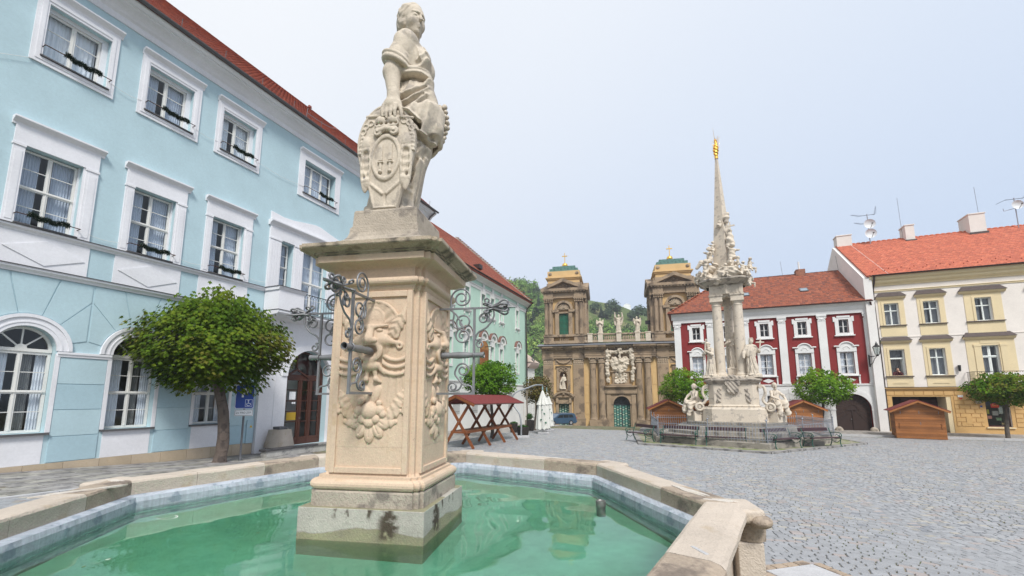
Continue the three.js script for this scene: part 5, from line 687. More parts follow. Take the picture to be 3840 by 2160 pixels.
// ---------- mint green house beyond the town hall, with its small white neighbour ----------
M.mint = mat(lin(0.50, 0.70, 0.585), { m: T.plaster }); M.trim = mat(lin(0.76, 0.76, 0.73), { m: T.plaster }); M.pipe = mat(lin(0.045, 0.028, 0.026), { roughness: 0.5, m: T.rust });
const RED = [[0.42, 0.115, 0.06], [0.36, 0.095, 0.055], [0.47, 0.145, 0.075], [0.32, 0.085, 0.055]];
{
  const H = thing('mint_house', 'mint green house with arched window hoods and steep tiled roof', 'house', [BX, 0, BZ], BT);
  const cs = [22.4, 25.05, 28.0, 29.92, 31.95, 36.0], hw = 0.36, holes = []; for (const c of cs) holes.push(rect(c - hw, c + hw, 9.22, 11.0), rect(c - hw, c + hw, 4.5, 6.5)); for (const c of [23.5, 26.5, 29, 34]) holes.push(rect(c - 0.5, c + 0.5, 0.7, 2.5));
  new MB().prism(rect(19.7, 38.7, -2.5, 12.2), -0.5, 0, holes).build('wall', M.mint, H); const w = new MB(); w.box(19.7, 20.1, -2, 12.2, -17.5, -0.51); w.prism([[0.0, -2.5], [0, 12.2], [-9.3, 21.0], [-18, 12.8], [-18, -2.5]], 38.2, 38.69, [], new THREE.Matrix4().set(0, 0, 1, 0, 0, 1, 0, 0, 1, 0, 0, 0, 0, 0, 0, 1)); w.build('gable_wall', M.mint, H);
  new MB().box(20.2, 38.1, -2, 12, -4.2, -4).build('rooms', mat(lin(0.6, 0.58, 0.55)), H);
  new MB().box(19.7, 38.72, -2.5, 3.15, 0.001, 0.03).build('base_storey', M.trim, H); new MB().run([[0, 3.1], [0.06, 3.1], [0.12, 3.2], [0.12, 3.28], [0, 3.28]], 19.7, 38.8).build('base_course', M.trim, H);
  new MB().run([[0, 11.25], [0.04, 11.25], [0.05, 11.45], [0.1, 11.5], [0.1, 11.58], [0, 11.58]], 19.7, 38.75).build('architrave', M.trim, H);
  new MB().run([[0, 11.95], [0.1, 11.95], [0.15, 12.05], [0.3, 12.15], [0.45, 12.22], [0.5, 12.3], [0.55, 12.42], [0, 12.42]], 19.7, 39.1).build('eaves_cornice', M.trim, H);
  const g = arc(0.63, 12.5, 0.08, Math.PI, 2 * Math.PI, 6), gi = arc(0.63, 12.5, 0.07, 2 * Math.PI, Math.PI, 6); new MB().run([...g, ...gi], 19.7, 39.2).build('gutter', M.pipe, H);
  const an = 42 * DEG, rl = 13.2; const rf = new MB(); rf.prism([[0.58, 12.45], [-9.3, 12.45 + 9.88 * Math.tan(an)], [-19, 12.45 + 9.88 * Math.tan(an) - 9.7 * Math.tan(an)], [-19, 12.2], [0.58, 12.3]], 19.7, 39.05, [], new THREE.Matrix4().set(0, 0, 1, 0, 0, 1, 0, 0, 1, 0, 0, 0, 0, 0, 0, 1)); const roof = rf.build('roof', mat(lin(0.3, 0.09, 0.06)), H);
  tiles(roof, V3(19.7, 12.46, 0.6), V3(1, 0, 0), V3(0, Math.sin(an), -Math.cos(an)), 13.2, () => [0, 19.3], 0.2, 0.26, RED, 0, { round: true });
  { const b = new MB(); b.beam([38.95, 12.62, 0.5], [38.95, 21.52, -9.3], 0.28, 0.14); b.build('verge_capping', M.sandGrey, roof); const r = new MB(); for (let i = 0; i < 34; i++) { const t = i / 34; r.rbox(38.8, 39.12, 12.74 + 8.88 * t, 12.80 + 8.88 * t, 0.36 - 9.8 * t, 0.62 - 9.8 * t, 0.01); } r.build('verge_tiles', mat(lin(0.3, 0.11, 0.08), { m: T.tile }), roof); const q = new MB(); q.rbox(26.9, 27.5, 13.1, 13.5, -0.6, 0.2, 0.03); q.build('roof_hatch', M.pipe, roof); }
  for (const c of cs) {
    const s = new MB(); s.prism(rect(c - hw - 0.17, c + hw + 0.17, 9.0, 11.24), 0.001, 0.06, [rect(c - hw, c + hw, 9.22, 11.0)]); s.box(c - 0.2, c + 0.2, 11.0, 11.9, 0.061, 0.1); s.run([[0, 8.92], [0.1, 8.94], [0.16, 9.05], [0.16, 9.12], [0, 9.12]], c - hw - 0.25, c + hw + 0.25); for (const k of [-1, 1]) s.box(c + k * (hw + 0.05) - 0.06, c + k * (hw + 0.05) + 0.06, 8.68, 8.92, 0.001, 0.07); s.build('surround', M.trim, H);
    windowPart(H, c - hw, c + hw, 9.23, 10.99, -0.16, '1|1', '1|2:1.5', { fw: 0.04, heavy: 0.05, bw: 0.02, curtains: [[0, 1, M.curtain, 7]] });
    const q = new MB(); q.prism(rect(c - hw - 0.17, c + hw + 0.17, 4.3, 7.1), 0.001, 0.06, [rect(c - hw, c + hw, 4.5, 6.5)]); q.prism([...arc(c, 7.0, 0.72, 0, Math.PI, 14), ...arc(c, 7.0, 0.5, Math.PI, 0, 14)], 0.001, 0.22); q.prism(arc(c, 7.0, 0.32, 0, Math.PI, 10), 0.061, 0.09); q.box(c - 0.85, c - 0.5, 6.95, 7.06, 0.001, 0.2); q.box(c + 0.5, c + 0.85, 6.95, 7.06, 0.001, 0.2); q.build('hooded_surround', M.trim, H); const hd = new MB(); hd.prism([...arc(c, 7.0, 0.78, 0.1, Math.PI - 0.1, 14), ...arc(c, 7.0, 0.725, Math.PI - 0.1, 0.1, 14)], 0.0, 0.27); hd.build('hood_tiles', mat(lin(0.22, 0.1, 0.08), { m: T.tile }), H);
    windowPart(H, c - hw, c + hw, 4.51, 6.49, -0.16, '1|1', '1|2:1.5', { fw: 0.04, heavy: 0.05, bw: 0.02, curtains: [[0, 1, M.curtain, 7]] });
  }
  for (const c of [23.5, 26.5, 29, 34]) { windowPart(H, c - 0.5, c + 0.5, 0.7, 2.5, -0.16, '1|1', '2', { fw: 0.05 }); const gr = new MB(); for (let k = 0; k < 6; k++) gr.bar([c - 0.42 + k * 0.17, 0.7, 0.1], [c - 0.42 + k * 0.17, 2.5, 0.1], 0.012, 5); for (const y of [0.9, 1.6, 2.3]) gr.bar([c - 0.5, y, 0.1], [c + 0.5, y, 0.1], 0.012, 5); gr.build('window_grille', M.black, H); }
  new MB().tube([[39.1, 12.4, 0.6], [38.85, 12.0, 0.35], [38.6, 11.6, 0.12], [38.6, 6, 0.1], [38.6, -2, 0.1]], 0.075, 8, 40).build('downpipe', M.pipe, H);
  const A = thing('white_annex', 'small white building with pink cornice squeezed past the mint house corner', 'house', [BX, 0, BZ], BT); new MB().box(38.9, 41.2, -3, 5.4, -6, 0.0).build('wall', M.trim, A); new MB().run([[0, 5.2], [0.15, 5.25], [0.4, 5.5], [0.5, 5.7], [0.5, 5.8], [-6, 5.8], [-6, 5.2]], 38.8, 41.6).build('cornice', mat(lin(0.7, 0.55, 0.5), { m: T.plaster }), A); for (let k = 0; k < 9; k++) new MB().rbox(40.5, 41.24, -0.6 + k * 0.66, 0.02 + k * 0.66, -0.3, 0.04, 0.02).build('quoin', M.trim, A);
  { const r = new MB(), v = []; const e = [[38.7, 5.82, 0.55], [41.7, 5.82, 0.55], [41.7, 5.82, -6.3], [38.7, 5.82, -6.3]], a = [39.2, 8.6, -2.6]; for (let i = 0; i < 4; i++) v.push(...e[i], ...e[(i + 1) % 4], ...a); const gg = new THREE.BufferGeometry(); gg.setAttribute('position', new THREE.Float32BufferAttribute(v, 3)); gg.computeVertexNormals(); r.add(gg).build('roof', mat(lin(0.62, 0.5, 0.42), { m: T.tile }), A); }
}
{ // street lantern on an iron bracket
  const lan = thing('wall_lantern', 'black street lantern on a scroll bracket at the mint house corner', 'lantern', bw(39.0, 5.9, 0.15), BT, 'wall lanterns');
  const b = new MB(); b.bar([0, 0, 0], [0.75, 0, 0.25], 0.03, 6); b.tube([[0, -0.6, 0], [0.3, -0.5, 0.1], [0.5, -0.2, 0.17], [0.72, -0.05, 0.24]], 0.022, 6, 12); b.box(-0.04, 0.04, -0.75, 0.15, -0.04, 0.03); b.build('bracket', M.black, lan);
  const f = new MB(), m = m4(0.8, 0, 0.27); for (let k = 0; k < 4; k++) { const a = k * Math.PI / 2 + 0.785, c = Math.cos(a), s = Math.sin(a); f.bar([0.8 + 0.13 * c, 0.08, 0.27 + 0.13 * s], [0.8 + 0.24 * c, 0.62, 0.27 + 0.24 * s], 0.015, 5); } f.add(new THREE.CylinderGeometry(0.05, 0.28, 0.2, 4, 1, false, Math.PI / 4), m4(0.8, 0.73, 0.27)); f.add(new THREE.CylinderGeometry(0.14, 0.06, 0.12, 4), m4(0.8, 0.03, 0.27)); f.add(new THREE.CylinderGeometry(0.025, 0.1, 0.14, 6), m4(0.8, 0.9, 0.27)); f.sphere(0.8, 1.0, 0.27, 0.035); f.build('cage', M.black, lan);
  const g = new THREE.CylinderGeometry(0.22, 0.12, 0.5, 4, 1, true, Math.PI / 4); g.translate(0.8, 0.35, 0.27); new MB().add(g).build('glass', new THREE.MeshPhysicalMaterial({ color: lin(0.8, 0.85, 0.85), transmission: 1, thickness: 0, roughness: 0.25 }), lan);
  globalThis.lanternProto = lan;
}
{ // hanging tavern sign
  const t = thing('tavern_sign', 'brown round-topped tavern sign hung on the mint house wall', 'sign', bw(27.1, 5.0, 0.0), BT); const b = new MB(); b.bar([0, 1.2, 0], [0, 1.2, 1.3], 0.03, 6); b.bar([-0.9, 1.05, 0.65], [1.2, 1.05, 0.65], 0.015, 5); b.build('bracket', M.black, t); const p = new MB(); p.prism([[-0.75, -1.2], [0.75, -1.2], ...arc(0, 0.95, 0.75, 0, Math.PI, 14)], 0.6, 0.68); p.build('board', mat(lin(0.32, 0.12, 0.035), { m: T.wood }), t); const q = new MB(); q.prism([...arc(0, 0.95, 0.68, 0, Math.PI, 14)], 0.681, 0.69); q.build('panel', mat(lin(0.45, 0.22, 0.07), { m: T.wood }), t); 
}
// distant tiled house seen in the gap beside the church
{ const t = thing('distant_house', 'low house with orange tiled roof in the gap left of the church', 'house', [3.2, -3, -78], 0.2); new MB().box(-5, 4, 0, 5.4, -4, 0).build('wall', M.trim, t); const r = new MB(); r.prism([[0.4, 5.3], [-2.5, 8.2], [-5, 5.3]], -5.4, 4.4, [], new THREE.Matrix4().set(0, 0, 1, 0, 0, 1, 0, 0, 1, 0, 0, 0, 0, 0, 0, 1)); r.build('roof', mat(lin(0.55, 0.16, 0.09), { m: T.tile }), t); }
// ---------- red house and yellow house along the far side ----------
const RX = D1[0] * 40, RZ = D1[1] * 40, RT = Math.PI / 2 - 112.78 * DEG, rw = (s, y, z) => { const v = V3(s, y, z).applyAxisAngle(V3(0, 1, 0), RT); return [v.x + RX, v.y, v.z + RZ]; };
const XZ = new THREE.Matrix4().set(0, 0, 1, 0, 0, 1, 0, 0, 1, 0, 0, 0, 0, 0, 0, 1); // outline (z,y) pushed along x
M.redwall = mat(lin(0.24, 0.022, 0.022), { m: T.plaster }); M.whiteR = mat(lin(0.80, 0.80, 0.80), { m: T.plaster });
T.oldtile = T.tile;
{
  const H = thing('red_house', 'dark red baroque house with white pilasters and weathered tiled roof', 'house', [RX, 0, RZ], RT);
  const wc = [0.31, 2.72, 5.4, 8.0, 10.7], pc = [-1.18, 1.4, 4.02, 6.63, 9.3, 12.2], holes = [];
  for (const c of wc) holes.push(rect(c - 0.31, c + 0.31, 6.83, 7.88), rect(c - 0.44, c + 0.44, 3.73, 5.37)); for (const c of [0.4, 2.9, 5.55, 7.85]) holes.push(rect(c - 0.32, c + 0.32, 0.85, 2.1)); holes.push(archPts(9.63, 11.85, -0.6, 1.12));
  new MB().prism(rect(-1.45, 12.62, -1.2, 8.6), -0.45, 0, holes).build('wall', M.redwall, H); const w = new MB(); w.box(-1.45, -1.05, -1.2, 8.6, -10, -0.46); w.box(-1.45, 12.6, -1.2, 8.6, -10.4, -10.01); w.box(-1.0, 12.2, -0.9, 8.4, -3.6, -3.5); w.build('rear_walls', M.whiteR, H);
  const gw = new MB(); gw.prism(rect(-1.46, 12.62, -1.2, 2.86), 0.001, 0.05, [...[0.4, 2.9, 5.55, 7.85].map(c => rect(c - 0.32, c + 0.32, 0.85, 2.1)), archPts(9.63, 11.85, -1.0, 1.12)]); gw.build('base_storey', M.whiteR, H);
  new MB().run([[0, 2.8], [0.08, 2.82], [0.12, 2.9], [0.12, 2.96], [0, 2.98]], -1.5, 12.65).build('string_course', M.whiteR, H);
  // chevron rustication of the base storey
  for (const [x0, x1] of [[-1.4, -0.1], [0.9, 2.4], [3.4, 5.05], [6.05, 7.35], [8.35, 9.25], [11.98, 12.6]]) for (let k = 0; k < 7; k++) { const y = -0.25 + k * 0.42; const n = Math.max(1, Math.round((x1 - x0) / 0.8)), w0 = (x1 - x0) / n; for (let j = 0; j < n; j++) { const a = x0 + j * w0, z = 0.13; new MB().prism([[a + 0.02, y], [a + w0 / 2, y - z], [a + w0 - 0.02, y], [a + w0 - 0.02, y + 0.36], [a + w0 / 2, y + 0.36 - z], [a + 0.02, y + 0.36]], 0.051, 0.085).build('chevron_block', M.whiteR, H); } }
  const E = new MB(); E.box(-1.5, 12.66, 8.32, 8.6, 0.001, 0.13); E.run([[0, 8.6], [0.16, 8.6], [0.18, 8.72], [0.2, 8.9], [0.3, 8.98], [0.36, 9.06], [0.36, 9.12], [0, 9.12]], -1.62, 12.7); E.build('entablature', M.whiteR, H);
  for (const c of pc) { const b = new MB(); b.box(c - 0.3, c + 0.3, 2.98, 3.12, 0.001, 0.14); b.box(c - 0.265, c + 0.265, 3.12, 7.85, 0.001, 0.1); b.box(c - 0.33, c + 0.33, 8.2, 8.318, 0.001, 0.18); b.box(c - 0.28, c + 0.28, 7.851, 7.9, 0.001, 0.13); const pl = b.build('pilaster', M.whiteR, H); const q = new MB(); for (const k of [-1, 1]) { q.add(new THREE.TorusGeometry(0.07, 0.035, 6, 12), m4(c + k * 0.23, 8.1, 0.13)); q.sphere(c + k * 0.12, 7.97, 0.11, 0.06); } q.box(c - 0.24, c + 0.24, 7.9, 8.2, 0.101, 0.13); q.sphere(c, 7.98, 0.13, 0.075, 1, 1.2, 0.6); q.build('capital', M.whiteR, pl); }
  for (const c of wc) {
    const s = new MB(); s.prism(rect(c - 0.56, c + 0.56, 6.68, 8.02), 0.001, 0.06, [rect(c - 0.31, c + 0.31, 6.83, 7.88)]); s.box(c - 0.66, c - 0.5, 7.72, 8.1, 0.001, 0.075); s.box(c + 0.5, c + 0.66, 7.72, 8.1, 0.001, 0.075); s.box(c - 0.42, c + 0.42, 8.021, 8.16, 0.001, 0.09); s.box(c - 0.64, c + 0.64, 6.6, 6.68, 0.001, 0.14); s.build('upper_surround', M.whiteR, H); windowPart(H, c - 0.31, c + 0.31, 6.83, 7.88, -0.12, '1|1', '2', { fw: 0.045, heavy: 0.07, bw: 0.035, mat: M.whiteR, curtain: 0 });
    const q = new MB(); q.prism(rect(c - 0.62, c + 0.62, 3.64, 5.5), 0.001, 0.06, [rect(c - 0.44, c + 0.44, 3.73, 5.37)]); q.prism([[c - 0.62, 5.4], [c + 0.62, 5.4], [c + 0.62, 5.75], ...arc(c, 5.62, 0.45, 0.25, Math.PI - 0.25, 10), [c - 0.62, 5.75]], 0.061, 0.1); const rb = arc(c, 5.62, 0.5, 0.35, Math.PI - 0.35, 12); q.tube([[c - 0.78, 5.82, 0.1], [c - 0.55, 5.82, 0.12], ...rb.reverse().map(p => [p[0], p[1], 0.13]), [c + 0.55, 5.82, 0.12], [c + 0.78, 5.82, 0.1]], 0.055, 6, 40); for (let k = 0; k < 7; k++) { const a = (k + 0.5) / 7 * Math.PI; q.sphere(c + 0.2 * Math.cos(a), 5.6 + 0.2 * Math.sin(a), 0.1, 0.07, 0.7, 0.7, 0.5, 6, 5); } q.box(c - 0.68, c + 0.68, 3.56, 3.64, 0.001, 0.16); q.build('lower_surround', M.whiteR, H); windowPart(H, c - 0.44, c + 0.44, 3.73, 5.37, -0.12, '1|1', '1|2:1.9', { fw: 0.05, heavy: 0.06, bw: 0.03, mat: M.whiteR, curtains: [[0, 1, M.curtain, 8]] });
    const a = new MB(); a.box(c - 0.68, c - 0.58, 2.98, 3.56, 0.001, 0.06); a.box(c + 0.58, c + 0.68, 2.98, 3.56, 0.001, 0.06); a.prism([[c - 0.4, 3.26], [c, 3.08], [c + 0.4, 3.26], [c, 3.44]], 0.001, 0.04); a.build('apron', M.whiteR, H);
  }
  for (const c of [0.4, 2.9, 5.55, 7.85]) { windowPart(H, c - 0.32, c + 0.32, 0.85, 2.1, -0.14, '1|1', '2', { fw: 0.045 }); const g = new MB(); for (let k = 0; k < 5; k++) g.bar([c - 0.26 + k * 0.13, 0.85, -0.02], [c - 0.26 + k * 0.13, 2.1, -0.02], 0.012, 5); for (const y of [1.1, 1.5, 1.9]) g.bar([c - 0.32, y, -0.02], [c + 0.32, y, -0.02], 0.01, 5); g.build('window_grille', M.black, H); const q = new MB(); q.prism(rect(c - 0.46, c + 0.46, 0.72, 2.25), 0.051, 0.09, [rect(c - 0.32, c + 0.32, 0.85, 2.1)]); q.build('surround', M.whiteR, H); }
  // gate with radiating boards
  { const c = 10.74, r = 1.11; const s = new MB(); s.prism([...arc(c, 1.12, r + 0.3, 0, Math.PI, 24), ...arc(c, 1.12, r, Math.PI, 0, 24)], 0.051, 0.11); s.box(c - r - 0.32, c - r, -0.55, 1.0, 0.051, 0.11); s.box(c + r, c + r + 0.32, -0.55, 1.0, 0.051, 0.11); s.box(c - r - 0.38, c - r + 0.02, 1.0, 1.13, 0.051, 0.14); s.box(c + r - 0.02, c + r + 0.38, 1.0, 1.13, 0.051, 0.14); s.build('gate_surround', M.whiteR, H);
    const gm = [mat(lin(0.05, 0.024, 0.017), { m: T.wood, roughness: 0.6 }), mat(lin(0.042, 0.02, 0.015), { m: T.wood, roughness: 0.6 }), mat(lin(0.062, 0.03, 0.02), { m: T.wood, roughness: 0.6 })]; const gate = new MB().prism([[c - r, -0.6], [c + r, -0.6], ...arc(c, 1.12, r, 0, Math.PI, 24)], -0.32, -0.27).build('gate', gm[1], H);
    const n = 44; for (let k = 0; k < n; k++) { const a0 = -0.85 + k / n * (Math.PI + 1.7), a1 = -0.85 + (k + 1) / n * (Math.PI + 1.7) - 0.012, lim = a => { const dx = Math.cos(a), dy = Math.sin(a); let R = 9; if (dy >= 0) R = r - 0.02; else R = Math.min((r - 0.02) / Math.abs(dx || 1e-6), 1.7 / -dy); return R; }; const P = (a, q) => [c + q * Math.cos(a), 1.12 + q * Math.sin(a) * 1.0]; new MB().prism([P(a0, 0.3), P(a0, lim(a0)), P(a1, lim(a1)), P(a1, 0.3)], -0.268, -0.25 + 0.006 * (k % 2)).build('gate_board', gm[k % 3], gate); } new MB().box(c - 0.42, c + 0.42, 1.0, 1.06, -0.25, -0.22).box(c - 0.03, c + 0.03, -0.5, 1.0, -0.25, -0.22).build('gate_rail', gm[1], gate); new MB().sphere(c - 0.12, 0.35, -0.2, 0.035).build('gate_handle', M.iron, gate);
    for (const k of [-1, 1]) new MB().sphere(c + k * 1.05, -0.5, 0.25, 0.28, 1, 1.2, 1, 12, 8).build('guard_stone', M.sandGrey, H); }
  // hipped roof
  const y0 = 9.14, ex = 0.45, hip = 4.6, rz = -5, ry = 12.9; const pit = Math.atan2(ry - y0, -rz + ex), rf = new MB(), v = [], q = (...p) => { for (let i = 1; i < p.length - 1; i++) v.push(...p[0], ...p[i], ...p[i + 1]); }; const a = [-1.85, y0, ex], b = [12.6, y0, ex], c = [12.6, ry, rz], d = [-1.85 + hip, ry, rz], e = [-1.85, y0, -10.5], f = [12.6, y0, -10.5]; q(a, b, c, d); q(e, a, d); q(f, e, d, c); q(a, e, f, b); const g = new THREE.BufferGeometry(); g.setAttribute('position', new THREE.Float32BufferAttribute(v, 3)); g.computeVertexNormals(); const roof = rf.add(g).build('roof', mat(lin(0.25, 0.08, 0.05)), H);
  const L = Math.hypot(ry - y0, -rz + ex), OLD = [[0.36, 0.115, 0.065], [0.29, 0.095, 0.06], [0.42, 0.15, 0.085], [0.24, 0.09, 0.065], [0.40, 0.12, 0.06]];
  tiles(roof, V3(-1.85, y0 + 0.005, ex + 0.02), V3(1, 0, 0), V3(0, Math.sin(pit), -Math.cos(pit)), L, v2 => [hip * v2 / L, 14.4], 0.19, 0.165, OLD, 0); const hp = Math.atan2(ry - y0, hip), hl = Math.hypot(ry - y0, hip); tiles(roof, V3(-1.87, y0, -10.5), V3(0, 0, 1), V3(Math.cos(hp), Math.sin(hp), 0), hl, v2 => { const k = v2 / hl; return [5.5 * k, 11 - 5.45 * k]; }, 0.19, 0.165, OLD, 0);
  const rd = new MB(); for (let x = d[0]; x < 12.5; x += 0.36) rd.add(new THREE.CylinderGeometry(0.1, 0.1, 0.34, 8, 1, false, 0, Math.PI), m4(x + 0.17, ry + 0.02, rz, 0, 0, Math.PI / 2).multiply(m4(0, 0, 0, Math.PI / 2))); for (let k = 0; k < 17; k++) { const t = (k + 0.5) / 17; rd.sphere(mix(a[0], d[0], t), mix(a[1], d[1], t) + 0.06, mix(a[2], d[2], t), 0.13, 1.3, 0.7, 1, 6, 5); } rd.build('ridge_tiles', mat(lin(0.40, 0.13, 0.07), { m: T.tile }), roof);
  for (const s of [8.75, 4.45]) { const m = m4(s, mix(y0, ry, 0.43) + 0.06, mix(ex, rz, 0.43), 0, pit - Math.PI / 2 + Math.PI / 2), k = new MB(); k.box(-0.3, 0.3, -0.02, 0.07, -0.34, 0.34, m); k.build('skylight_frame', M.flash, roof); const gl = new MB(); gl.box(-0.23, 0.23, 0.071, 0.078, -0.2, 0.27, m); gl.build('skylight', mat(lin(0.35, 0.42, 0.48), { roughness: 0.08, metalness: 0.6 }), roof); }
  const ch = new MB(); ch.box(8.9, 9.6, 12.4, 13.35, rz - 0.5, rz + 0.3); ch.build('chimney', mat(lin(0.36, 0.16, 0.1), { m: T.weather }), roof); new MB().bar([9.2, 13.3, rz], [9.2, 14.1, rz], 0.07, 8).build('flue', M.whiteR, roof); for (const s of [7.9, 12.1]) new MB().bar([s, 12.9, rz], [s - 0.1, 14.3, rz], 0.014, 5).build('lightning_rod', M.iron, roof);
  const gt = arc(ex + 0.09, y0 + 0.0, 0.07, Math.PI, 2 * Math.PI, 6), gi = arc(ex + 0.09, y0, 0.06, 2 * Math.PI, Math.PI, 6); new MB().run([...gt, ...gi], -1.9, 12.5).build('gutter', mat(lin(0.09, 0.03, 0.028), { m: T.rust, roughness: 0.5 }), H); new MB().tube([[12.35, 9.0, 0.5], [12.45, 8.7, 0.3], [12.5, 8.2, 0.16], [12.5, 4, 0.14], [12.5, -0.4, 0.14]], 0.06, 8, 40).build('downpipe', mat(lin(0.09, 0.03, 0.028), { m: T.rust, roughness: 0.5 }), H);
  const la = dup(lanternProto, rw(12.0, 4.95, 0.1), RT, 'black street lantern on the white edge of the red house'); la.children[0].rotation.y = la.children[1].rotation.y = la.children[2].rotation.y = -0.9;
}
{
  const H = thing('yellow_house', 'cream and yellow house with orange ground floor and bright tiled roof', 'house', [RX, 0, RZ], RT);
  M.cream = mat(lin(0.85, 0.79, 0.74), { m: T.plaster }); M.yel = mat(lin(0.79, 0.655, 0.42), { m: T.plaster }); M.ochre = mat(lin(0.64, 0.40, 0.16), { m: T.plaster }); M.ochre2 = mat(lin(0.68, 0.43, 0.18), { m: T.plaster }); const hoodM = mat(lin(0.11, 0.085, 0.08), { m: T.rust });
  const cols = [13.7, 15.97, 18.78, 21.9, 24.6], hw = 0.44, holes = [], S1 = 27; for (const c of cols) { holes.push(rect(c - hw, c + hw, 7.25, 8.88)); if (c !== 18.78) holes.push(rect(c - hw, c + hw, 3.53, 5.43)); } holes.push(rect(18.34, 19.22, 2.75, 5.52), rect(13.1, 16.36, -0.45, 2.02), rect(18.1, 19.32, 0.0, 1.80), rect(22.5, 24, 0, 1.8));
  new MB().prism(rect(12.63, S1, -1.2, 10.9), -0.5, 0, holes).build('wall', M.cream, H);
  const w = new MB(); w.prism([[0.4, -1], [0.4, 10.9], [-6, 15.35], [-12.4, 10.9], [-12.4, -1]], 12.1, 12.62, [], XZ); w.build('gable_wall', mat(lin(0.82, 0.80, 0.78), { m: T.plaster }), H); new MB().box(S1 - 0.4, S1, -1, 10.9, -12, -0.51).box(12.63, S1, -1, 10.9, -12.4, -12.01).box(12.7, S1 - 0.5, 2.9, 10.8, -3.9, -3.8).build('rear_walls', M.cream, H);
  // ground floor: ochre skin with proud rustic blocks
  new MB().prism(rect(12.63, S1, -1.2, 2.45), 0.001, 0.03, [rect(13.1, 16.36, -0.45, 2.02), rect(18.1, 19.32, 0.0, 1.80), rect(22.5, 24, 0, 1.8)]).build('ground_storey', M.ochre, H);
  const blk = (a, b, y0, y1, k) => new MB().rbox(a + 0.02, b - 0.02, y0 + 0.018, y1 - 0.018, 0.0, 0.062, 0.012).build('rustic_block', k % 2 ? M.ochre : M.ochre2, H);
  for (let k = 0; k < 8; k++) { const y = 2.12; blk(13.0 + k * 0.55 - 0.3, 13.0 + (k + 1) * 0.55 - 0.3, 2.1, 2.42, k); } for (let r = 0; r < 7; r++) { const y0 = 0.0 + r * 0.293, y1 = y0 + 0.293; blk(12.66, 12.98, y0, y1, r); let x = 16.5 + (r % 2 ? 0 : 0.0), k = 0; const xs = r % 2 ? [16.48, 17.0, 17.5, 17.95] : [16.48, 16.72, 17.3, 17.75, 17.95]; for (let i = 0; i < xs.length - 1; i++) blk(xs[i], xs[i + 1], y0, y1, i + r); const x2 = r % 2 ? [19.5, 20.1, 20.7, 21.3, 22.3] : [19.5, 19.9, 20.5, 21.1, 21.7, 22.3]; for (let i = 0; i < x2.length - 1; i++) blk(x2[i], x2[i + 1], y0, y1, i + r); }
  new MB().run([[0, 2.45], [0.08, 2.45], [0.12, 2.55], [0.2, 2.6], [0.2, 2.66], [0, 2.68]], 12.63, S1).build('storey_course', M.ochre2, H); new MB().box(12.6, S1, 2.681, 2.70, 0, 0.23).build('flashing', hoodM, H);
  new MB().run([[0, 6.3], [0.03, 6.3], [0.04, 6.36], [0, 6.38]], 12.63, S1).build('thin_course', M.cream, H); const E = new MB(); E.run([[0, 9.75], [0.05, 9.75], [0.06, 9.82], [0.1, 9.86], [0, 9.9]], 12.63, S1); E.run([[0, 10.25], [0.08, 10.25], [0.12, 10.35], [0.22, 10.42], [0.28, 10.5], [0.3, 10.62], [0.4, 10.7], [0.46, 10.8], [0.46, 10.92], [0, 10.92]], 12.5, S1); E.build('eaves_cornice', M.yel, H);
  const hood = (c, hwd, y, k = 1) => { const b = new MB(); b.run([[0, y], [0.1, y], [0.16, y + 0.06], [0.22, y + 0.12], [0.22, y + 0.17], [0, y + 0.17]], c - hwd + 0.05, c + hwd - 0.05); b.build('hood_mould', M.yel, H); const t = new MB(), v = [], P = [[c - hwd, y + 0.172, 0], [c + hwd, y + 0.172, 0], [c + hwd, y + 0.172, 0.27], [c - hwd, y + 0.172, 0.27]], Q = [[c - hwd + 0.24, y + 0.5, 0], [c + hwd - 0.24, y + 0.5, 0]]; const qd = (...p) => { for (let i = 1; i < p.length - 1; i++) v.push(...p[0], ...p[i], ...p[i + 1]); }; qd(P[3], P[2], Q[1], Q[0]); qd(P[0], P[3], Q[0]); qd(P[2], P[1], Q[1]); qd(P[0], P[1], P[2], P[3]); const g = new THREE.BufferGeometry(); g.setAttribute('position', new THREE.Float32BufferAttribute(v, 3)); g.computeVertexNormals(); t.add(g).build('hood_roof', hoodM, H); };
  const W1 = mat(lin(0.78, 0.82, 0.80), { roughness: 0.5 }), lace = mat(lin(0.27, 0.27, 0.28), { roughness: 1 });
  for (const c of cols) {
    const wide = c === 18.78, s = new MB(), sw = wide ? 0.98 : 0.76; s.prism([[c - sw, 6.4], [c + sw, 6.4], [c + sw, 9.2], [c - sw, 9.2]], 0.001, 0.03, [rect(c - hw, c + hw, 7.25, 8.88)]); s.prism(rect(c - hw - 0.14, c + hw + 0.14, 7.235, 9.0), 0.031, 0.06, [rect(c - hw, c + hw, 7.25, 8.88)]); s.build('upper_surround', M.yel, H); hood(c, wide ? 1.26 : 0.91, 9.2); new MB().box(c - sw - 0.02, c + sw + 0.02, 7.17, 7.23, -0.2, 0.14).build('window_sill', hoodM, H); windowPart(H, c - hw, c + hw, 7.25, 8.88, -0.16, '1|1', '1:2.1|1:1', { fw: 0.06, heavy: 0.08, mat: W1, curtains: [[0, 1, lace, 9]] });
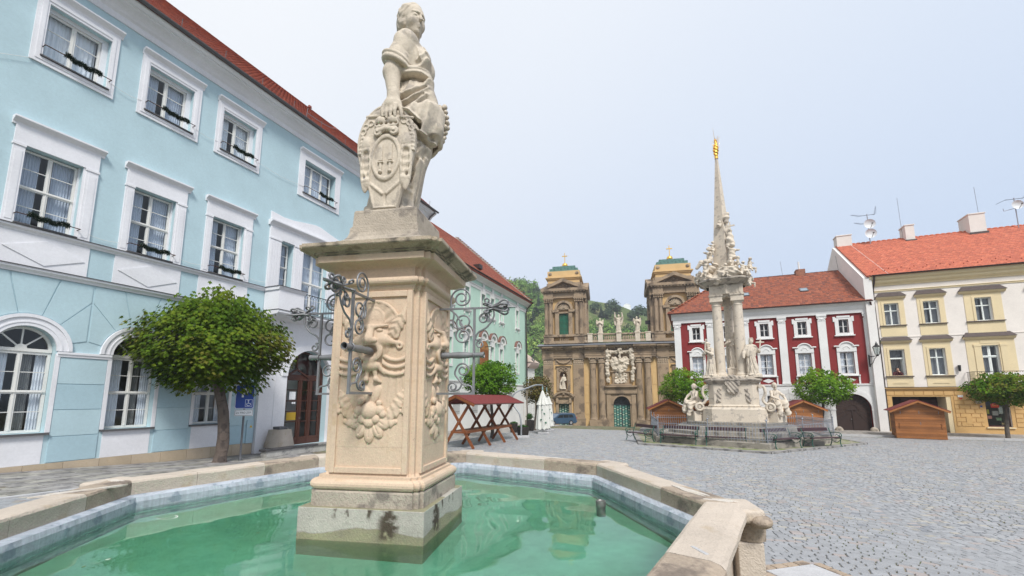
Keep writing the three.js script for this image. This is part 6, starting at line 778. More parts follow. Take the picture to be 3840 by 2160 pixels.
    if (!wide) { const q = new MB(); q.prism([[c - sw, 2.72], [c + sw, 2.72], [c + sw, 5.9], [c - sw, 5.9]], 0.001, 0.03, [rect(c - hw, c + hw, 3.53, 5.43)]); q.prism(rect(c - hw - 0.14, c + hw + 0.14, 3.505, 5.56), 0.031, 0.06, [rect(c - hw, c + hw, 3.53, 5.43)]); q.prism([[c - 0.45, 2.95], [c + 0.45, 2.95], [c + 0.3, 3.1], [c - 0.3, 3.1]], 0.031, 0.06); q.build('lower_surround', M.yel, H); hood(c, 0.93, 5.9); new MB().box(c - 0.8, c + 0.8, 3.44, 3.5, -0.2, 0.15).build('window_sill', hoodM, H);
      if (c === 13.7) { const b = new MB(); b.box(c - hw, c - hw + 0.06, 3.53, 5.43, -0.22, -0.16); b.box(c + hw - 0.06, c + hw, 3.53, 5.43, -0.22, -0.16); b.box(c - hw + 0.06, c + hw - 0.06, 5.37, 5.43, -0.22, -0.16); b.box(c - hw + 0.06, c + hw - 0.06, 4.74, 4.84, -0.22, -0.15); b.box(c + hw - 0.1, c + hw - 0.04, 3.56, 4.74, -0.6, -0.23); const f = b.build('open_window', W1, H); const gm = new THREE.Mesh(panePlane(0.76, 0.53), M.glass); gm.name = 'pane'; gm.position.set(c, 5.105, -0.19); f.add(gm); const cu = new THREE.Mesh(pleats(0.86, 1.9, 8, 0.02), lace); cu.name = 'curtain'; cu.position.set(c, 4.5, -0.75); f.add(cu); }
      else windowPart(H, c - hw, c + hw, 3.53, 5.43, -0.16, '1|1', '1:2.1|1:1', { fw: 0.06, heavy: 0.08, mat: W1, curtains: [[0, 1, lace, 9]] });
    } else { const q = new MB(); q.prism(rect(17.55, 20.05, 2.72, 5.95), 0.001, 0.03, [rect(18.34, 19.22, 2.75, 5.52)]); for (const x of [17.95, 19.3]) { q.box(x, x + 0.34, 2.72, 5.45, 0.031, 0.07); q.box(x - 0.03, x + 0.37, 5.45, 5.6, 0.031, 0.09); } q.box(18.3, 19.3, 5.66, 5.88, 0.031, 0.05); q.build('balcony_surround', M.yel, H); hood(c, 1.38, 5.95); windowPart(H, 18.34, 19.22, 2.75, 5.52, -0.16, '1|1', '1:3|1:1', { fw: 0.07, heavy: 0.14, mat: W1, curtains: [[0, 1, lace, 9]] }); }
  }
  // balcony with railing and a cloth banner
  { const z = 1.05; new MB().rbox(17.3, 20.4, 2.45, 2.7, 0.03, z, 0.03).build('balcony_slab', M.sandGrey, H); for (const x of [17.6, 19.9]) new MB().prism([[0, 1.5], [0, 2.44], [0.9, 2.44], [0.75, 2.2], [0.3, 2.0], [0.2, 1.6]], x, x + 0.25, [], XZ).build('console', M.sandGrey, H);
    const b = new MB(); for (const y of [2.8, 3.68]) { b.beam([17.35, y, z - 0.05], [20.35, y, z - 0.05], 0.03, 0.03); for (const x of [17.35, 20.35]) b.beam([x, y, 0.05], [x, y, z - 0.05], 0.03, 0.03); } b.build('balcony_rail', M.black, H); for (let k = 0; k <= 24; k++) { const x = 17.36 + k * 0.1245; new MB().bar([x, 2.72, z - 0.05], [x, 3.66, z - 0.05], 0.011, 5).build('baluster', M.black, H); } for (const x of [17.35, 20.35]) for (let k = 1; k < 8; k++) new MB().bar([x, 2.72, 0.05 + k * 0.12], [x, 3.66, 0.05 + k * 0.12], 0.011, 5).build('baluster', M.black, H); }
  // doorway recess with dark boards and a brown door
  { const dw = mat(lin(0.075, 0.02, 0.014), { m: T.wood, roughness: 0.5 }), dk = mat(lin(0.05, 0.02, 0.016), { m: T.wood }); new MB().box(13.1, 16.36, -0.5, 2.1, -1.35, -1.25).build('recess_wall', dk, H); new MB().prism([[0, -0.5], [0, 2.02], [-1.24, 2.02], [-1.24, -0.5]], 16.1, 16.36, [], XZ).build('reveal', M.yel, H); new MB().box(13.1, 16.36, 2.02, 2.12, -1.3, -0.5).box(13.1, 16.1, -0.55, -0.4, -1.3, 0.0).build('recess_lining', dk, H); const d = new MB(); d.prism(rect(15.1, 16.05, -0.4, 1.78), -1.22, -1.16, [rect(15.35, 15.8, 0.4, 1.55)]); d.box(14.0, 15.09, -0.4, 2.0, -1.24, -1.2); const o = d.build('house_door', dw, H); const gm = new THREE.Mesh(panePlane(0.45, 1.15), M.glass); gm.name = 'pane'; gm.position.set(15.575, 0.975, -1.19); o.add(gm); new MB().box(15.4, 15.62, 0.9, 1.02, -1.155, -1.15).box(15.66, 15.7, 0.92, 0.97, -1.155, -1.15).build('notice', M.whiteR, H); }
  // shop window
  { const fr = mat(lin(0.07, 0.015, 0.014), { m: T.wood, roughness: 0.45 }); const b = new MB(); b.prism(rect(18.1, 19.32, 0, 1.8), -0.25, -0.15, [rect(18.2, 19.22, 0.08, 1.72)]); const o = b.build('shop_window', fr, H); const gm = new THREE.Mesh(panePlane(1.02, 1.64), M.glass); gm.name = 'pane'; gm.position.set(18.71, 0.9, -0.2); o.add(gm); new MB().box(18.0, 19.42, -0.1, -0.02, -0.2, 0.12).build('shop_sill', M.yel, H); new MB().box(18.1, 19.3, 0.0, 1.8, -1.1, -1.05).build('display_back', mat(lin(0.05, 0.045, 0.05)), H);
    const cv = document.createElement('canvas'); cv.width = 256; cv.height = 192; const c2 = cv.getContext('2d'); c2.fillStyle = '#e0290f'; c2.fillRect(0, 0, 256, 192); c2.fillStyle = '#ffb84a'; c2.font = 'bold 64px sans-serif'; c2.fillText('Fialka', 34, 128); c2.beginPath(); c2.arc(76, 52, 14, 0, 7); c2.arc(98, 44, 10, 0, 7); c2.fill(); const tx = new THREE.CanvasTexture(cv); tx.colorSpace = THREE.SRGBColorSpace; const po = new THREE.Mesh(new THREE.PlaneGeometry(0.42, 0.3), mat(lin(0.9, 0.9, 0.9), { m: tx })); po.name = 'poster'; po.position.set(18.72, 1.42, -0.3); H.add(po);
    for (const [x, y, wd, h, c] of [[18.35, 1.0, 0.2, 0.3, [0.5, 0.45, 0.05]], [19.05, 1.1, 0.22, 0.5, [0.55, 0.58, 0.5]], [18.75, 0.9, 0.3, 0.3, [0.4, 0.38, 0.33]], [18.4, 0.62, 0.3, 0.2, [0.5, 0.2, 0.15]], [18.9, 0.5, 0.3, 0.2, [0.12, 0.2, 0.1]], [19.1, 0.2, 0.18, 0.14, [0.5, 0.35, 0.15]]]) new MB().rbox(x - wd / 2, x + wd / 2, y - h / 2, y + h / 2, -0.5, -0.42, 0.02).build('shop_item', mat(lin(...c)), H); }
  { const b = new MB(); b.box(16.72, 17.0, 1.98, 2.12, 0.063, 0.075); b.build('house_number_plate', M.whiteR, H); new MB().box(16.78, 16.94, 1.84, 1.93, 0.063, 0.075).build('number_plate', mat(lin(0.5, 0.03, 0.03)), H); new MB().box(17.8, 17.92, 1.3, 1.42, 0.063, 0.075).build('street_plate', mat(lin(0.05, 0.08, 0.25)), H); new MB().rbox(17.0, 17.32, 0.15, 0.7, 0.06, 0.075, 0.005).build('meter_cover', M.ochre, H); new MB().lathe([[0.02, 0], [0.07, 0.05], [0.09, 0.42], [0.1, 0.44], [0, 0.44]], 8, m4(17.0, 3.75, 0.14)).build('flag_holder', M.black, H); }
  // roof
  const y0 = 10.98, ex = 0.5, rz = -6, ry = 15.45, pit = Math.atan2(ry - y0, -rz + ex), L = Math.hypot(ry - y0, -rz + ex); const roof = new MB().prism([[ex, y0 - 0.06], [ex, y0], [rz, ry], [-12.5, y0], [-12.5, y0 - 0.06]], 12.35, S1 + 0.3, [], XZ).build('roof', mat(lin(0.4, 0.11, 0.06)), H); tiles(roof, V3(12.35, y0 + 0.005, ex + 0.03), V3(1, 0, 0), V3(0, Math.sin(pit), -Math.cos(pit)), L, () => [0.05, S1 - 12.1], 0.19, 0.165, [[0.50, 0.135, 0.075], [0.45, 0.12, 0.07], [0.54, 0.155, 0.085]], 0, { mat: mat(lin(1, 1, 1), { m: T.plaster, roughness: 0.8 }) });
  const rd = new MB(); for (let x = 12.4; x < S1; x += 0.36) rd.sphere(x + 0.18, ry + 0.04, rz, 0.12, 1.6, 0.8, 1, 7, 5); rd.build('ridge_tiles', mat(lin(0.56, 0.15, 0.07), { m: T.tile }), roof); const sg = new MB(); for (let r = 0; r < 2; r++) for (let x = 12.8; x < S1; x += 0.75) { const v2 = 0.55 + r * 0.4; sg.box(x + r * 0.37, x + r * 0.37 + 0.05, y0 + v2 * Math.sin(pit) + 0.03, y0 + v2 * Math.sin(pit) + 0.16, ex - v2 * Math.cos(pit) - 0.02, ex - v2 * Math.cos(pit) + 0.02); } sg.build('snow_guards', mat(lin(0.3, 0.07, 0.04)), roof);
  const chim = (x0, x1, yt, z0, z1) => { const c = new MB(); c.box(x0, x1, 12.5, yt - 0.1, z0, z1); c.rbox(x0 - 0.05, x1 + 0.05, yt - 0.1, yt, z0 - 0.05, z1 + 0.05, 0.02); c.build('chimney', mat(lin(0.76, 0.72, 0.68), { m: T.plaster }), roof); new MB().box(x0 - 0.07, x1 + 0.07, ry - 0.55, ry - 0.3, z1, z1 + 0.1).build('chimney_flashing', hoodM, roof); }; chim(12.4, 13.5, 16.35, -6.6, -5.7); chim(17.15, 17.75, 16.5, -6.5, -5.4); chim(21.2, 22.2, 16.75, -6.8, -5.3);
  const gt = arc(ex + 0.09, y0 + 0.02, 0.085, Math.PI, 2 * Math.PI, 6), gi = arc(ex + 0.09, y0 + 0.02, 0.073, 2 * Math.PI, Math.PI, 6); new MB().run([...gt, ...gi], 12.6, S1).build('gutter', M.pipe, H); new MB().tube([[12.75, 10.95, 0.55], [12.75, 10.5, 0.4], [12.72, 10.0, 0.14], [12.72, 5, 0.13], [12.72, -0.4, 0.13]], 0.065, 8, 40).build('downpipe', M.pipe, H); for (const s of [17.15, 22.2]) new MB().bar([s, 15.4, rz], [s - 0.05, 19.2, rz], 0.014, 5).build('lightning_rod', M.iron, roof);
  new MB().bar([13.4, ry, rz + 0.1], [13.6, y0, ex + 0.1], 0.012, 5).build('lightning_wire', M.frame, roof);
}
{ // cloth banner on the balcony
  const cv = document.createElement('canvas'); cv.width = 512; cv.height = 192; const c = cv.getContext('2d'); c.fillStyle = '#f4f0f0'; c.fillRect(0, 0, 512, 192); c.fillStyle = '#8e1420'; c.font = 'bold 92px serif'; c.fillText('To', 20, 110); c.fillText('operti', 225, 118); const tx = new THREE.CanvasTexture(cv); tx.colorSpace = THREE.SRGBColorSpace; const p = rw(18.85, 3.28, 1.04), t = thing('balcony_banner', 'white cloth banner with dark red letters on the balcony railing', 'banner', p, RT); const g = new THREE.PlaneGeometry(1.9, 0.62, 24, 4), a = g.attributes.position; for (let i = 0; i < a.count; i++) a.setZ(i, 0.02 * Math.sin(a.getX(i) * 9)); g.computeVertexNormals(); const m = new THREE.Mesh(g, mat(lin(0.9, 0.9, 0.9), { m: tx, side: THREE.DoubleSide })); m.name = 'cloth'; t.add(m);
}
{ // roof aerials
  const mk = (p, label, two) => { const t = thing('roof_aerial', label, 'aerial', p, RT, 'television aerials on the yellow house'), b = new MB(), I = mat(lin(0.3, 0.3, 0.33), { metalness: 0.4, roughness: 0.5 }); b.bar([0, -0.4, 0], [0, 2.6, 0], 0.035, 8); b.bar([0, -0.4, 0], [0, -0.2, 0], 0.15, 8, 0.04); b.build('mast', I, t);
    const yagi = (x, y, dx, dy, dz) => { const q = new MB(); q.bar([0, y, 0], [x, y, 0], 0.02, 5); q.bar([x, y, 0], [x + dx, y + dy, dz], 0.014, 5); for (let k = 0; k < 6; k++) { const f = k / 6, l = 0.16 - 0.08 * f; q.bar([x + dx * f - l * 0.5, y + dy * f - 0.02, dz * f - l], [x + dx * f + l * 0.5, y + dy * f + 0.02, dz * f + l], 0.007, 4); } q.build('antenna', M.black, t); };
    yagi(-0.55, 2.5, -0.7, 0.1 - (two ? 0 : 0.45), 0.3); yagi(0.55, 2.5, 0.15 + (two ? 0 : 0.4), 0.75, -0.1); if (two) yagi(-0.45, 1.75, -0.6, 0.12, 0.2);
    const dish = (y, r) => { const d = new THREE.SphereGeometry(r * 1.6, 20, 8, 0, 2 * Math.PI, 0, 0.68); const q = new MB(); q.add(d, m4(0.05, y, 0.1 + r * 1.6, 0, -Math.PI / 2)); q.build('dish', mat(lin(0.62, 0.64, 0.66), { side: THREE.DoubleSide, roughness: 0.5 }), t); new MB().bar([0.05, y - r, 0.3], [0.12, y - 0.25 * r, 0.6], 0.018, 5).rbox(0.06, 0.18, y - 0.3 * r, y - 0.1 * r, 0.55, 0.65, 0.02).build('feed_horn', M.black, t); }; if (two) { dish(1.62, 0.42); dish(0.75, 0.42); } else { dish(1.95, 0.36); const q = new MB(); q.bar([-0.7, 1.6, 0], [0.55, 1.85, 0], 0.02, 5); q.bar([-0.7, 1.6, 0], [-0.72, 1.82, 0], 0.02, 5); q.bar([0.55, 1.85, 0], [0.57, 2.05, 0], 0.02, 5); q.build('side_arm', I, t); } };
  mk(rw(14.75, 15.35, -5.6), 'roof aerial with two stacked satellite dishes on the yellow house', true); mk(rw(24.2, 15.1, -5.6), 'roof aerial with one satellite dish and long crossbars on the yellow house', false);
}
// ---------- carved figures ----------
function figSDF(o) { // a robed figure facing +z, 1.8 m tall before scaling
  const arms = o.arms ?? [[[0.3, 1.1, 0.08], [0.22, 1.0, 0.25]], [[-0.3, 1.12, 0.08], [-0.12, 1.15, 0.26]]], lean = o.lean ?? 0, k = o.k ?? 9, sd = o.seed ?? 0;
  return p0 => {
    const p = [p0[0] - lean * (p0[1] - 0.9) * 0.25 - 0.04 * Math.sin(p0[1] * 3 + sd), p0[1], p0[2]], [x, y, z] = p, ang = Math.atan2(z, x);
    let d = cone(p, [0.02, 0.98, 0], [0, 0.04, 0.02], 0.17, o.skirt ?? 0.26); d = smin(d, cone(p, [0.06, 0.8, 0.08], [0.09, 0.35, 0.14], 0.12, 0.1), 0.08);
    d += 0.024 * Math.sin(ang * k + y * 4 + sd + 1.2 * Math.sin(y * 4)) * sst(1.1, 0.7, y) + 0.012 * Math.sin(ang * 17 - y * 7 + sd);
    let t = smin(ell(p, [0, 1.22, 0], [0.2, 0.3, 0.15]), cone(p, [-0.16, 1.42, 0], [0.16, 1.42, 0], 0.095, 0.095), 0.08); t += 0.012 * Math.sin(y * 30 + x * 20 + sd); d = smin(d, t, 0.06);
    if (o.cape) { let c = ell(p, [0, 1.12, -0.04], [0.30, 0.46, 0.24]); c = smax(c, 0.86 + 0.3 * Math.abs(x) - y, 0.03) + 0.012 * Math.sin(ang * 12 + y * 6); d = smin(d, c, 0.03); }
    arms.forEach(([e, h], i) => { const s = [i ? -0.2 : 0.2, 1.4, 0]; d = smin(d, cone(p, s, e, 0.085, 0.075), 0.05); d = smin(d, cone(p, e, h, 0.085, 0.05), 0.04); d = smin(d, ell(p, h, [0.05, 0.055, 0.05]), 0.03); });
    d = smin(d, cone(p, [0, 1.45, 0], [0, 1.58, 0.01], 0.06, 0.055), 0.04); d = smin(d, headD(p, [0.0, 1.68, 0.03], 0.29, -Math.PI / 2 + (o.yaw ?? 0), 0.05, o), 0.02);
    if (o.wings) for (const s of [-1, 1]) { const q = [x * s, y, z], f = (x * s - 0.3) * 0.25 + (y - 1.2); d = smin(d, ell([q[0] - 0.12 * f, q[1], q[2]], [0.31, 1.2, -0.13], [0.15, 0.52, 0.05]) + 0.012 * Math.sin(f * 34), 0.03); }
    if (o.extra) d = o.extra(p, d); d = smin(d, sdBox(p, [0, 0.02, 0.02], [0.3, 0.04, 0.26], 0.02), 0.03);
    return d * 0.8;
  };
}
function figGeo(o, H, h = 0.024) { const s = H / 1.8, r = o.r ?? 0.6, g = sdfMesh(figSDF(o), [-r, -0.03, -0.5], [r, 2.1 + (o.top ?? 0), 0.55], h); g.scale(s, s, s); return g; }
M.plague = mat(lin(0.65, 0.58, 0.49), { m: T.carved, bump: T.grain, bs: 0.004 }); M.plagueDark = mat(lin(0.50, 0.44, 0.37), { m: T.weather, bump: T.grain, bs: 0.004 }); M.gold = mat(lin(0.80, 0.48, 0.10), { roughness: 0.32, metalness: 0.9 }); M.oldStep = mat(lin(0.34, 0.31, 0.265), { m: T.weather, bump: T.rough, bs: 0.02 });
// ---------- trinity column ----------
const CX = 12.93, CZ = -25.6, CT = Math.atan2(-CX, -CZ) ; // +z local looks at the onlooker
const cw = (x, y, z) => { const v = V3(x, y, z).applyAxisAngle(V3(0, 1, 0), CT); return [v.x + CX, v.y, v.z + CZ]; };
const col = thing('trinity_column', 'tall sandstone trinity column with three shafts and a gilded tip', 'monument', [CX, 0, CZ], CT);
{
  const hexa = (r, b) => Array.from({ length: 6 }, (_, i) => { const a = Math.PI / 3 * i + Math.PI / 6, q = i % 2 ? r * b : r; return [q * Math.cos(a), q * Math.sin(a)]; });
  const sq = (w, d, c = 0.35) => [[-w + c, d], [w - c, d], [w, d - c], [w, -d + c], [w - c, -d], [-w + c, -d], [-w, -d + c], [-w, d - c]];
  const stack = (name, out, prof, m) => { const b = new MB(), O = out; b.ring(prof, O); b.cap(offsetPoly(O, prof.at(-1)[0], true), prof.at(-1)[1]); return b.build(name, m, col); };
  const yb = -0.9; stack('step', sq(3.9, 3.6, 1.6), [[0, yb], [0, -0.05], [-0.03, 0.0]], M.oldStep); stack('step', sq(3.45, 3.2, 1.45), [[0, -0.02], [0, 0.16], [-0.03, 0.19]], M.oldStep); stack('step', sq(3.0, 2.8, 1.3), [[0, 0.18], [0, 0.38], [-0.03, 0.41]], M.oldStep); stack('step', sq(2.5, 2.4, 1.1), [[0, 0.4], [0, 0.6], [-0.03, 0.62]], M.oldStep);
  stack('socle', sq(1.62, 1.4, 0.5), [[0.02, 0.61], [0.02, 1.3], [-0.03, 1.36], [-0.06, 1.42]], M.plague);
  stack('die', sq(1.28, 1.1, 0.3), [[0.02, 1.41], [0.06, 1.48], [0, 1.56], [0, 2.72]], M.plague);
  stack('die_cornice', sq(1.3, 1.12, 0.3), [[0.0, 2.70], [0.05, 2.74], [0.08, 2.82], [0.16, 2.86], [0.2, 2.92], [0.2, 2.98], [0.0, 3.06]], M.plagueDark);
  stack('column_base', sq(1.02, 0.9, 0.3), [[0, 3.05], [0, 3.16], [-0.05, 3.2]], M.plague);
  for (const s of [-1, 1]) { const v = new MB(); v.prism(rect(-0.42, 0.42, 0.6, 1.15), -0.5, 0.5, [], m4(s * 1.95, 0, 0.35, -s * 0.5)); v.build('wing_plinth', M.plague, col); const q = new MB(); q.add(new THREE.TorusGeometry(0.19, 0.075, 8, 18), m4(s * 1.78, 1.42, 0.98, -s * 0.2)); q.add(new THREE.CylinderGeometry(0.1, 0.1, 0.4, 10), m4(s * 1.78, 1.42, 0.85, 0, Math.PI / 2)); q.tube([[s * 1.3, 2.6, 0.9], [s * 1.5, 2.55, 0.95], [s * 1.58, 2.2, 0.95], [s * 1.45, 1.8, 0.95], [s * 1.6, 1.6, 0.95], [s * 1.8, 1.63, 0.95]], 0.075, 8, 30); q.add(new THREE.CylinderGeometry(0.12, 0.12, 0.5, 12), m4(s * 1.38, 2.58, 0.75, 0, Math.PI / 2)); q.build('volute', M.plague, col); }
  const cols3 = [[-0.56, 0.35], [0.56, 0.35], [0.06, -0.62]]; for (const [x, z] of cols3) { const b = new MB(); b.lathe([[0.34, 3.19], [0.36, 3.24], [0.36, 3.3], [0.3, 3.34], [0.31, 3.4], [0.275, 3.44], [0.28, 4.6], [0.268, 6], [0.245, 7.32], [0.28, 7.34], [0.28, 7.38], [0.245, 7.4], [0.245, 7.47], [0.31, 7.56], [0.33, 7.58], [0, 7.58]], 24, m4(x, 0, z)); b.box(x - 0.35, x + 0.35, 7.58, 7.68, z - 0.35, z + 0.35); b.build('shaft', M.plague, col); }
  { const b = new MB(); for (const [x, z] of cols3) { b.box(x - 0.34, x + 0.34, 7.681, 7.9, z - 0.34, z + 0.34); b.box(x - 0.38, x + 0.38, 7.9, 8.0, z - 0.38, z + 0.38); b.box(x - 0.34, x + 0.34, 8.0, 8.58, z - 0.34, z + 0.34); for (let k = 0; k < 3; k++) b.box(x - 0.2 + k * 0.16, x - 0.12 + k * 0.16, 8.05, 8.5, z + 0.341, z + 0.37); for (let k = 0; k < 6; k++) b.box(x - 0.26 + k * 0.09, x - 0.21 + k * 0.09, 7.93, 7.98, z + 0.381, z + 0.4); } b.prism([[-0.25, 7.68], [-0.2, 7.8], [0, 7.9], [0.2, 7.8], [0.25, 7.68], [0.25, 8.55], [-0.25, 8.55]], 0.1, 0.6); b.prism(hexa(0.9, 0.8).map(p => p), 8.0, 8.56, [], new THREE.Matrix4().makeRotationX(-Math.PI / 2)); b.build('entablature', M.plague, col); stack('cloud_bed', sq(1.1, 0.95, 0.4), [[-0.05, 8.56], [0.1, 8.66], [0.22, 8.74], [0.34, 8.8], [0.34, 8.9], [0.1, 8.95]], M.plagueDark); }
  // obelisk
  { const b = new MB(), v = [], R = (y, w) => [[-w, w], [w, w], [w, -w], [-w, -w]].map(([x, z]) => [x * Math.cos(0.5) - z * Math.sin(0.5), y, x * Math.sin(0.5) + z * Math.cos(0.5)]), lv = [R(8.9, 0.5), R(13.1, 0.268), R(13.12, 0.264), R(16.85, 0.065), R(16.9, 0.08)]; for (let k = 0; k < 4; k++) for (let i = 0; i < 4; i++) { const j = (i + 1) % 4; v.push(...lv[k][i], ...lv[k][j], ...lv[k + 1][j], ...lv[k][i], ...lv[k + 1][j], ...lv[k + 1][i]); } const g = new THREE.BufferGeometry(); g.setAttribute('position', new THREE.Float32BufferAttribute(v, 3)); g.computeVertexNormals(); b.add(g).build('obelisk', M.plague, col); }
  { const b = new MB(); const f = p => { let d = cone(p, [0, 16.9, 0], [0, 18.2, 0], 0.11, 0.06); d = smin(d, ell(p, [0, 17.5, 0.03], [0.16, 0.45, 0.14]) + 0.02 * Math.sin(p[1] * 30 + p[0] * 25), 0.05); return d * 0.8; }; b.add(sdfMesh(f, [-0.25, 16.88, -0.22], [0.25, 18.35, 0.25], 0.03)); const g = b.build('gilded_glory', M.gold, col); const r = new MB(); for (let i = 0; i < 46; i++) { const a = rnd() * 6.28, y = rr(17.0, 18.05), up = rr(0.15, 1.2), l = rr(0.25, 0.62) * (0.6 + 0.55 * (y - 16.9)), c = Math.cos(a), s = Math.sin(a); r.bar([0.05 * c, y, 0.05 * s], [0.05 * c + l * c * 0.36, y + l * up, 0.05 * s + l * s * 0.36], 0.016, 4, 0.003); } r.build('rays', M.gold, col); }
  // clouds with putti and the trinity group
  { const bl = []; const old = seed; seed = 777; for (let i = 0; i < 30; i++) { const a = i / 30 * 6.28, r = rr(0.75, 1.35); bl.push([r * Math.cos(a), rr(8.85, 9.35), r * Math.sin(a) * 0.85, rr(0.2, 0.36)]); } for (let i = 0; i < 22; i++) { const a = rnd() * 6.28, r = rr(0.4, 0.85), y = rr(9.3, 10.3); bl.push([r * Math.cos(a), y, r * Math.sin(a), rr(0.16, 0.32)]); } seed = old;
    const put2 = [[-1.0, 9.5, 0.75, 1.0, -0.4], [0.95, 9.25, 0.9, 0.75, 0.5], [0.05, 9.2, 1.2, 0.7, 0], [1.35, 9.6, 0.2, 0.8, 1.2], [-0.75, 10.25, 0.45, 1.1, -0.9], [0.45, 10.2, 0.7, 1.15, 0.4], [-1.35, 9.2, 0.1, 0.7, -1.2], [-0.55, 10.9, 0.3, 0.75, -0.3], [1.25, 8.55, 0.75, 0.7, 0.9]];
    const f = p => { let d = 9; for (const b of bl) { const q = len3(p[0] - b[0], p[1] - b[1], p[2] - b[2]) - b[3]; if (q < 0.5) d = smin(d, q, 0.1); else d = Math.min(d, q); } d += 0.05 * Math.sin(p[0] * 7 + 4 * Math.sin(p[1] * 5) + p[2] * 6) * (d < 0.4 ? 1 : 0) + 0.022 * Math.sin(p[1] * 22 + p[0] * 15) * (d < 0.4 ? 1 : 0);
      for (const [x, y, z, s, a] of put2) { const q = len3(p[0] - x, p[1] - y, p[2] - z); if (q > 1.1 * s) { d = Math.min(d, q - 0.85 * s); continue; } const c = Math.cos(a), n = Math.sin(a), X = ((p[0] - x) * c - (p[2] - z) * n) / s, Z = ((p[0] - x) * n + (p[2] - z) * c) / s, P = [X, (p[1] - y) / s, Z]; let e = cone(P, [0, 0.0, 0], [0.03, 0.34, 0.02], 0.17, 0.14); e = smin(e, len3(P[0] - 0.05, P[1] - 0.62, P[2] - 0.06) - 0.13, 0.05); e = smin(e, cone(P, [0.1, 0.38, 0], [0.3, 0.3, 0.2], 0.07, 0.05), 0.04); e = smin(e, cone(P, [-0.1, 0.38, 0], [-0.28, 0.5, 0.15], 0.07, 0.05), 0.04); e = smin(e, cone(P, [0.08, -0.05, 0.05], [0.14, -0.15, 0.35], 0.1, 0.08), 0.05); e = smin(e, cone(P, [0.14, -0.15, 0.35], [0.12, -0.5, 0.35], 0.08, 0.055), 0.04); e = smin(e, cone(P, [-0.08, -0.05, 0.05], [-0.2, -0.35, 0.25], 0.1, 0.06), 0.05); e += 0.012 * Math.sin(P[1] * 28 + P[0] * 20); d = smin(d, e * s * 0.85, 0.05); }
      d = smin(d, cone(p, [-1.25, 10.15, 0.4], [-1.5, 9.85, 0.4], 0.14, 0.1), 0.08); d = smin(d, cone(p, [-0.9, 10.2, 0.35], [-1.25, 10.2, 0.4], 0.08, 0.13), 0.06);
      return d * 0.72; };
    new MB().add(sdfMesh(f, [-1.75, 7.9, -1.6], [1.8, 11.8, 1.75], 0.042)).build('cloud_group', M.plague, col, 'swirl of stone clouds with angels round the foot of the obelisk');
    const g = p => { let d = ell(p, [0.3, 12.75, 0.34], [0.17, 0.3, 0.16]) + 0.03 * Math.sin(p[1] * 20); d = smin(d, ell(p, [0.38, 13.02, 0.32], [0.12, 0.13, 0.12]), 0.05); d = Math.min(d, ell(p, [-0.12, 12.35, 0.42], [0.17, 0.14, 0.13]) + 0.02 * Math.sin(p[0] * 24 + p[1] * 20)); d = smin(d, ell(p, [-0.08, 12.55, 0.42], [0.1, 0.11, 0.1]), 0.04); d = Math.min(d, ell(p, [0.42, 11.8, 0.42], [0.15, 0.25, 0.14]) + 0.02 * Math.sin(p[1] * 22)); d = smin(d, ell(p, [0.42, 11.2, 0.5], [0.24, 0.5, 0.2]) + 0.03 * Math.sin(p[1] * 14 + p[0] * 10), 0.1); return d * 0.8; }; new MB().add(sdfMesh(g, [-0.4, 10.6, 0.0], [0.8, 13.25, 0.8], 0.035)).build('trinity_figures', M.plague, col);
    new MB().box(0.22, 0.72, 12.12, 12.2, 0.56, 0.62).box(0.42, 0.5, 11.9, 12.4, 0.555, 0.615).build('small_cross', M.plague, col); }
  // cartouche and relief panels of the die
  { const f = p => { let d = sdBox(p, [0, 2.65, 1.2], [0.3, 0.42, 0.07], 0.06); d = smin(d, ell(p, [0, 2.3, 1.18], [0.2, 0.2, 0.08]), 0.1); for (const s of [-1, 1]) { d = smin(d, ell(p, [s * 0.42, 3.05, 1.18], [0.16, 0.1, 0.1]), 0.06); d = smin(d, ell(p, [s * 0.3, 2.75, 1.25], [0.1, 0.16, 0.06]), 0.05); } d = smin(d, ell(p, [0, 3.12, 1.2], [0.22, 0.12, 0.12]), 0.06); d += 0.015 * Math.sin(p[0] * 30 + p[1] * 22); return d * 0.8; }; new MB().add(sdfMesh(f, [-0.7, 1.95, 1.05], [0.7, 3.35, 1.4], 0.03)).build('cartouche', M.plagueDark, col);
    const r = p => { let d = 1; for (const s of [-1, 1]) { const q = [p[0] * s - 0.72, p[1], p[2]]; let e = ell(q, [0, 2.05, 1.1], [0.13, 0.22, 0.06]); e = smin(e, ell(q, [-0.03, 2.38, 1.1], [0.1, 0.1, 0.06]), 0.04); e = smin(e, ell(q, [0.04, 1.75, 1.1], [0.14, 0.12, 0.06]), 0.05); e += 0.02 * Math.sin(p[0] * 26 + p[1] * 24); d = Math.min(d, e); } return d * 0.8; }; new MB().add(sdfMesh(r, [-1.0, 1.55, 1.05], [1.0, 2.6, 1.25], 0.026)).build('relief_panels', M.plagueDark, col); }
  for (const s of [-1, 1]) { const b = new MB(); b.rbox(s * 1.1 - 0.42, s * 1.1 + 0.42, 3.06, 3.2, 0.25, 1.05, 0.03); b.build('saint_plinth', M.plague, col); }
}
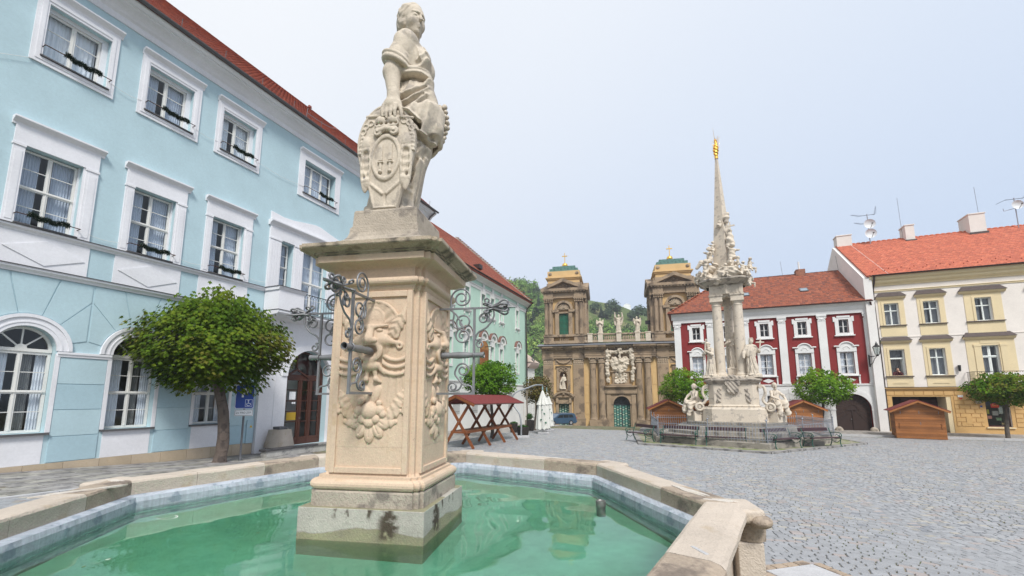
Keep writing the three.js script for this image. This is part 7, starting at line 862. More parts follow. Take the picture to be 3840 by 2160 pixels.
// saints on the pedestal and allegories on the volutes
{
  const st = (label, p, turn, geo, nm = 'saint_statue', cat = 'statue', grp) => { const o = new MB().add(geo).build(nm, M.plague, scene); o.position.set(...p); o.rotation.y = turn; return tag(o, label, cat, grp); };
  const cross = (a, L, W, r) => (p, d) => { d = Math.min(d, cone(p, a, [a[0] + 0.02, a[1] + L, a[2]], r, r)); return Math.min(d, cone(p, [a[0] - W, a[1] + L * 0.72, a[2]], [a[0] + W, a[1] + L * 0.72, a[2]], r, r)); };
  st('stone saint in cape and biretta holding a crucifix, on the column pedestal', cw(1.05, 3.2, 0.72), CT + 0.35, figGeo({ cape: true, hat: true, yaw: -0.4, arms: [[[0.36, 1.15, 0.1], [0.3, 1.22, 0.26]], [[-0.34, 1.1, 0.06], [-0.38, 0.85, 0.16]]], seed: 2, extra: cross([0.32, 1.15, 0.28], 0.62, 0.17, 0.035) }, 2.05));
  st('stone saint hugging a tall cross against his shoulder, on the column pedestal', cw(-1.08, 3.2, 0.68), CT - 0.7, figGeo({ yaw: 0.3, beard: true, lean: -0.25, arms: [[[0.28, 1.12, 0.15], [0.05, 1.3, 0.28]], [[-0.3, 1.15, 0.15], [-0.05, 1.2, 0.28]]], seed: 5, extra: (p, d) => { d = Math.min(d, cone(p, [-0.2, 0.9, 0.25], [0.1, 1.95, 0.2], 0.045, 0.045)); return Math.min(d, cone(p, [-0.18, 1.8, 0.2], [0.32, 1.68, 0.2], 0.04, 0.04)); } }, 1.98));
  st('tall stone Madonna between the column shafts', cw(0.18, 3.6, -0.05), CT - 0.2, figGeo({ yaw: 0.2, skirt: 0.22, k: 6, seed: 8, lean: 0.2, arms: [[[0.28, 1.15, 0.1], [0.1, 1.2, 0.25]], [[-0.28, 1.25, 0.1], [-0.1, 1.35, 0.22]]] }, 2.15), 'madonna_statue');
  const b = new MB(); b.box(-0.35, 0.35, 3.16, 3.62, -0.3, 0.3); b.build('madonna_block', M.plague, col).position.set(0.18, 0, -0.05);
  const seat = (s, sd) => { const f = p => { const q = [p[0] * s, p[1], p[2]], [x, y, z] = q, an = Math.atan2(z, x); let d = cone(q, [0, 0.55, 0], [0.05, 1.15, -0.05], 0.26, 0.22); d = smin(d, cone(q, [0.1, 0.5, 0.1], [0.3, 0.55, 0.5], 0.22, 0.19), 0.1); d = smin(d, cone(q, [0.3, 0.55, 0.5], [0.38, 0.0, 0.6], 0.18, 0.17), 0.08); d = smin(d, cone(q, [-0.1, 0.5, 0.12], [-0.12, 0.45, 0.52], 0.22, 0.18), 0.08); d = smin(d, cone(q, [-0.12, 0.45, 0.52], [-0.1, -0.15, 0.65], 0.17, 0.14), 0.08); d = smin(d, cone(q, [-0.1, 0.6, -0.15], [-0.5, -0.1, 0.1], 0.25, 0.2), 0.12); d += 0.03 * Math.sin(an * 7 + y * 9 + sd) + 0.016 * Math.sin(y * 24 - x * 18 + z * 12); d = smin(d, cone(q, [-0.2, 1.25, 0], [-0.35, 0.95, 0.25], 0.1, 0.085), 0.06); d = smin(d, cone(q, [-0.35, 0.95, 0.25], [-0.1, 0.8, 0.5], 0.085, 0.06), 0.05); d = smin(d, cone(q, [0.22, 1.25, 0], [0.45, 1.0, 0.2], 0.1, 0.085), 0.06); d = smin(d, cone(q, [0.45, 1.0, 0.2], [0.4, 0.75, 0.5], 0.085, 0.06), 0.05); d = smin(d, cone(q, [0.04, 1.3, 0], [0.04, 1.45, 0.02], 0.08, 0.07), 0.05); d = smin(d, headD(q, [0.03, 1.62, 0.06], 0.36, -1.2, 0.1, { beard: sd > 4 }), 0.03); return d * 0.75; }; return sdfMesh(f, [-0.85, -0.4, -0.6], [0.85, 1.95, 0.95], 0.034).scale(0.86, 0.9, 0.86); };
  st('seated stone figure with long hair on the column base volute beside the small hut', cw(-2.05, 1.15, 0.35), CT - 0.75, seat(-1, 2), 'seated_figure'); st('seated stone figure wrapped in heavy drapery on the column base facing the gate', cw(2.05, 1.15, 0.35), CT + 0.5, seat(1, 5), 'seated_figure');
}
// kerbed platform, low plinth and curved iron fence
const FEN = [[7.85, -23.8], [11.6, -20.15], [17.5, -24.1], [19.1, -29.6], [9.6, -30.4]];
{
  const pf = new THREE.Group(); pf.name = 'column_platform'; pf.userData = { kind: 'structure', label: 'mossy kerbed platform round the trinity column' }; scene.add(pf);
  T.moss = tex(512, (u, v) => { const g = sst(0.42, 0.62, fbm(u, v, 5, 5, 401)), s = 0.8 + 0.5 * (fbm(u, v, 30, 3, 405) - 0.5); return [s * mix(1, 0.55, g), s * mix(0.98, 0.72, g), s * mix(0.9, 0.25, g)]; }, true, 1.7);
  const tm = mat(lin(0.34, 0.325, 0.27), { m: T.moss, bump: T.rough, bs: 0.02 }); const Y = p => gy(...p) + 0.07; const c = [13, -26]; const In = offsetPoly(KERB, -0.26, true); const v = []; for (let i = 0; i < 5; i++) { const a = In[i], b = In[(i + 1) % 5]; v.push(a[0], Y(a) - 0.012, a[1], b[0], Y(b) - 0.012, b[1], c[0], Y(c), c[1]); } const g = new THREE.BufferGeometry(); g.setAttribute('position', new THREE.Float32BufferAttribute(v, 3)); g.computeVertexNormals(); new MB().add(g).build('platform_paving', tm, pf);
  for (let i = 0; i < 5; i++) { const a = KERB[i], b = KERB[(i + 1) % 5], a2 = In[i], b2 = In[(i + 1) % 5], L = Math.hypot(b[0] - a[0], b[1] - a[1]), n = Math.round(L / 1.3); for (let k = 0; k < n; k++) { const t0 = k / n + 0.003, t1 = (k + 1) / n - 0.003, P = [[a, b, t0], [a, b, t1], [a2, b2, t1], [a2, b2, t0]].map(([p, q, t]) => { const x = mix(p[0], q[0], t), z = mix(p[1], q[1], t); return [x, gy(x, z) + 0.075, z]; }), vv = [], q = (w, e, r, t) => vv.push(...w, ...e, ...r, ...w, ...r, ...t), lo = P.map(p => [p[0], p[1] - 0.2, p[2]]); q(...P); for (let j = 0; j < 4; j++) q(lo[j], lo[(j + 1) % 4], P[(j + 1) % 4], P[j]); const gg = new THREE.BufferGeometry(); gg.setAttribute('position', new THREE.Float32BufferAttribute(vv, 3)); gg.computeVertexNormals(); new MB().add(gg).build('kerb_stone', M.slab, pf); } }
  const fe = thing('iron_fence', 'low curved iron fence on a stone plinth round the trinity column', 'fence'); const im = mat(lin(0.36, 0.38, 0.43), { m: T.rust, roughness: 0.5, metalness: 0.3 });
  { const b = new MB(); b.ring([[0.12, -1.2], [0.12, -0.14], [0.08, -0.1], [-0.15, -0.1]], FEN); b.ring([[-0.15, -1.2], [-0.15, -0.1]].reverse(), FEN); b.build('plinth', M.oldStep, fe); }
  const barG = (() => { const b = new MB(); b.tube([[0, 0, 0], [0, 0.12, 0.035], [0, 0.3, 0.05], [0, 0.5, 0.01], [0, 0.68, -0.03], [0, 0.8, 0.0], [0, 0.88, 0.05]], 0.011, 5, 14); return b.geo(); })(); let cnt = 0;
  for (let i = 0; i < 5; i++) { const a = FEN[i], b = FEN[(i + 1) % 5], dx = b[0] - a[0], dz = b[1] - a[1], L = Math.hypot(dx, dz), n = Math.round(L / 0.135), turn = Math.atan2(-dz, dx), nx = -dz / L, nz = dx / L; for (let k = 0; k < n; k++) { const t = (k + 0.5) / n; const o = new THREE.Mesh(barG, im); o.name = 'fence_bar'; o.position.set(a[0] + dx * t, -0.1, a[1] + dz * t); o.rotation.y = turn; if (cnt++ < 290) fe.add(o); } const r = new MB(); r.beam([a[0], 0.02, a[1]], [b[0], 0.02, b[1]], 0.02, 0.03); r.beam([a[0] - nx * 0.02, 0.6, a[1] - nz * 0.02], [b[0] - nx * 0.02, 0.6, b[1] - nz * 0.02], 0.02, 0.03); r.build('fence_rail', im, fe);
    for (const t of [0, 0.5]) { const x = a[0] + dx * t, z = a[1] + dz * t; const q = new MB(); q.bar([x, -0.1, z], [x, 0.86, z], 0.025, 6); q.sphere(x, 0.9, z, 0.045); q.tube([[x, 0.86, z], [x + 0.08 * dx / L, 0.98, z + 0.08 * dz / L], [x, 1.06, z]], 0.012, 5, 8); q.build('fence_post', im, fe); } }
}
// ---------- the church with two towers ----------
const KX = 15.121, KZ = -66, KT = Math.PI / 2 - 103 * DEG, kw = (s, y, z) => { const v = V3(s, y, z).applyAxisAngle(V3(0, 1, 0), KT); return [v.x + KX, v.y, v.z + KZ]; };
const BIG = (t, m) => { const q = t.clone(); q.repeat.set(1 / m, 1 / m); q.needsUpdate = true; return q; }; T.weatherBig = BIG(T.weather, 5.3); T.stoneBig = BIG(T.stone, 5);
M.ch = mat(lin(0.66, 0.45, 0.21), { m: T.plaster }); M.chStone = mat(lin(0.40, 0.295, 0.195), { m: T.weatherBig, bump: T.grain, bs: 0.01 }); M.chLight = mat(lin(0.48, 0.375, 0.265), { m: T.weatherBig, bump: T.grain, bs: 0.01 }); M.chPale = mat(lin(0.66, 0.58, 0.47), { m: T.stone }); M.lead = mat(lin(0.27, 0.285, 0.32), { roughness: 0.5, metalness: 0.3, m: T.rust }); M.copper = mat(lin(0.11, 0.25, 0.215), { m: T.weather, roughness: 0.7 }); M.shutter = mat(lin(0.02, 0.19, 0.12), { roughness: 0.6 });
const church = thing('church', 'brown and ochre baroque church with two square towers', 'church', [KX, 0, KZ], KT);
{
  const H = church, C = 1.25, both = f => { f(1); f(-1); }, X = (k, a) => C + k * a; // mirrored about the middle axis
  const mx = (b, k, x0, x1, ...r) => { const a = X(k, x0), c = X(k, x1); b.box(Math.min(a, c), Math.max(a, c), ...r); };
  new MB().prism(rect(-10.4, 12.9, -3.5, 10.2), -0.6, 0, [archPts(0.12, 2.56, -2.5, 0.95), rect(-8.1, -6.48, -2.5, 1.02), rect(8.98, 10.6, -2.5, 1.02), archPts(-8.0, -6.8, 3.25, 5.3), archPts(9.3, 10.5, 3.25, 5.3)]).build('facade_wall', M.ch, H); new MB().box(-10.4, 12.9, -3.5, 10.2, -14, -0.61).build('nave', M.ch, H);
  const cap = (b, x, w, y, z, d) => { b.box(x - w / 2, x + w / 2, y, y + 0.1, 0, z); for (let r = 0; r < 2; r++) for (let k = 0; k < 5; k++) b.sphere(x - w / 2 + (k + 0.5) * w / 5, y + 0.28 + r * 0.27, z, 0.13, 0.9, 1.2, 0.7, 6, 5); for (const s of [-1, 1]) b.sphere(x + s * w * 0.48, y + 0.82, z + 0.03, 0.15, 1, 1, 0.8, 6, 5); b.box(x - w * 0.56, x + w * 0.56, y + 0.92, y + 1.04, 0, z + 0.14); };
  const pil = (s, w, z = 0.28) => { const b = new MB(); b.box(s - w / 2 - 0.12, s + w / 2 + 0.12, -3, -1.35, 0, z + 0.2); b.box(s - w / 2 - 0.16, s + w / 2 + 0.16, -1.35, -1.15, 0, z + 0.26); b.box(s - w / 2 - 0.05, s + w / 2 + 0.05, -1.15, -0.9, 0, z + 0.1); b.box(s - w / 2, s + w / 2, -0.9, 6.95, 0, z); b.box(s - w / 2 + 0.25, s + w / 2 - 0.25, -0.4, 6.4, z, z + 0.04); const o = b.build('pilaster', M.chStone, H); const q = new MB(); q.box(s - w / 2, s + w / 2, 6.95, 7.92, 0, z - 0.02); cap(q, s, w, 6.95, z, 0); q.build('capital', M.chLight, o); };
  for (const s of [-9.63, -4.95]) { pil(s, 1.6); pil(2 * C - s, 1.6); }
  for (const s of [-2.75, -1.48]) for (const q of [s, 2 * C - s]) { const b = new MB(); b.box(q - 0.66, q + 0.66, -3, -1.35, 0, 0.85); b.lathe([[0.6, -1.35], [0.62, -1.2], [0.53, -1.1], [0.56, -1.0], [0.5, -0.9], [0.51, 2.5], [0.45, 6.85], [0.49, 6.9], [0.44, 6.98], [0.44, 7.9]], 18, m4(q, 0, 0.3)); const o = b.build('column', M.chStone, H); const c = new MB(); for (let r = 0; r < 2; r++) for (let k = 0; k < 9; k++) { const a = k / 9 * Math.PI; c.sphere(q + 0.47 * Math.cos(a), 7.25 + r * 0.28, 0.3 + 0.47 * Math.sin(a), 0.13, 1, 1.2, 1, 6, 5); } for (const k of [-1, 1]) c.sphere(q + k * 0.48, 7.78, 0.68, 0.16); c.box(q - 0.6, q + 0.6, 7.9, 8.0, 0, 0.9); c.build('capital', M.chLight, o); }
  const ent = (x0, x1, out, nm) => { const b = new MB(); b.run([[0, 8.0], [out, 8.0], [out, 8.3], [out + 0.05, 8.32], [out + 0.05, 8.55], [out + 0.1, 8.62], [out, 8.66], [out, 9.2], [out + 0.15, 9.3], [out + 0.45, 9.45], [out + 0.75, 9.55], [out + 0.8, 9.8], [0, 9.85]], x0, x1); for (let x = x0 + 0.15; x < x1 - 0.1; x += 0.5) b.box(x, x + 0.24, 9.28, 9.46, out, out + 0.5); return b.build('entablature', M.chStone, H); };
  ent(-10.6, -3.95, 0.32); ent(-3.95, -0.75, 0.75); ent(-0.75, 3.25, 0.2); ent(3.25, 6.45, 0.75); ent(6.45, 13.1, 0.32); for (const s of [-9.63, -4.95]) for (const q of [s, 2 * C - s]) { const b = new MB(); b.run([[0, 8.0], [0.45, 8.0], [0.45, 9.2], [0.6, 9.3], [0.9, 9.45], [1.2, 9.55], [1.25, 9.82], [0, 9.86]], q - 0.85, q + 0.85); b.build('ressault', M.chStone, H); }
  new MB().prism([[1.35, 9.87], [1.35, 9.95], [-0.4, 10.35], [-14, 10.4], [-14, 9.87]], -11.2, 13.7, [], XZ).build('lead_roof', M.lead, H);
  // main portal
  { const b = new MB(); b.prism(rect(-0.55, 3.05, -2.5, 2.75), 0.001, 0.35, [archPts(0.12, 2.56, -2.5, 0.95)]); b.prism([...arc(1.34, 0.95, 1.42, 0, Math.PI, 18), ...arc(1.34, 0.95, 1.2, Math.PI, 0, 18)], 0.351, 0.5); b.box(-0.85, -0.2, -3, 2.4, 0.3, 0.5); b.box(2.75, 3.4, -3, 2.4, 0.3, 0.5); b.run([[0, 2.5], [0.6, 2.5], [0.65, 2.65], [0.6, 3.3], [0.75, 3.4], [1.0, 3.5], [1.0, 3.7], [0, 3.75]], -1.1, 3.6); b.box(0.1, 2.5, 4.0, 5.75, 0.001, 0.4); b.box(-0.2, 2.75, 5.75, 5.95, 0.001, 0.55); b.box(-0.3, 2.85, 3.75, 4.0, 0.001, 0.6); b.build('portal', M.chStone, H);
    const f = p => { const [x, y, z] = p; let d = 1; for (const k of [-1, 1]) { const a = (x - C) * k; const q = [a, y, z]; d = smin(d, cone(q, [1.75, 8.8, 0.5], [1.9, 6.3, 0.45], 0.42, 0.3), 0.15); d = smin(d, cone(q, [1.9, 6.3, 0.45], [1.75, 4.4, 0.4], 0.3, 0.22), 0.15); d = smin(d, cone(q, [0.2, 8.7, 0.45], [1.7, 8.85, 0.45], 0.28, 0.3), 0.2); d = smin(d, ell(q, [0.75, 7.2, 0.45], [0.72, 0.85, 0.3]), 0.12); d = smin(d, len3(a - 1.8, y - 9.05, z - 0.6) - 0.28, 0.1); } d = smin(d, ell(p, [C, 6.3, 0.45], [1.3, 0.5, 0.3]), 0.15); d = smin(d, len3(x - C, y - 9.05, z - 0.65) - 0.36, 0.1); d = smin(d, cone(p, [C, 8.6, 0.7], [C, 7.2, 0.7], 0.2, 0.16), 0.1); d = smin(d, cone(p, [C, 5.9, 0.65], [C, 5.2, 0.6], 0.2, 0.1), 0.08); return (d + 0.13 * vnoise(x * 2.6, y * 2.6, 4) + 0.09 * vnoise(x * 5.5, y * 5.5, 9)) * 0.7; }; new MB().add(sdfMesh(f, [-1.4, 4.0, 0], [3.9, 9.6, 1.15], 0.085)).build('coat_of_arms', M.chPale, H, 'pale carved coat of arms under looped drapery');
    const r = p => { let d = sdBox(p, [1.32, 4.85, 0.42], [0.9, 0.76, 0.08], 0.03); d += 0.11 * vnoise(p[0] * 4.5, p[1] * 4.5, 2); return d * 0.6; }; new MB().add(sdfMesh(r, [0.2, 3.9, 0.2], [2.45, 5.8, 0.75], 0.06)).build('relief_tablet', M.chPale, H);
    const dr = new MB(); dr.prism(archPts(0.13, 2.55, -2.5, 0.95), -0.5, -0.42); const door = dr.build('main_door', mat(lin(0.02, 0.11, 0.09), { roughness: 0.5 }), H); const st = [mat(lin(0.16, 0.36, 0.31), { roughness: 0.5 }), mat(lin(0.42, 0.52, 0.42), { roughness: 0.5 })]; for (let i = 0; i < 6; i++) for (let j = 0; j < 9; j++) { const x = 0.33 + i * 0.405, y = -2.2 + j * 0.36 + (i % 2) * 0.18; if (y < 0.8) new MB().prism([[x - 0.14, y], [x, y - 0.16], [x + 0.14, y], [x, y + 0.16]], -0.418, -0.36).build('door_lozenge', st[(i + j) % 2], door); } new MB().box(1.29, 1.39, -2.5, 2.1, -0.42, -0.33).box(0.13, 2.55, 0.85, 1.0, -0.42, -0.33).build('door_bars', mat(lin(0.03, 0.04, 0.05)), door); const gr = new MB(); gr.prism(archPts(0.15, 2.53, 1.0, 1.001), -0.418, -0.41); for (let k = 1; k < 8; k++) { const a = k / 8 * Math.PI; gr.bar([1.34, 1.05, -0.38], [1.34 + 1.15 * Math.cos(a), 1.0 + 1.15 * Math.sin(a), -0.38], 0.03, 4); } gr.build('fanlight_grille', M.black, door); }
  // side doors and niches
  for (const c of [-7.29, 2 * C + 7.29]) { const b = new MB(); b.prism(rect(c - 1.2, c + 1.2, -2.5, 1.9), 0.001, 0.25, [rect(c - 0.8, c + 0.8, -2.5, 1.02)]); b.run([[0, 1.85], [0.5, 1.9], [0.6, 2.05], [0, 2.1]], c - 1.6, c + 1.6); b.prism([...arc(c, 0.7, 2.25, 0.72, Math.PI - 0.72, 16), ...arc(c, 0.7, 1.98, Math.PI - 0.72, 0.72, 16)], 0.001, 0.6); b.prism(arc(c, 0.7, 2.0, 0.74, Math.PI - 0.74, 16), 0.001, 0.3); for (const k of [-1, 1]) b.box(c + k * 1.0 - 0.18, c + k * 1.0 + 0.18, 1.15, 1.85, 0.25, 0.5); b.sphere(c, 2.5, 0.35, 0.25); b.build('side_portal', M.chStone, H); const d = new MB().box(c - 0.8, c + 0.8, -2.5, 1.02, -0.5, -0.42).build('side_door', mat(lin(0.02, 0.10, 0.085), { roughness: 0.5 }), H); for (let i = 0; i < 4; i++) for (let j = 0; j < 9; j++) { const x = c - 0.6 + i * 0.4, y = -2.2 + j * 0.36 + (i % 2) * 0.18; if (y < 0.85) new MB().prism([[x - 0.13, y], [x, y - 0.15], [x + 0.13, y], [x, y + 0.15]], -0.418, -0.37).build('door_lozenge', mat(lin(0.36, 0.46, 0.37)), d); }
    const n = new MB(); n.prism(rect(c - 1.05, c + 1.05, 3.0, 6.6), 0.001, 0.22, [archPts(c - 0.62, c + 0.62, 3.25, 5.3)]); n.run([[0, 6.6], [0.3, 6.65], [0.4, 6.8], [0, 6.85]], c - 1.2, c + 1.2); for (const k of [-1, 1]) n.add(new THREE.TorusGeometry(0.28, 0.08, 6, 12), m4(c + k * 0.38, 6.25, 0.25)); n.build('niche_frame', M.chStone, H); const nb = new THREE.CylinderGeometry(0.62, 0.62, 2.05, 14, 1, true, Math.PI / 2, Math.PI); nb.translate(c, 4.28, 0); const nd = new THREE.SphereGeometry(0.62, 12, 6, Math.PI, Math.PI, 0, Math.PI / 2); nd.translate(c, 5.3, 0); new MB().add(nb).add(nd).build('niche', mat(lin(0.36, 0.2, 0.13), { m: T.weather, side: THREE.DoubleSide }), H); const fe = new MB(); fe.tube([[c - 1.1, 7.75, 0.1], [c - 0.55, 7.35, 0.16], [c, 7.25, 0.2], [c + 0.55, 7.35, 0.16], [c + 1.1, 7.75, 0.1]], 0.13, 7, 24); fe.box(c - 1.35, c + 1.35, 7.05, 7.95, 0.001, 0.06); fe.build('festoon', M.chStone, H); }
  // strips beside the columns
  for (const s of [-3.7, 2 * C + 3.7]) for (const y of [-0.5, 1.2, 3.9]) new MB().box(s - 0.32, s + 0.32, y, y + 1.4, 0.001, 0.05).build('panel', M.ch, H);
  // balustrade
  { const b = new MB(); b.box(-3.9, 6.4, 10.35, 10.7, 0.1, 0.55); b.build('balustrade_base', M.chLight, H); new MB().box(-3.9, 6.4, 11.5, 11.7, 0.12, 0.55).build('balustrade_rail', M.chLight, H); for (const s of [-3.05, -1.5, 1.25, 4.0, 5.5]) { new MB().box(s - 0.36, s + 0.36, 10.35, 11.72, 0.05, 0.65).box(s - 0.42, s + 0.42, 11.6, 11.75, 0.0, 0.7).build('balustrade_pier', M.chPale, H); } const bg = new MB().lathe([[0.07, 10.7], [0.12, 10.75], [0.06, 10.85], [0.13, 11.08], [0.06, 11.35], [0.1, 11.42], [0.1, 11.5]], 8).geo(); for (let x = -3.8; x < 6.4; x += 0.27) { if ([-3.05, -1.5, 1.25, 4.0, 5.5].some(s => Math.abs(x - s) < 0.45)) continue; const o = new THREE.Mesh(bg, M.chLight); o.name = 'baluster'; o.position.set(x, 0, 0.33); H.add(o); } }
  // towers
  both(k => {
    const c = C - k * 8.35, hw = 3.15, tw = new THREE.Group(); const t = new MB(); t.box(c - 2.75, c + 2.75, 10.3, 19.0, -6.0, -0.4); t.box(c - 2.55, c + 2.55, 19, 22.0, -5.8, -0.5); const body = t.build('tower', M.ch, H);
    const face = (m) => { // one face: m places the face (z=0 is its front plane, x centred)
      const b = new MB(), bx = (x0, x1, y0, y1, z0, z1) => b.box(x0, x1, y0, y1, z0, z1, m); bx(-3.2, 3.2, 10.3, 10.75, -0.4, 0.35); bx(-3.2, 3.2, 11.4, 11.75, -0.4, 0.4); for (const s of [-1, 1]) { bx(s * 2.4 - 0.8, s * 2.4 + 0.8, 10.7, 11.45, -0.4, 0.3); bx(s * 2.4 - 0.66, s * 2.4 + 0.66, 11.75, 17.0, -0.4, 0.08); for (const q of [-0.38, 0.3]) b.lathe([[0.32, 11.75], [0.33, 11.95], [0.26, 12.1], [0.25, 14], [0.22, 16.7], [0.26, 16.8]], 10, m.clone().multiply(m4(s * 2.4 + q, 0, 0.2))); for (let r = 0; r < 2; r++) for (let j = 0; j < 5; j++) { const g = new THREE.SphereGeometry(0.16, 6, 5); b.add(g, m.clone().multiply(m4(s * 2.4 - 0.6 + j * 0.3, 17.0 + r * 0.32, 0.3))); } bx(s * 2.4 - 0.85, s * 2.4 + 0.85, 17.45, 17.65, -0.4, 0.45); bx(s * 2.4 - 0.75, s * 2.4 + 0.75, 17.65, 18.6, -0.4, 0.4); }
      bx(-3.0, 3.0, 17.65, 18.5, -0.4, 0.15); bx(-3.35, 3.35, 18.5, 18.7, -0.4, 0.5); bx(-3.55, 3.55, 18.7, 19.0, -0.4, 0.75); for (let j = 0; j < 15; j++) bx(-3.4 + j * 0.47, -3.2 + j * 0.47, 18.52, 18.7, 0.5, 0.7);
      b.prism([[-3.55, 19.0], [3.55, 19.0], [3.55, 19.15], [0, 20.75], [-3.55, 19.15]], -0.2, 0.75, [[[-2.6, 19.12], [2.6, 19.12], [0, 20.2]]], m); bx(-2.7, 2.7, 19.0, 20.2, -0.35, -0.2);
      // window frame with shell arch
      bx(-1.35, -0.75, 11.75, 15.4, -0.4, 0.15); bx(0.75, 1.35, 11.75, 15.4, -0.4, 0.15); bx(-1.75, -0.8, 15.35, 15.75, -0.4, 0.3); bx(0.8, 1.75, 15.35, 15.75, -0.4, 0.3); b.prism([...arc(0, 15.75, 1.45, 0, Math.PI, 16), ...arc(0, 15.75, 1.1, Math.PI, 0, 16)], -0.4, 0.35, [], m); b.prism(arc(0, 15.7, 1.1, 0, Math.PI, 16), -0.4, 0.05, [], m); bx(-0.8, 0.8, 15.15, 15.4, -0.4, 0.12); const o = b.build('tower_order', M.chStone, body);
      const sh = new MB(); for (let j = 0; j < 9; j++) { const a = (j + 0.5) / 9 * Math.PI; const g = new THREE.SphereGeometry(0.5, 6, 5); g.scale(1, 0.2, 0.16); g.translate(0.55, 0, 0); sh.add(g, m.clone().multiply(m4(0, 15.8, 0.08, 0, 0, a))); } for (let j = 0; j < 5; j++) { const g = new THREE.SphereGeometry(0.28, 6, 5); g.scale(1, 0.7, 0.4); sh.add(g, m.clone().multiply(m4(-0.9 + j * 0.45, 19.35 + 0.25 * (2 - Math.abs(j - 2)), -0.15))); } sh.build('shell_carving', M.chLight, body);
      const lo = new MB(); lo.box(-0.75, 0.75, 11.75, 15.15, -0.45, -0.3, m); lo.build('opening', M.chStone, body); for (let j = 0; j < 17; j++) { const y = 11.85 + j * 0.195; new MB().box(-0.72, 0.72, -0.02, 0.02, -0.07, 0.07, m.clone().multiply(m4(0, y + 0.05, -0.2, 0, 0.65))).build('louvre', M.shutter, body); } new MB().box(-0.03, 0.03, 11.75, 15.15, -0.18, -0.1, m).build('louvre_post', M.shutter, body);
      const ba = new MB(); for (let j = 0; j < 5; j++) ba.lathe([[0.06, 10.72], [0.1, 10.85], [0.05, 11.2], [0.08, 11.4]], 6, m.clone().multiply(m4(-0.6 + j * 0.3, 0, 0.1))); ba.build('parapet_balusters', M.chStone, body);
    };
    face(m4(c, 0, 0)); face(m4(c + 3.15, 0, -3.15, Math.PI / 2)); if (k < 0) face(m4(c - 3.15, 0, -3.15, -Math.PI / 2)); else new MB().box(c - 3.1, c - 2.76, 10.3, 18.9, -5.8, -0.41).build('tower_flank', M.chStone, body);
    const u = new MB(); u.box(c - 2.75, c + 2.75, 20.85, 21.05, -6.0, -0.3); u.box(c - 2.9, c + 2.9, 21.05, 21.2, -6.15, -0.15); u.box(c - 2.6, c + 2.6, 21.2, 22.25, -5.85, -0.45); u.build('attic', M.ch, body); for (const s of [-1, 1]) new MB().sphere(c + s * 2.15, 21.8, -0.42, 0.25, 1.2, 1, 0.4).build('rosette', M.chStone, body);
    const cr = new MB(); for (let j = 0; j < 9; j++) { const w = 2.3; cr.box(c - w + j * 0.51, c - w + j * 0.51 + 0.5, 22.25, 22.75 + 0.01 * (j % 2), -5.5, -0.7); } for (let j = 0; j < 7; j++) cr.box(c - 1.85 + j * 0.53, c - 1.85 + j * 0.53 + 0.52, 22.7, 23.25, -5.1, -1.1); cr.build('copper_roof', M.copper, body); const g = new MB(); g.lathe([[0.25, 23.2], [0.14, 23.35], [0.1, 23.5]], 10, m4(c, 0, -3.1)); g.sphere(c, 23.9, -3.1, 0.48, 1, 1, 1, 16, 12); g.build('gilt_ball', M.gold, body); new MB().box(c - 0.05, c + 0.05, 24.3, 26.1, -3.17, -3.03).box(c - 0.45, c + 0.45, 25.5, 25.64, -3.15, -3.05).build('gilt_cross', M.gold, body);
    // small lead roofs behind the pediments
    new MB().prism([[-3.5, 19.15], [0, 20.7], [3.5, 19.15]], -0.5, 0, [], m4(c, 0, -0.21)).build('pediment_roof', M.lead, body);
  });
  const q = thing('dark_cross', 'tall black wooden cross standing beside the right church tower', 'cross', kw(6.35, 10.4, -1.2), KT); new MB().box(-0.25, 0.25, 0, 4.3, -0.2, 0.2).box(-1.05, 1.05, 2.75, 3.3, -0.2, 0.2).build('timbers', mat(lin(0.03, 0.028, 0.035), { m: T.wood }), q);
  // statues on the balustrade and in the niche
  const st = (label, p, o, Hh, h, mm = M.chPale) => { const m = new MB().add(figGeo(o, Hh, h)).build('church_statue', mm, scene); m.position.set(...p); m.rotation.y = KT + (o.t ?? 0); tag(m, label, 'statue', 'statues of the church'); };
  st('stone angel with folded arms on the balustrade beside the left tower', kw(-1.5, 11.75, 0.33), { wings: true, seed: 1, arms: [[[0.3, 1.1, 0.1], [0.05, 1.2, 0.25]], [[-0.3, 1.1, 0.1], [-0.05, 1.25, 0.25]]] }, 2.3, 0.04); st('taller stone saint with raised arms in the middle of the church balustrade', kw(1.25, 11.75, 0.33), { wings: true, seed: 3, top: 0.2, arms: [[[0.36, 1.6, 0.1], [0.34, 2.0, 0.15]], [[-0.36, 1.6, 0.1], [-0.34, 2.0, 0.15]]] }, 2.75, 0.04); st('stone angel holding a fold of robe on the balustrade beside the dark cross', kw(4.0, 11.75, 0.33), { wings: true, seed: 6, t: -0.3, arms: [[[0.32, 1.15, 0.1], [0.15, 1.3, 0.25]], [[-0.3, 1.1, 0.1], [-0.2, 0.9, 0.2]]] }, 2.35, 0.04);
  st('pale saint leading a child in the wall niche above the side door', kw(-7.29, 3.25, 0.05), { seed: 9, beard: true, cape: true, arms: [[[0.3, 1.1, 0.1], [0.2, 1.0, 0.25]], [[-0.3, 1.0, 0.1], [-0.3, 0.8, 0.2]]], extra: (p, d) => { d = smin(d, cone(p, [-0.38, 0.1, 0.15], [-0.36, 0.5, 0.12], 0.16, 0.11), 0.05); return smin(d, len3(p[0] + 0.35, p[1] - 0.68, p[2] - 0.14) - 0.1, 0.03); } }, 2.25, 0.04);
}
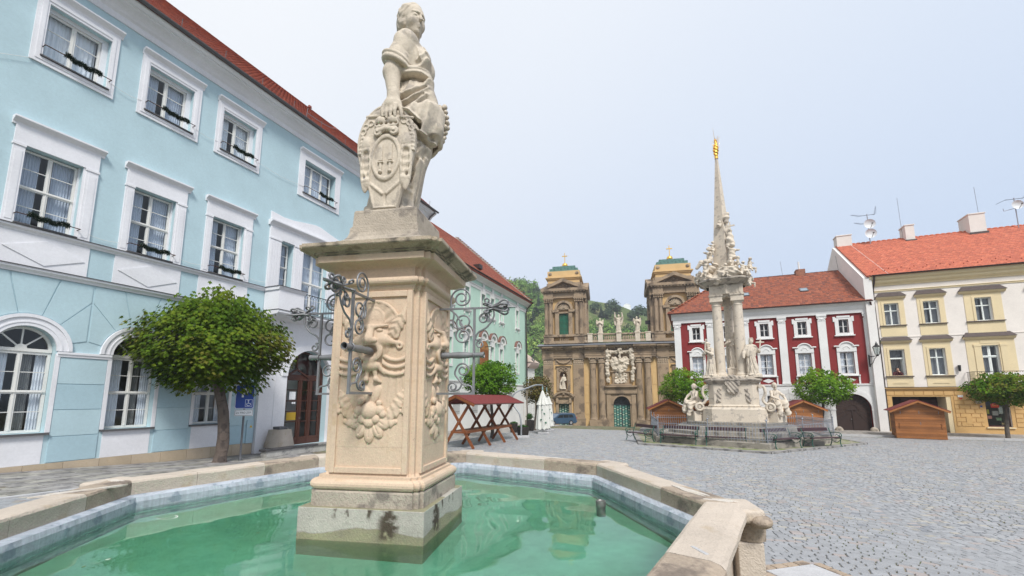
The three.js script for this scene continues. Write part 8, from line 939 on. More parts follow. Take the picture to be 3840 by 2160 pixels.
// ---------- hill behind the town ----------
const hillY = (x, z) => { const d = -z, k = sst(95, 250, d), ridge = 59 * Math.exp(-(((x + 40) / 190) ** 2)) + 12; const bump = 5 * vnoise(x * 0.02, z * 0.02, 3) + 2 * vnoise(x * 0.07, z * 0.07, 5); return -5 + k * ridge * (d > 260 ? Math.exp(-(((d - 260) / 220) ** 2)) : 1) + bump * k; };
{
  const v = [], ix = [], nx = 90, nz = 50; for (let j = 0; j <= nz; j++) for (let i = 0; i <= nx; i++) { const x = -260 + 560 * i / nx, z = -85 - 420 * j / nz; v.push(x, hillY(x, z), z); } for (let j = 0; j < nz; j++) for (let i = 0; i < nx; i++) { const a = j * (nx + 1) + i, b = a + 1, c = a + nx + 1; ix.push(a, b, c, b, c + 1, c); }
  const g = new THREE.BufferGeometry(); g.setAttribute('position', new THREE.Float32BufferAttribute(v, 3)); g.setIndex(ix); g.computeVertexNormals(); T.hill = tex(512, (u, w) => { const a = fbm(u, w, 6, 6, 501), r = sst(0.58, 0.7, fbm(u, w, 9, 5, 505)), s = 0.8 + 0.6 * (a - 0.5); return [s * mix(0.62, 1.1, r), s * mix(0.78, 1.0, r), s * mix(0.35, 0.72, r)]; }, true, 90); const o = new MB().add(g).build('hill', mat(lin(0.27, 0.31, 0.17), { m: T.hill, bump: T.rough, bs: 0.5, roughness: 1 }), scene); tag(o, 'grassy rocky hill with scattered woods behind the town', null, null, 'structure');
}
// ---------- trees ----------
const at = (X, Y, D) => { const c = Math.cos(Math.atan(231 / 1627)), s = Math.sin(Math.atan(231 / 1627)), u = (X - 1920) / 1627, v = -(Y - 1260) / 1627, k = D / (c - v * s); return [u * k, 1.95 + (v * c + s) * k, -D]; };
// five-lobed maple leaf in the xz plane, tip towards +z, folded along its rib
const LEAF = [[0, -0.42], [0.16, -0.2], [0.42, -0.22], [0.3, 0.0], [0.52, 0.2], [0.22, 0.2], [0, 0.62], [-0.22, 0.2], [-0.52, 0.2], [-0.3, 0.0], [-0.42, -0.22], [-0.16, -0.2]];
const LEAFS = [[0, -0.4], [0.42, -0.15], [0.48, 0.2], [0, 0.6], [-0.48, 0.2], [-0.42, -0.15]];
M.leaf = new THREE.MeshPhysicalMaterial({ vertexColors: true, color: lin(1, 1, 1), roughness: 0.85, transmission: 0.3, thickness: 0, side: THREE.DoubleSide, specularIntensity: 0.25 });
M.bark = mat(lin(0.14, 0.115, 0.095), { m: T.weather, bump: T.rough, bs: 0.03 });
function crownGeo(R, n, size, cols, sd, simple) {
  const old = seed; seed = sd; const pos = [], nor = [], col = [], S = simple ? LEAFS : LEAF, q = new THREE.Quaternion(), e = new THREE.Euler(), v = V3(0, 0, 0), up = V3(0, 1, 0), N = V3(0, 0, 0);
  const put = (c, dir, sz, color) => { // leaf at c, its face turned to dir, tip drooping
    const z = V3(dir.x, -0.75 - rnd() * 0.5, dir.z).normalize(), y = V3(dir.x * 0.6 + rr(-0.45, 0.45), 0.85 + rr(-0.35, 0.35), dir.z * 0.6 + rr(-0.45, 0.45)); y.addScaledVector(z, -y.dot(z)).normalize(); const x = V3(0, 0, 0).crossVectors(y, z); const P = S.map(([a, b]) => [c.x + (x.x * a + z.x * b + y.x * -0.22 * Math.abs(a)) * sz, c.y + (x.y * a + z.y * b + y.y * -0.22 * Math.abs(a)) * sz, c.z + (x.z * a + z.z * b + y.z * -0.22 * Math.abs(a)) * sz]); const o = [c.x + z.x * 0.05 * sz, c.y + z.y * 0.05 * sz, c.z + z.z * 0.05 * sz];
    for (let i = 0; i < P.length; i++) { const a = P[i], b = P[(i + 1) % P.length]; pos.push(...o, ...b, ...a); for (let k = 0; k < 3; k++) col.push(color[0], color[1], color[2]); }
  };
  // shoots: clusters of leaves at the end of twigs, spread over lumpy lobes
  const lobes = []; for (let i = 0; i < 26; i++) { const a = rnd() * 6.28, h = rr(-0.85, 0.9), r = Math.sqrt(1 - h * h); lobes.push([a, h, r]); }
  const shoots = Math.round(n / 11);
  for (let i = 0; i < shoots; i++) {
    const a = rnd() * 6.283, h = rr(-0.92, 1), r = Math.sqrt(Math.max(0, 1 - h * h)), d = V3(r * Math.cos(a), h, r * Math.sin(a)); const lump = 0.86 + 0.16 * vnoise(d.x * 2.6 + sd, d.y * 2.6, d.z * 2.6) + 0.09 * vnoise(d.x * 7, d.y * 7 + sd, d.z * 7); const dep = rnd() < 0.72 ? rr(0.86, 1.03) : rr(0.35, 0.86); const flat = h < 0 ? R[3] ?? 1 : 1;
    const c = V3(d.x * R[0] * lump * dep, d.y * R[1] * lump * dep * flat, d.z * R[2] * lump * dep); const g = vnoise(c.x * 0.9 + sd, c.y * 0.9, c.z * 0.9) * 0.5 + 0.5, base = cols[Math.min(cols.length - 1, Math.floor(cl01(g * 0.75 + rnd() * 0.4 - 0.08) * cols.length))], dir = V3(d.x, d.y * 0.7 + 0.25, d.z).normalize(), m = 8 + Math.floor(rnd() * 7), sp = size * 1.5;
    for (let k = 0; k < m; k++) { const s = rr(0.75, 1.25), f = k / m; put(V3(c.x + dir.x * sp * (f - 0.5) * 1.3 + rr(-1, 1) * sp, c.y + dir.y * sp * (f - 0.4) * 1.6 + rr(-0.8, 0.8) * sp, c.z + dir.z * sp * (f - 0.5) * 1.3 + rr(-1, 1) * sp), V3(dir.x + rr(-0.5, 0.5), dir.y, dir.z + rr(-0.5, 0.5)).normalize(), size * rr(0.7, 1.2), [base[0] * s, base[1] * s, base[2] * s]); }
  }
  seed = old; const g = new THREE.BufferGeometry(); g.setAttribute('position', new THREE.Float32BufferAttribute(pos, 3)); g.computeVertexNormals(); g.setAttribute('color', new THREE.Float32BufferAttribute(col, 3)); return g;
}
function tree(name, label, base, cr, R, o) { // base [x,y,z], cr crown centre relative to the base
  const t = thing(name, label, 'tree', base, 0, o.group), b = new MB(), r0 = o.r ?? 0.14, top = cr[1] - R[1] * 0.55, bend = o.bend ?? 0.1; const P = [[0, -0.15, 0], [bend * 0.15, top * 0.3, 0], [cr[0] * 0.5 + bend * 0.3, top * 0.65, cr[2] * 0.5], [cr[0] * 0.9, top, cr[2] * 0.9]]; const c = new THREE.CatmullRomCurve3(P.map(p => V3(...p))), N = 14, rad = 10; const tg = new THREE.TubeGeometry(c, N, 1, rad, false), a = tg.attributes.position; for (let i = 0; i <= N; i++) { const ce = c.getPointAt(i / N), k = r0 * (1 - 0.28 * i / N) * (i === 0 ? 1.5 : i === 1 ? 1.15 : 1) ; for (let j = 0; j <= rad; j++) { const q = i * (rad + 1) + j, w = k * (1 + 0.13 * vnoise(Math.cos(j / rad * 6.283) * 2, i * 0.6, Math.sin(j / rad * 6.283) * 2 + base[0])); a.setXYZ(q, ce.x + (a.getX(q) - ce.x) * w, ce.y + (a.getY(q) - ce.y) * w, ce.z + (a.getZ(q) - ce.z) * w); } } tg.computeVertexNormals(); b.add(tg); b.build('trunk', o.bark ?? M.bark, t);
  const L = new MB(); for (let k = 0; k < 9; k++) { const an = k * 2.4, h = rr(-0.3, 0.6), q = [cr[0] + Math.cos(an) * R[0] * 0.7, cr[1] + h * R[1] * 0.8, cr[2] + Math.sin(an) * R[2] * 0.7]; L.tube([[cr[0] * 0.9, top - 0.1, cr[2] * 0.9], [mix(cr[0], q[0], 0.4), mix(top, q[1], 0.4) + 0.1, mix(cr[2], q[2], 0.4)], q], r0 * 0.28, 5, 8); } L.build('limbs', o.bark ?? M.bark, t);
  const m = new THREE.Mesh(o.geo ?? crownGeo(R, o.n, o.size, o.cols, o.seed, o.simple), M.leaf); m.name = 'crown'; m.position.set(...cr); t.add(m); return t;
}
const OLIVE = [[0.035, 0.08, 0.003], [0.06, 0.12, 0.005], [0.09, 0.155, 0.007], [0.125, 0.175, 0.01], [0.15, 0.15, 0.02]], FRESH = [[0.06, 0.15, 0.006], [0.095, 0.21, 0.009], [0.135, 0.26, 0.013], [0.17, 0.28, 0.018]], BROWN = [[0.07, 0.075, 0.014], [0.10, 0.095, 0.02], [0.13, 0.10, 0.03], [0.10, 0.13, 0.025]];
{
  const g = 'clipped maples round the square'; const near = [-10.02, gy(-10.02, -15.3), -15.3], nc = at(815, 1300, 15.3);
  const nb = mat(lin(0.15, 0.115, 0.095), { m: T.weather, bump: T.rough, bs: 0.04 });
  tree('maple_tree', 'large clipped maple with reddish trunk beside the blue parking sign', near, [nc[0] - near[0], nc[1] - near[1], 0], [2.5, 1.86, 2.45, 0.95], { r: 0.2, n: 18000, size: 0.145, cols: OLIVE, seed: 11, bend: 0.5, group: g, bark: nb });
  const spot = (X, Yb, D) => { const p = at(X, Yb, D); return [p[0], gy(p[0], p[2]), p[2]]; };
  const mk = (label, X, D, cx, cy, w, h, n, cols, sd, sz = 0.11) => { const b = spot(X, 1600, D), c = at(cx, cy, D), k = D / 1627; return tree('maple_tree', label, b, [c[0] - b[0], c[1] - b[1], 0], [w * k / 2, h * k / 2, w * k / 2, 0.9], { r: 0.11, n, size: sz, cols, seed: sd, simple: true, group: g }); };
  mk('bright green clipped maple behind the red-roofed market stall', 1846, 26.8, 1838, 1428, 226, 164, 8200, FRESH, 21, 0.105); mk('small brownish maple beside the closed white parasols', 2006, 34.2, 2016, 1468, 124, 122, 3000, BROWN, 31, 0.12);
  mk('clipped maple behind the little hut by the church side of the column', 2580, 34, 2560, 1455, 196, 146, 5600, [...FRESH, [0.14, 0.16, 0.03]], 41, 0.12); mk('round fresh green maple in front of the dark gate', 3082, 31.5, 3085, 1458, 210, 150, 6500, FRESH, 51, 0.115); mk('olive brown maple in front of the shop window', 3774, 26.6, 3770, 1462, 236, 132, 7600, [...OLIVE, ...FRESH, [0.12, 0.10, 0.025]], 61, 0.11);
}
// ---------- woods, pines and the small gate chapel on the hill ----------
{
  const old = seed; seed = 99; const blob = (() => { const g = crownGeo([1, 0.95, 1, 1], 420, 0.24, [[0.9, 0.9, 0.9], [1, 1, 1], [1.12, 1.1, 1]], 5, true); return g; })();
  const wood = [], cols = [[0.09, 0.18, 0.03], [0.12, 0.23, 0.04], [0.16, 0.27, 0.05], [0.06, 0.11, 0.035], [0.19, 0.27, 0.06]];
  for (let i = 0; i < 2600; i++) { const x = rr(-60, 120), z = rr(-105, -262), y = hillY(x, z), f = project(x, y, z); if (f[0] < 1900 || f[0] > 2600) continue; const hgt = (z + 262) / -157, dens = 0.5 + 0.5 * vnoise(x * 0.03, z * 0.035, 9) + (z > -165 ? 0.3 : z > -200 ? 0.0 : z > -225 ? -0.2 : -0.6); if (dens < 0.55) continue; const s = rr(1.2, 3.0); wood.push([x, y + s * 0.5, z, s]); }
  const im = new THREE.InstancedMesh(blob, mat(lin(1, 1, 1), { vertexColors: true, roughness: 1, side: THREE.DoubleSide }), wood.length); wood.forEach(([x, y, z, s], i) => { im.setMatrixAt(i, m4(x, y, z, rnd() * 6, 0, 0, [s, s * rr(0.8, 1.25), s])); const c = cols[Math.floor(rnd() * 5)], k = rr(0.8, 1.2); im.setColorAt(i, lin(c[0] * k, c[1] * k, c[2] * k)); }); im.name = 'hill_wood'; scene.add(im); tag(im, 'mixed green wood covering the lower hill slope', 'wood', null, 'stuff');
  seed = old;
  const conG = (() => { const v = [], c = []; const o2 = seed; seed = 7; for (let i = 0; i < 420; i++) { const t = rnd(), a = rnd() * 6.28, r = (1 - t) * 0.34 * rr(0.55, 1.1) + 0.02, y = 0.08 + t * 0.92, X = Math.cos(a), Z = Math.sin(a), w = 0.05 * (1.2 - t), k = rr(0.7, 1.3); v.push(X * r * 0.2 - Z * w, y + 0.03, Z * r * 0.2 + X * w, X * r * 0.2 + Z * w, y + 0.03, Z * r * 0.2 - X * w, X * r, y - 0.06, Z * r); for (let q = 0; q < 3; q++) c.push(0.03 * k, 0.06 * k, 0.03 * k); } seed = o2; const g = new THREE.BufferGeometry(); g.setAttribute('position', new THREE.Float32BufferAttribute(v, 3)); g.computeVertexNormals(); g.setAttribute('color', new THREE.Float32BufferAttribute(c, 3)); return g; })();
  const cm = mat(lin(1, 1, 1), { vertexColors: true, side: THREE.DoubleSide, roughness: 1 }); const pineG = crownGeo([1, 0.7, 1, 1], 520, 0.2, [[0.02, 0.045, 0.022], [0.03, 0.06, 0.028], [0.04, 0.07, 0.03]], 9, true);
  const onHill = (X, Y) => { for (let d = 130; d < 300; d += 1) { const p = at(X, Y, d); if (p[1] < hillY(p[0], p[2])) return [p[0], hillY(p[0], p[2]), p[2]]; } const d = 248, p = at(X, Y, d); return [p[0], hillY(p[0], p[2]), p[2]]; };
  const pine = (X, Y, h, con, label) => { const p = onHill(X, Y), t = thing(con ? 'fir_tree' : 'pine_tree', label, 'tree', p, 0, 'dark conifers on the hill'); new MB().bar([0, -1, 0], [0, h * 0.6, 0], 0.3, 6, 0.15).build('trunk', M.bark, t); const m = new THREE.Mesh(con ? conG : pineG, cm); m.name = 'crown'; if (con) m.scale.set(h, h, h); else { m.position.y = h * 0.62; m.scale.set(h * 0.5, h * 0.55, h * 0.5); } t.add(m); };
  pine(2020, 1185, 9, true, 'pointed dark fir on the slope left of the church tower'); pine(2012, 1112, 4, false, 'small lone pine on the hill crest above the mint house roof'); pine(2000, 1210, 6, true, 'dark fir lower down the slope left of the tower'); pine(2295, 1178, 6.5, false, 'broad dark pine on the hill crest left of the chapel'); pine(2232, 1178, 5, false, 'dark pine on the crest close to the left tower'); pine(2316, 1178, 4, false, 'smaller pine just beside the hill chapel'); pine(2395, 1196, 6, false, 'wide dark pine below the chapel on its right'); pine(2372, 1206, 4.5, false, 'dark pine right under the hill chapel'); pine(2255, 1196, 6, true, 'dark fir below the crest pines'); pine(2280, 1200, 5, false, 'dark pine among the bushes under the crest');
  const cp = at(2352, 1174, 243), ch = thing('hill_chapel', 'small white arched gate chapel on the crest of the hill', 'chapel', [cp[0], Math.max(hillY(cp[0], cp[2]) - 0.5, cp[1] - 1), cp[2]], -0.25), b = new MB(); b.prism([[-2, 0], [2, 0], [2, 4.2], ...arc(0, 3.6, 2.0, 0.3, Math.PI - 0.3, 10), [-2, 4.2]], -1.2, 1.2, [archPts(-0.75, 0.75, 0.02, 2.2)]); b.build('gate_wall', mat(lin(0.86, 0.87, 0.88)), ch); const cc = new MB(); cc.prism([...arc(0, 3.6, 2.25, 0.28, Math.PI - 0.28, 10), ...arc(0, 3.6, 2.02, Math.PI - 0.28, 0.28, 10)], -1.3, 1.3); cc.box(-2.1, 2.1, 4.0, 4.15, -1.3, 1.3); cc.build('cornice', mat(lin(0.8, 0.8, 0.82)), ch); new MB().box(-0.74, 0.74, 0, 2.9, -0.3, -0.2).build('niche_back', mat(lin(0.35, 0.36, 0.4)), ch);
}
scene.fog = new THREE.FogExp2(new THREE.Color(0.82, 0.88, 0.96), 0.0007);
// ---------- street furniture and small things ----------
const boards = (x0, x1, y0, y1, z0, z1, n, mats, parent, name, vertical = false) => { const w = ((vertical ? x1 - x0 : y1 - y0)) / n; for (let k = 0; k < n; k++) { const b = new MB(); if (vertical) b.rbox(x0 + k * w + 0.003, x0 + (k + 1) * w - 0.003, y0, y1, z0, z1, 0.006); else b.rbox(x0, x1, y0 + k * w + 0.003, y0 + (k + 1) * w - 0.003, z0, z1, 0.006); b.build(name, mats[k % mats.length], parent); } };
const HW = [1, 0.8, 1.18].map(k => mat(lin(0.40 * k, 0.155 * k, 0.042 * k), { m: T.wood, roughness: 0.6 })), RF = mat(lin(0.20, 0.028, 0.026), { m: T.rust, bump: T.grain, bs: 0.004, roughness: 0.9 });
{ // wooden market huts
  const hut = thing('market_hut', '', 'hut', [0, 0, 0], 0, 'closed wooden market huts'), w = 1.15, d = 1.0, e = 1.78, r = 2.32;
  boards(-w, w, 0.02, e, d - 0.03, d, 12, HW, hut, 'front_board'); for (const s of [-1, 1]) { const g = new THREE.Group(); for (let k = 0; k < 12; k++) { const b = new MB(); b.rbox(s * w - 0.015, s * w + 0.015, 0.02 + k * 0.1467 + 0.003, 0.02 + (k + 1) * 0.1467 - 0.003, -d + 0.03, d - 0.032, 0.006); b.build('side_board', HW[(k + 1) % 3], hut); } } boards(-w, w, 0.02, e, -d, -d + 0.03, 6, HW, hut, 'back_board'); for (let k = 0; k < 4; k++) { const y0 = e + k * 0.135, y1 = y0 + 0.129, x = y => w * (1 - (y - e) / (r - e)); new MB().prism([[-x(y0), y0 + 0.003], [x(y0), y0 + 0.003], [Math.max(0.01, x(y1)), y1], [Math.min(-0.01, -x(y1)), y1]], d - 0.03, d - 0.004).build('gable_board', HW[k % 3], hut); }
  new MB().prism([[-w, e], [w, e], [0, r]], -d, -d + 0.03).build('rear_gable', HW[0], hut); new MB().box(-w - 0.004, w + 0.004, 1.18, 1.2, d, d + 0.012).build('shutter_edge', HW[1], hut);
  for (const s of [-1, 1]) { const a = Math.atan2(r - e, w), L = Math.hypot(r - e, w) + 0.3, m = m4(0, r + 0.05, 0, 0, 0, -s * a); const b = new MB(); b.rbox(s > 0 ? 0.0 : -L, s > 0 ? L : 0.0, -0.02, 0.02, -d - 0.2, d + 0.28, 0.008, m); b.build('roof_slope', RF, hut); new MB().rbox(s > 0 ? 0.0 : -L, s > 0 ? L : 0.0, -0.13, -0.022, d + 0.25, d + 0.275, 0.006, m).build('barge_board', HW[2], hut); }
  for (const [x, y] of [[0.02, 1.62], [-0.85, 1.62], [0.9, 1.62], [0.04, 0.95]]) new MB().box(x - 0.012, x + 0.012, y - 0.09, y + 0.09, d + 0.001, d + 0.015).build('strap_hinge', M.iron, hut); for (const x of [-0.95, 0.98]) new MB().rbox(x - 0.025, x + 0.025, 0.65, 0.98, d + 0.001, d + 0.03, 0.008, ).build('latch', HW[1], hut);
  const place = (x, z, turn, label, o) => { const p = [x, gy(x, z), z]; if (!o) { hut.position.set(...p); hut.rotation.y = turn; hut.userData.label = label; } else dup(hut, p, turn, label); };
  const facing = (x, z, k = 0) => Math.atan2(-x, -z) + k; place(25.65, -28.0, facing(25.65, -28) + 0.14, 'closed wooden market hut in front of the yellow house doorway'); place(11.35, -32.2, facing(11.35, -32.2) + 0.1, 'wooden market hut between the church side bench and the column', 1); place(20.6, -31.6, facing(20.6, -31.6) + 0.25, 'wooden market hut behind the column, left of the round maple', 1); place(15.3, -34.0, facing(15.3, -34.0), 'wooden market hut mostly hidden behind the column base', 1);
}
{ // long market stall on crossed legs
  const t0 = 18.1, [x0, z0] = tu(t0, -10.3), t = thing('market_stall', 'long wooden market stall on crossed legs with red felt roof', 'market stall', [x0, gy(x0, z0), z0], Math.PI / 2 - 22.78 * DEG), wm = [mat(lin(0.27, 0.085, 0.024), { m: T.wood, roughness: 0.55 }), mat(lin(0.22, 0.068, 0.02), { m: T.wood, roughness: 0.55 })]; // local x = along the stall, z = towards the square
  const sp = 1.79; for (let k = 0; k < 4; k++) { const x = k * sp, dy = gy(...tu(t0 + x, -10.3)) - gy(x0, z0); for (const s of [-1, 1]) { new MB().beam([x + s * 0.026, dy, s * 0.78], [x + s * 0.026, 2.12, -s * 0.62], 0.045, 0.13).build('crossed_leg', wm[k % 2], t); } new MB().bar([x - 0.06, 1.22, 0.0], [x + 0.06, 1.22, 0.0], 0.02, 6).build('bolt', M.iron, t); new MB().beam([x, 2.02, -0.85], [x, 2.38, 0.0], 0.05, 0.1).build('rafter', wm[1], t); new MB().beam([x, 2.02, 0.85], [x, 2.38, 0.0], 0.05, 0.1).build('rafter', wm[1], t); new MB().beam([x, 0.72, -0.42], [x, 0.72, 0.42], 0.05, 0.08).build('crossbar', wm[0], t); }
  for (let k = 0; k < 3; k++) for (let j = 0; j < 5; j++) { new MB().rbox(k * sp + 0.01, (k + 1) * sp - 0.01, 0.765, 0.795, -0.42 + j * 0.17, -0.42 + j * 0.17 + 0.162, 0.005).build('table_board', wm[(k + j) % 2], t); } new MB().box(-0.05, 3 * sp + 0.05, 0.68, 0.762, 0.40, 0.43).build('apron_board', wm[0], t);
  for (const s of [-1, 1]) { const a = Math.atan2(0.4, 0.95); const m = m4(0, 2.47, 0, 0, s * a); for (let k = 0; k < 3; k++) { new MB().rbox(-0.35 + k * 2.05, -0.35 + (k + 1) * 2.05 - 0.006, -0.012, 0.014, s > 0 ? 0 : -1.12, s > 0 ? 1.12 : 0, 0.006, m).build('roof_sheet', RF, t); new MB().rbox(-0.35 + k * 2.05, -0.35 + (k + 1) * 2.05 - 0.012, -0.05, -0.013, s > 0 ? 1.08 : -1.12, s > 0 ? 1.12 : -1.08, 0.004, m).build('eaves_strip', mat(lin(0.3, 0.2, 0.16), { m: T.wood }), t); } new MB().rbox(-0.36, -0.33, -0.14, -0.014, s > 0 ? 0 : -1.1, s > 0 ? 1.1 : 0, 0.004, m).build('barge_board', wm[0], t); }
}
{ // park benches
  const bn = thing('park_bench', '', 'bench', [0, 0, 0], 0, 'benches round the trinity column'), L = 1.85, gm = mat(lin(0.012, 0.085, 0.06), { roughness: 0.45 }), wd = mat(lin(0.055, 0.018, 0.026), { m: T.wood, roughness: 0.5 }); // faces +z
  for (const s of [-1, 1]) { const x = s * (L / 2 - 0.06), b = new MB(); b.tube([[x, 0, 0.30], [x, 0.15, 0.24], [x, 0.33, 0.26], [x, 0.42, 0.30]], 0.022, 6, 10); b.tube([[x, 0, -0.28], [x, 0.2, -0.2], [x, 0.42, -0.18], [x, 0.62, -0.24], [x, 0.86, -0.32]], 0.022, 6, 14); b.tube([[x, 0.4, -0.2], [x, 0.37, 0.05], [x, 0.41, 0.28]], 0.02, 6, 8); b.tube([[x, 0.64, -0.24], [x, 0.66, 0.0], [x, 0.64, 0.24], [x, 0.54, 0.33], [x, 0.46, 0.27], [x, 0.5, 0.2], [x, 0.56, 0.23]], 0.02, 6, 20); b.tube([[x, 0.4, 0.28], [x, 0.5, 0.16], [x, 0.58, 0.08], [x, 0.5, 0.02]], 0.014, 5, 10); b.tube([[x, 0.3, 0.24], [x, 0.18, 0.05], [x, 0.26, -0.16]], 0.014, 5, 10); b.sphere(x, 0.01, 0.3, 0.035, 1, 0.5, 1.4); b.sphere(x, 0.01, -0.28, 0.035, 1, 0.5, 1.4); b.build('iron_end', gm, bn); }
  for (let k = 0; k < 4; k++) new MB().rbox(-L / 2, L / 2, 0.415 - 0.006 * Math.abs(k - 1.5), 0.445 - 0.006 * Math.abs(k - 1.5), -0.17 + k * 0.118, -0.17 + k * 0.118 + 0.105, 0.008).build('seat_slat', wd, bn); new MB().rbox(-L / 2, L / 2, 0.72, 0.885, -0.015, 0.015, 0.008, m4(0, 0, -0.28, 0, -0.2).multiply(m4(0, 0, 0))).build('back_board', wd, bn); new MB().bar([-L / 2 + 0.06, 0.3, -0.1], [L / 2 - 0.06, 0.3, -0.1], 0.012, 5).build('stay_rod', gm, bn);
  const pl = (x, z, turn, label, o) => { const p = [x, gy(x, z) + 0.065, z]; if (!o) { bn.position.set(...p); bn.rotation.y = turn; bn.userData.label = label; } else dup(bn, p, turn, label); };
  const ang = (ax, az, bx, bz) => Math.atan2(-(bz - az), bx - ax); // along +x
  const mid = (a, b, off) => { const dx = b[0] - a[0], dz = b[1] - a[1], l = Math.hypot(dx, dz); return [(a[0] + b[0]) / 2 + dz / l * off, (a[1] + b[1]) / 2 - dx / l * off]; };
  const P = [[[7.71, -23.06], [9.11, -22.06], 'green and purple bench facing the square, next to the end-on bench'], [[9.49, -21.75], [11.04, -20.91], 'bench in front of the column, second from the platform left corner'], [[11.85, -20.14], [13.8, -21.0], 'bench just right of the platform corner, turned towards the yellow house'], [[14.2, -21.02], [16.0, -21.5], 'last bench in the row, nearest the yellow house hut']];
  P.forEach(([a, b, l], i) => { const m = mid(a, b, 0.3); pl(m[0], m[1], ang(...a, ...b), l, i); }); pl(7.0, -24.3, -1.25, 'bench seen end-on at the church side of the platform', 1);
}
{ // parking sign
  const bx = -9.68, bz = -15.9, y = gy(bx, bz), t = thing('parking_sign', 'blue disabled parking sign on a grey pole beside the maple', 'sign', [bx, y, bz], 0.42); const top = 2.72; new MB().tube([[0, -0.1, 0], [0, top, 0]], 0.035, 10, 2).build('pole', mat(lin(0.13, 0.135, 0.15), { roughness: 0.5, m: T.rust }), t); new MB().lathe([[0.06, 0], [0.06, 0.1], [0.04, 0.16]], 10).build('pole_foot', mat(lin(0.13, 0.135, 0.15), { roughness: 0.5, m: T.rust }), t);
  const cv = document.createElement('canvas'); cv.width = 256; cv.height = 360; const c = cv.getContext('2d'); c.fillStyle = '#f2f4f8'; c.fillRect(0, 0, 256, 360); c.fillStyle = '#0d3f9a'; c.beginPath(); c.roundRect(6, 6, 244, 348, 22); c.fill(); c.fillStyle = '#f2f4f8'; c.font = 'bold 190px sans-serif'; c.fillText('P', 66, 190); c.strokeStyle = '#f2f4f8'; c.lineWidth = 5; c.strokeRect(140, 225, 92, 104); c.lineWidth = 8; c.beginPath(); c.arc(180, 242, 7, 0, 7); c.stroke(); c.beginPath(); c.moveTo(180, 250); c.lineTo(182, 282); c.lineTo(206, 282); c.lineTo(216, 310); c.stroke(); c.beginPath(); c.arc(182, 296, 22, 0.6, 4.2); c.stroke(); const tx = new THREE.CanvasTexture(cv); tx.colorSpace = THREE.SRGBColorSpace; new MB().rbox(-0.3, 0.3, 1.83, 2.69, 0.036, 0.056, 0.008).build('sign_plate', mat(lin(0.05, 0.12, 0.42), { roughness: 0.4 }), t); const f = new THREE.Mesh(new THREE.PlaneGeometry(0.585, 0.845), mat(lin(0.95, 0.95, 0.95), { m: tx, roughness: 0.4 })); f.name = 'sign_face'; f.position.set(0, 2.26, 0.059); t.add(f);
  const c2 = document.createElement('canvas'); c2.width = 320; c2.height = 128; const d = c2.getContext('2d'); d.fillStyle = '#eef0f2'; d.fillRect(0, 0, 320, 128); d.strokeStyle = '#16181c'; d.lineWidth = 5; d.beginPath(); d.roundRect(8, 8, 304, 112, 16); d.stroke(); d.fillStyle = '#16181c'; d.font = '52px sans-serif'; d.fillText('2x PRO ZTP', 24, 82); const t2 = new THREE.CanvasTexture(c2); t2.colorSpace = THREE.SRGBColorSpace; new MB().rbox(-0.29, 0.29, 1.57, 1.8, 0.036, 0.054, 0.006).build('text_plate', M.whiteR, t); const f2 = new THREE.Mesh(new THREE.PlaneGeometry(0.57, 0.222), mat(lin(0.95, 0.95, 0.95), { m: t2, roughness: 0.5 })); f2.name = 'text_face'; f2.position.set(0, 1.685, 0.057); t.add(f2);
}
{ // stone planter and ramp wall by the entrance
  const p = bw(7.72, -0.35, 0.75), t = thing('stone_planter', 'tapered sandstone block with grey top beside the town hall door', 'planter', p, BT); const q = (b, w0, w1, y0, y1) => b.add(new THREE.CylinderGeometry(w1 * 1.414, w0 * 1.414, y1 - y0, 4, 1, false, Math.PI / 4), m4(0, (y0 + y1) / 2, 0)); q(q(new MB(), 0.42, 0.40, 0, 0.12), 0.36, 0.36, 0.12, 0.26).build('foot', M.rim, t); q(new MB(), 0.41, 0.30, 0.262, 0.98).build('body', M.rimTop, t); new MB().rbox(-0.2, 0.2, 0.982, 1.1, -0.2, 0.2, 0.02).build('top_box', mat(lin(0.15, 0.155, 0.17), { m: T.rust }), t);
  const r = thing('ramp_wall', 'low white ramp wall with dark capping in front of the town hall door', 'wall', bw(6.4, 0, 1.55), BT); new MB().box(0, 7.5, -1.0, -0.1, -0.15, 0.15).build('wall', mat(lin(0.6, 0.58, 0.54), { m: T.weather }), r); for (let k = 0; k < 6; k++) new MB().rbox(-0.06 + k * 1.26, -0.06 + (k + 1) * 1.26 - 0.008, -0.098, -0.02, -0.2, 0.2, 0.01).build('capping_stone', k < 2 ? mat(lin(0.1, 0.095, 0.1), { m: T.weather }) : M.slab, r); const g = thing('entrance_landing', 'stone landing in front of the town hall door', 'step', bw(8.0, 0, 0.2), BT); new MB().rbox(0, 3.4, -0.9, -0.21, 0, 1.15, 0.015).build('landing', M.slab, g);
}
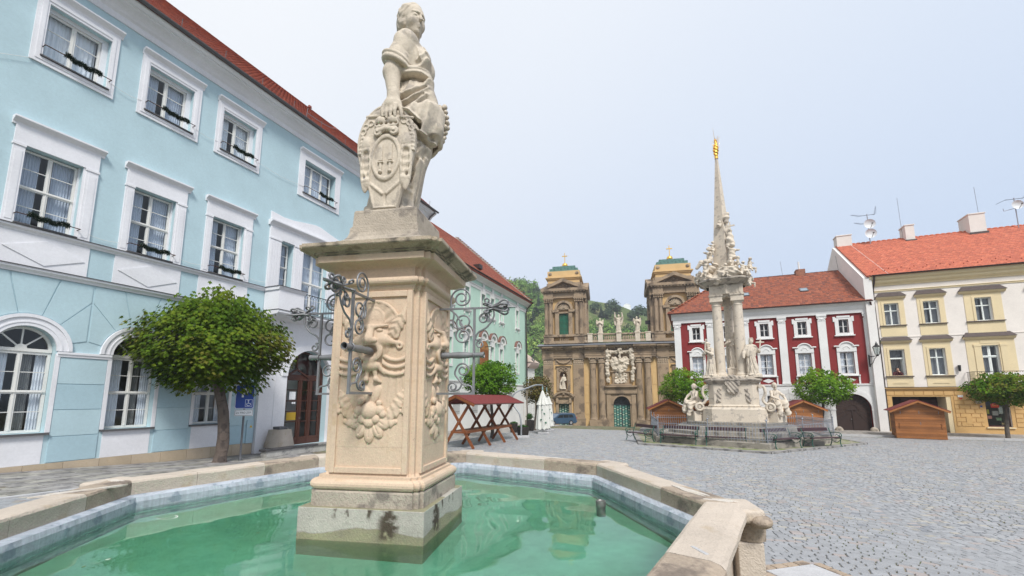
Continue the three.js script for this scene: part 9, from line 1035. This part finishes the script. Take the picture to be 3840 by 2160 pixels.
{ // closed parasols, cantilever arm, tubs
  const cl = mat(lin(0.74, 0.74, 0.70), { roughness: 0.95, m: T.plaster }); const par = thing('closed_parasol', 'closed white parasol with green leaf print hanging from the bent steel arm', 'parasol', [0, 0, 0], 0, 'closed parasols by the stall');
  { const f = []; const n = 36, lv = [[2.95, 0.03], [2.8, 0.1], [2.2, 0.27], [1.95, 0.36], [1.93, 0.30], [1.5, 0.34], [0.9, 0.38], [0.32, 0.42]], v = []; for (let k = 0; k < lv.length - 1; k++) for (let i = 0; i < n; i++) { const P = (kk, ii) => { const a = ii / n * 6.2832, w = lv[kk][1] * (1 + 0.22 * Math.sin(ii / n * 6.2832 * 8 + kk * 0.2) * (kk > 1 ? 1 : 0.4)); return [w * Math.cos(a), lv[kk][0] + (kk === 7 || kk === 3 ? 0.05 * Math.sin(ii / n * 6.2832 * 8) : 0), w * Math.sin(a)]; }; const a = P(k, i), b = P(k, i + 1), c = P(k + 1, i + 1), d = P(k + 1, i); v.push(...a, ...b, ...c, ...a, ...c, ...d); } const g = new THREE.BufferGeometry(); g.setAttribute('position', new THREE.Float32BufferAttribute(v, 3)); g.computeVertexNormals(); new MB().add(g).build('canopy', cl, par); new MB().bar([0, 0, 0], [0, 3.15, 0], 0.028, 8).build('pole', mat(lin(0.4, 0.41, 0.43), { metalness: 0.5, roughness: 0.4 }), par); new MB().rbox(-0.38, 0.38, 0, 0.1, -0.38, 0.38, 0.03).build('base_slab', M.granite, par); new MB().lathe([[0.03, 2.95], [0.05, 3.0], [0.05, 3.15], [0.02, 3.25]], 8).build('finial', mat(lin(0.25, 0.4, 0.4), { roughness: 0.5 }), par); const pr = new MB(); for (const [a, y, s] of [[0.2, 1.35, 1], [-0.4, 0.95, 1], [0.5, 0.75, 1.3], [0.0, 0.55, 1.2], [-0.2, 1.6, 0.8]]) { const r = 0.4; pr.prism([[0, -0.09], [0.06, 0], [0, 0.1], [-0.06, 0]], 0, 0.004, [], m4(Math.sin(a) * r, y, Math.cos(a) * r, a, 0, a * 3, s)); } pr.build('leaf_print', mat(lin(0.02, 0.12, 0.07)), par); }
  const p1 = at(2036, 1600, 30.5), p2 = at(2052, 1600, 33.5); par.position.set(p1[0], gy(p1[0], p1[2]), p1[2]); dup(par, [p2[0], gy(p2[0], p2[2]), p2[2]], 0.7, 'closed white parasol standing behind the one under the bent arm');
  const b = [0.56, gy(0.56, -27.1), -27.1], arm = thing('parasol_arm', 'bent grey steel arm rising from a slab behind the stall', 'parasol arm', b), dx = p1[0] - b[0], dz = p1[2] - b[2], hy = gy(p1[0], p1[2]) - b[1]; new MB().tube([[0, 0, 0], [0, 0.8, 0], [-0.1, 1.4, -0.1], [-0.55, 2.1, -0.4], [-0.4, 2.65, -0.8], [dx * 0.3, 3.05 + hy * 0.3, dz * 0.45], [dx * 0.7, 3.28 + hy * 0.7, dz * 0.75], [dx, 3.3 + hy, dz]], 0.05, 8, 50).build('arm', mat(lin(0.34, 0.36, 0.38), { metalness: 0.4, roughness: 0.45 }), arm); new MB().rbox(-0.55, 0.5, -0.02, 0.1, -0.3, 0.3, 0.02).build('base_slab', M.granite, arm); const ro = new MB(); for (const [u, w] of [[0.1, 0.35], [0.25, 0.4], [0.3, 0.5]]) ro.bar([dx * u, 2.9 + hy * u, dz * 0.4], [dx * w * 0.4, 0.5, dz * 0.3], 0.012, 4); ro.build('ropes', M.chPale, arm);
  const tub = (X, Y, D, r, h, ball, label) => { const p = at(X, Y, D), t = thing('plant_tub', label, 'planter', [p[0], gy(p[0], p[2]), p[2]], 0, 'dark plant tubs by the stall'); new MB().lathe([[r * 0.86, 0], [r, h * 0.4], [r, h * 0.95], [r * 0.96, h], [r * 0.9, h * 0.97], [r * 0.9, h * 0.8], [0, h * 0.8]], 18).build('tub', mat(lin(0.028, 0.022, 0.02), { m: T.wood }), t); const g = crownGeo(ball ? [r * 0.75, r * 0.72, r * 0.75, 1] : [r * 0.9, 0.06, r * 0.9, 1], ball ? 900 : 700, 0.05, [[0.02, 0.07, 0.012], [0.03, 0.10, 0.015]], 71, true), m = new THREE.Mesh(g, M.leaf); m.name = 'foliage'; m.position.y = ball ? h + r * 0.72 : h; t.add(m); if (ball) new MB().bar([0, h * 0.7, 0], [0, h + r * 0.4, 0], 0.03, 6).build('stem', M.bark, t); };
  tub(1961, 1625, 27.9, 0.37, 0.6, false, 'dark tub with a low green rim plant beside the steel arm'); tub(1927, 1600, 31.5, 0.28, 0.65, false, 'dark tub standing behind the stall end'); tub(1986, 1598, 33.5, 0.36, 0.78, true, 'large dark tub carrying a clipped green ball');
}
{ // parked estate car
  const p = at(2096, 1590, 59), t = thing('parked_car', 'dark blue estate car parked before the church side door', 'car', [p[0], gy(p[0], p[2]), p[2]], 0.5), paint = new THREE.MeshPhysicalMaterial({ color: lin(0.03, 0.075, 0.14), roughness: 0.35, clearcoat: 1, clearcoatRoughness: 0.1 }); // nose to -x
  const bd = [[-2.2, 0.3], [-2.25, 0.6], [-2.1, 0.78], [-1.2, 0.95], [-0.5, 1.42], [-0.1, 1.5], [1.7, 1.5], [2.0, 1.4], [2.22, 0.95], [2.28, 0.6], [2.2, 0.3]]; const b = new MB(), s = new THREE.Shape(bd.map(q => new THREE.Vector2(...q))), g = new THREE.ExtrudeGeometry(s, { depth: 1.5, bevelEnabled: true, bevelSize: 0.09, bevelThickness: 0.09, bevelSegments: 3 }); g.translate(0, 0, -0.75); b.add(g).build('body', paint, t);
  const gl = mat(lin(0.02, 0.025, 0.03), { roughness: 0.08 }); for (const z of [0.842, -0.852]) { for (const P of [[[-0.85, 1.0], [-0.45, 1.36], [0.1, 1.4], [0.1, 1.0]], [[0.17, 1.0], [0.17, 1.4], [1.0, 1.4], [1.0, 1.0]], [[1.07, 1.0], [1.07, 1.4], [1.6, 1.38], [1.8, 1.0]]]) new MB().prism(P, z, z + 0.01).build('side_window', gl, t); } new MB().box(-0.01, 0.01, -0.22, 0.2, -0.62, 0.62, m4(2.21, 1.2, 0, 0, 0, 0.42)).build('rear_window', gl, t); for (const z of [0.7, -0.7]) new MB().rbox(2.14, 2.36, 0.82, 1.06, z - 0.11, z + 0.11, 0.03).build('tail_lamp', mat(lin(0.45, 0.02, 0.02), { roughness: 0.3 }), t); new MB().rbox(2.2, 2.42, 0.36, 0.58, -0.84, 0.84, 0.05).build('bumper', paint, t); new MB().box(2.375, 2.382, 0.72, 0.83, -0.26, 0.26).build('number_plate', M.whiteR, t);
  for (const x of [-1.4, 1.38]) for (const z of [-0.76, 0.76]) { const w = new THREE.CylinderGeometry(0.32, 0.32, 0.22, 20); const o = new MB().add(w, m4(x, 0.32, z, 0, Math.PI / 2)).build('wheel', M.black, t); new MB().add(new THREE.CylinderGeometry(0.2, 0.2, 0.23, 12), m4(x, 0.32, z, 0, Math.PI / 2)).build('rim', mat(lin(0.5, 0.5, 0.52), { metalness: 0.7, roughness: 0.4 }), o); } for (const z of [-0.6, 0.6]) new MB().bar([-0.1, 1.6, z], [1.6, 1.6, z], 0.025, 6).build('roof_rail', M.iron, t);
}
{ // person at the open window
  const p = rw(13.72, 3.5, -0.32), t = thing('person', 'person in a dark red jumper leaning on the open window sill', 'person', p, RT); const f = q => { let d = cone(q, [0, -0.25, -0.06], [0, 0.2, 0], 0.18, 0.17); d = smin(d, cone(q, [-0.16, 0.24, 0], [0.16, 0.24, 0], 0.08, 0.08), 0.06); d = smin(d, cone(q, [-0.22, 0.22, 0.02], [-0.3, 0.05, 0.2], 0.075, 0.06), 0.05); d = smin(d, cone(q, [-0.3, 0.05, 0.2], [0.05, 0.03, 0.3], 0.06, 0.05), 0.04); d = smin(d, cone(q, [0.22, 0.22, 0.02], [0.2, 0.02, 0.24], 0.075, 0.06), 0.05); d = smin(d, cone(q, [0.2, 0.02, 0.24], [0.05, 0.26, 0.2], 0.055, 0.045), 0.04); return d; }; new MB().add(sdfMesh(f, [-0.45, -0.4, -0.3], [0.45, 0.4, 0.42], 0.02)).build('jumper', mat(lin(0.055, 0.008, 0.012)), t); const h = q => { let d = headD(q, [0, 0.48, 0.06], 0.25, -1.4, 0.15, { bald: true }); d = smin(d, cone(q, [0, 0.28, 0.02], [0, 0.4, 0.03], 0.05, 0.05), 0.03); d = smin(d, ell(q, [0.05, 0.3, 0.2], [0.045, 0.055, 0.04]), 0.02); for (let k = 0; k < 4; k++) d = smin(d, cone(q, [0.03 + k * 0.018, 0.32, 0.22], [0.01 + k * 0.014, 0.375, 0.185], 0.011, 0.009), 0.004); d = smin(d, cone(q, [0.02, 0.3, 0.21], [-0.02, 0.345, 0.19], 0.012, 0.01), 0.006); return d; }; new MB().add(sdfMesh(h, [-0.2, 0.2, -0.15], [0.2, 0.7, 0.32], 0.0085)).build('head_and_hand', mat(lin(0.5, 0.3, 0.22), { roughness: 0.6 }), t); const hr = q => Math.max(ell(q, [0, 0.53, 0.035], [0.105, 0.12, 0.125]), (q[2] - 0.1) * 0.8 - (q[1] - 0.53) * 0.5) * 0.9; new MB().add(sdfMesh(hr, [-0.16, 0.35, -0.15], [0.16, 0.7, 0.25], 0.012)).build('hair', mat(lin(0.02, 0.015, 0.012)), t);
}
scene.traverse(o => { if (o.isMesh) { o.castShadow = true; o.receiveShadow = true; } });
renderer.render(scene, camera);
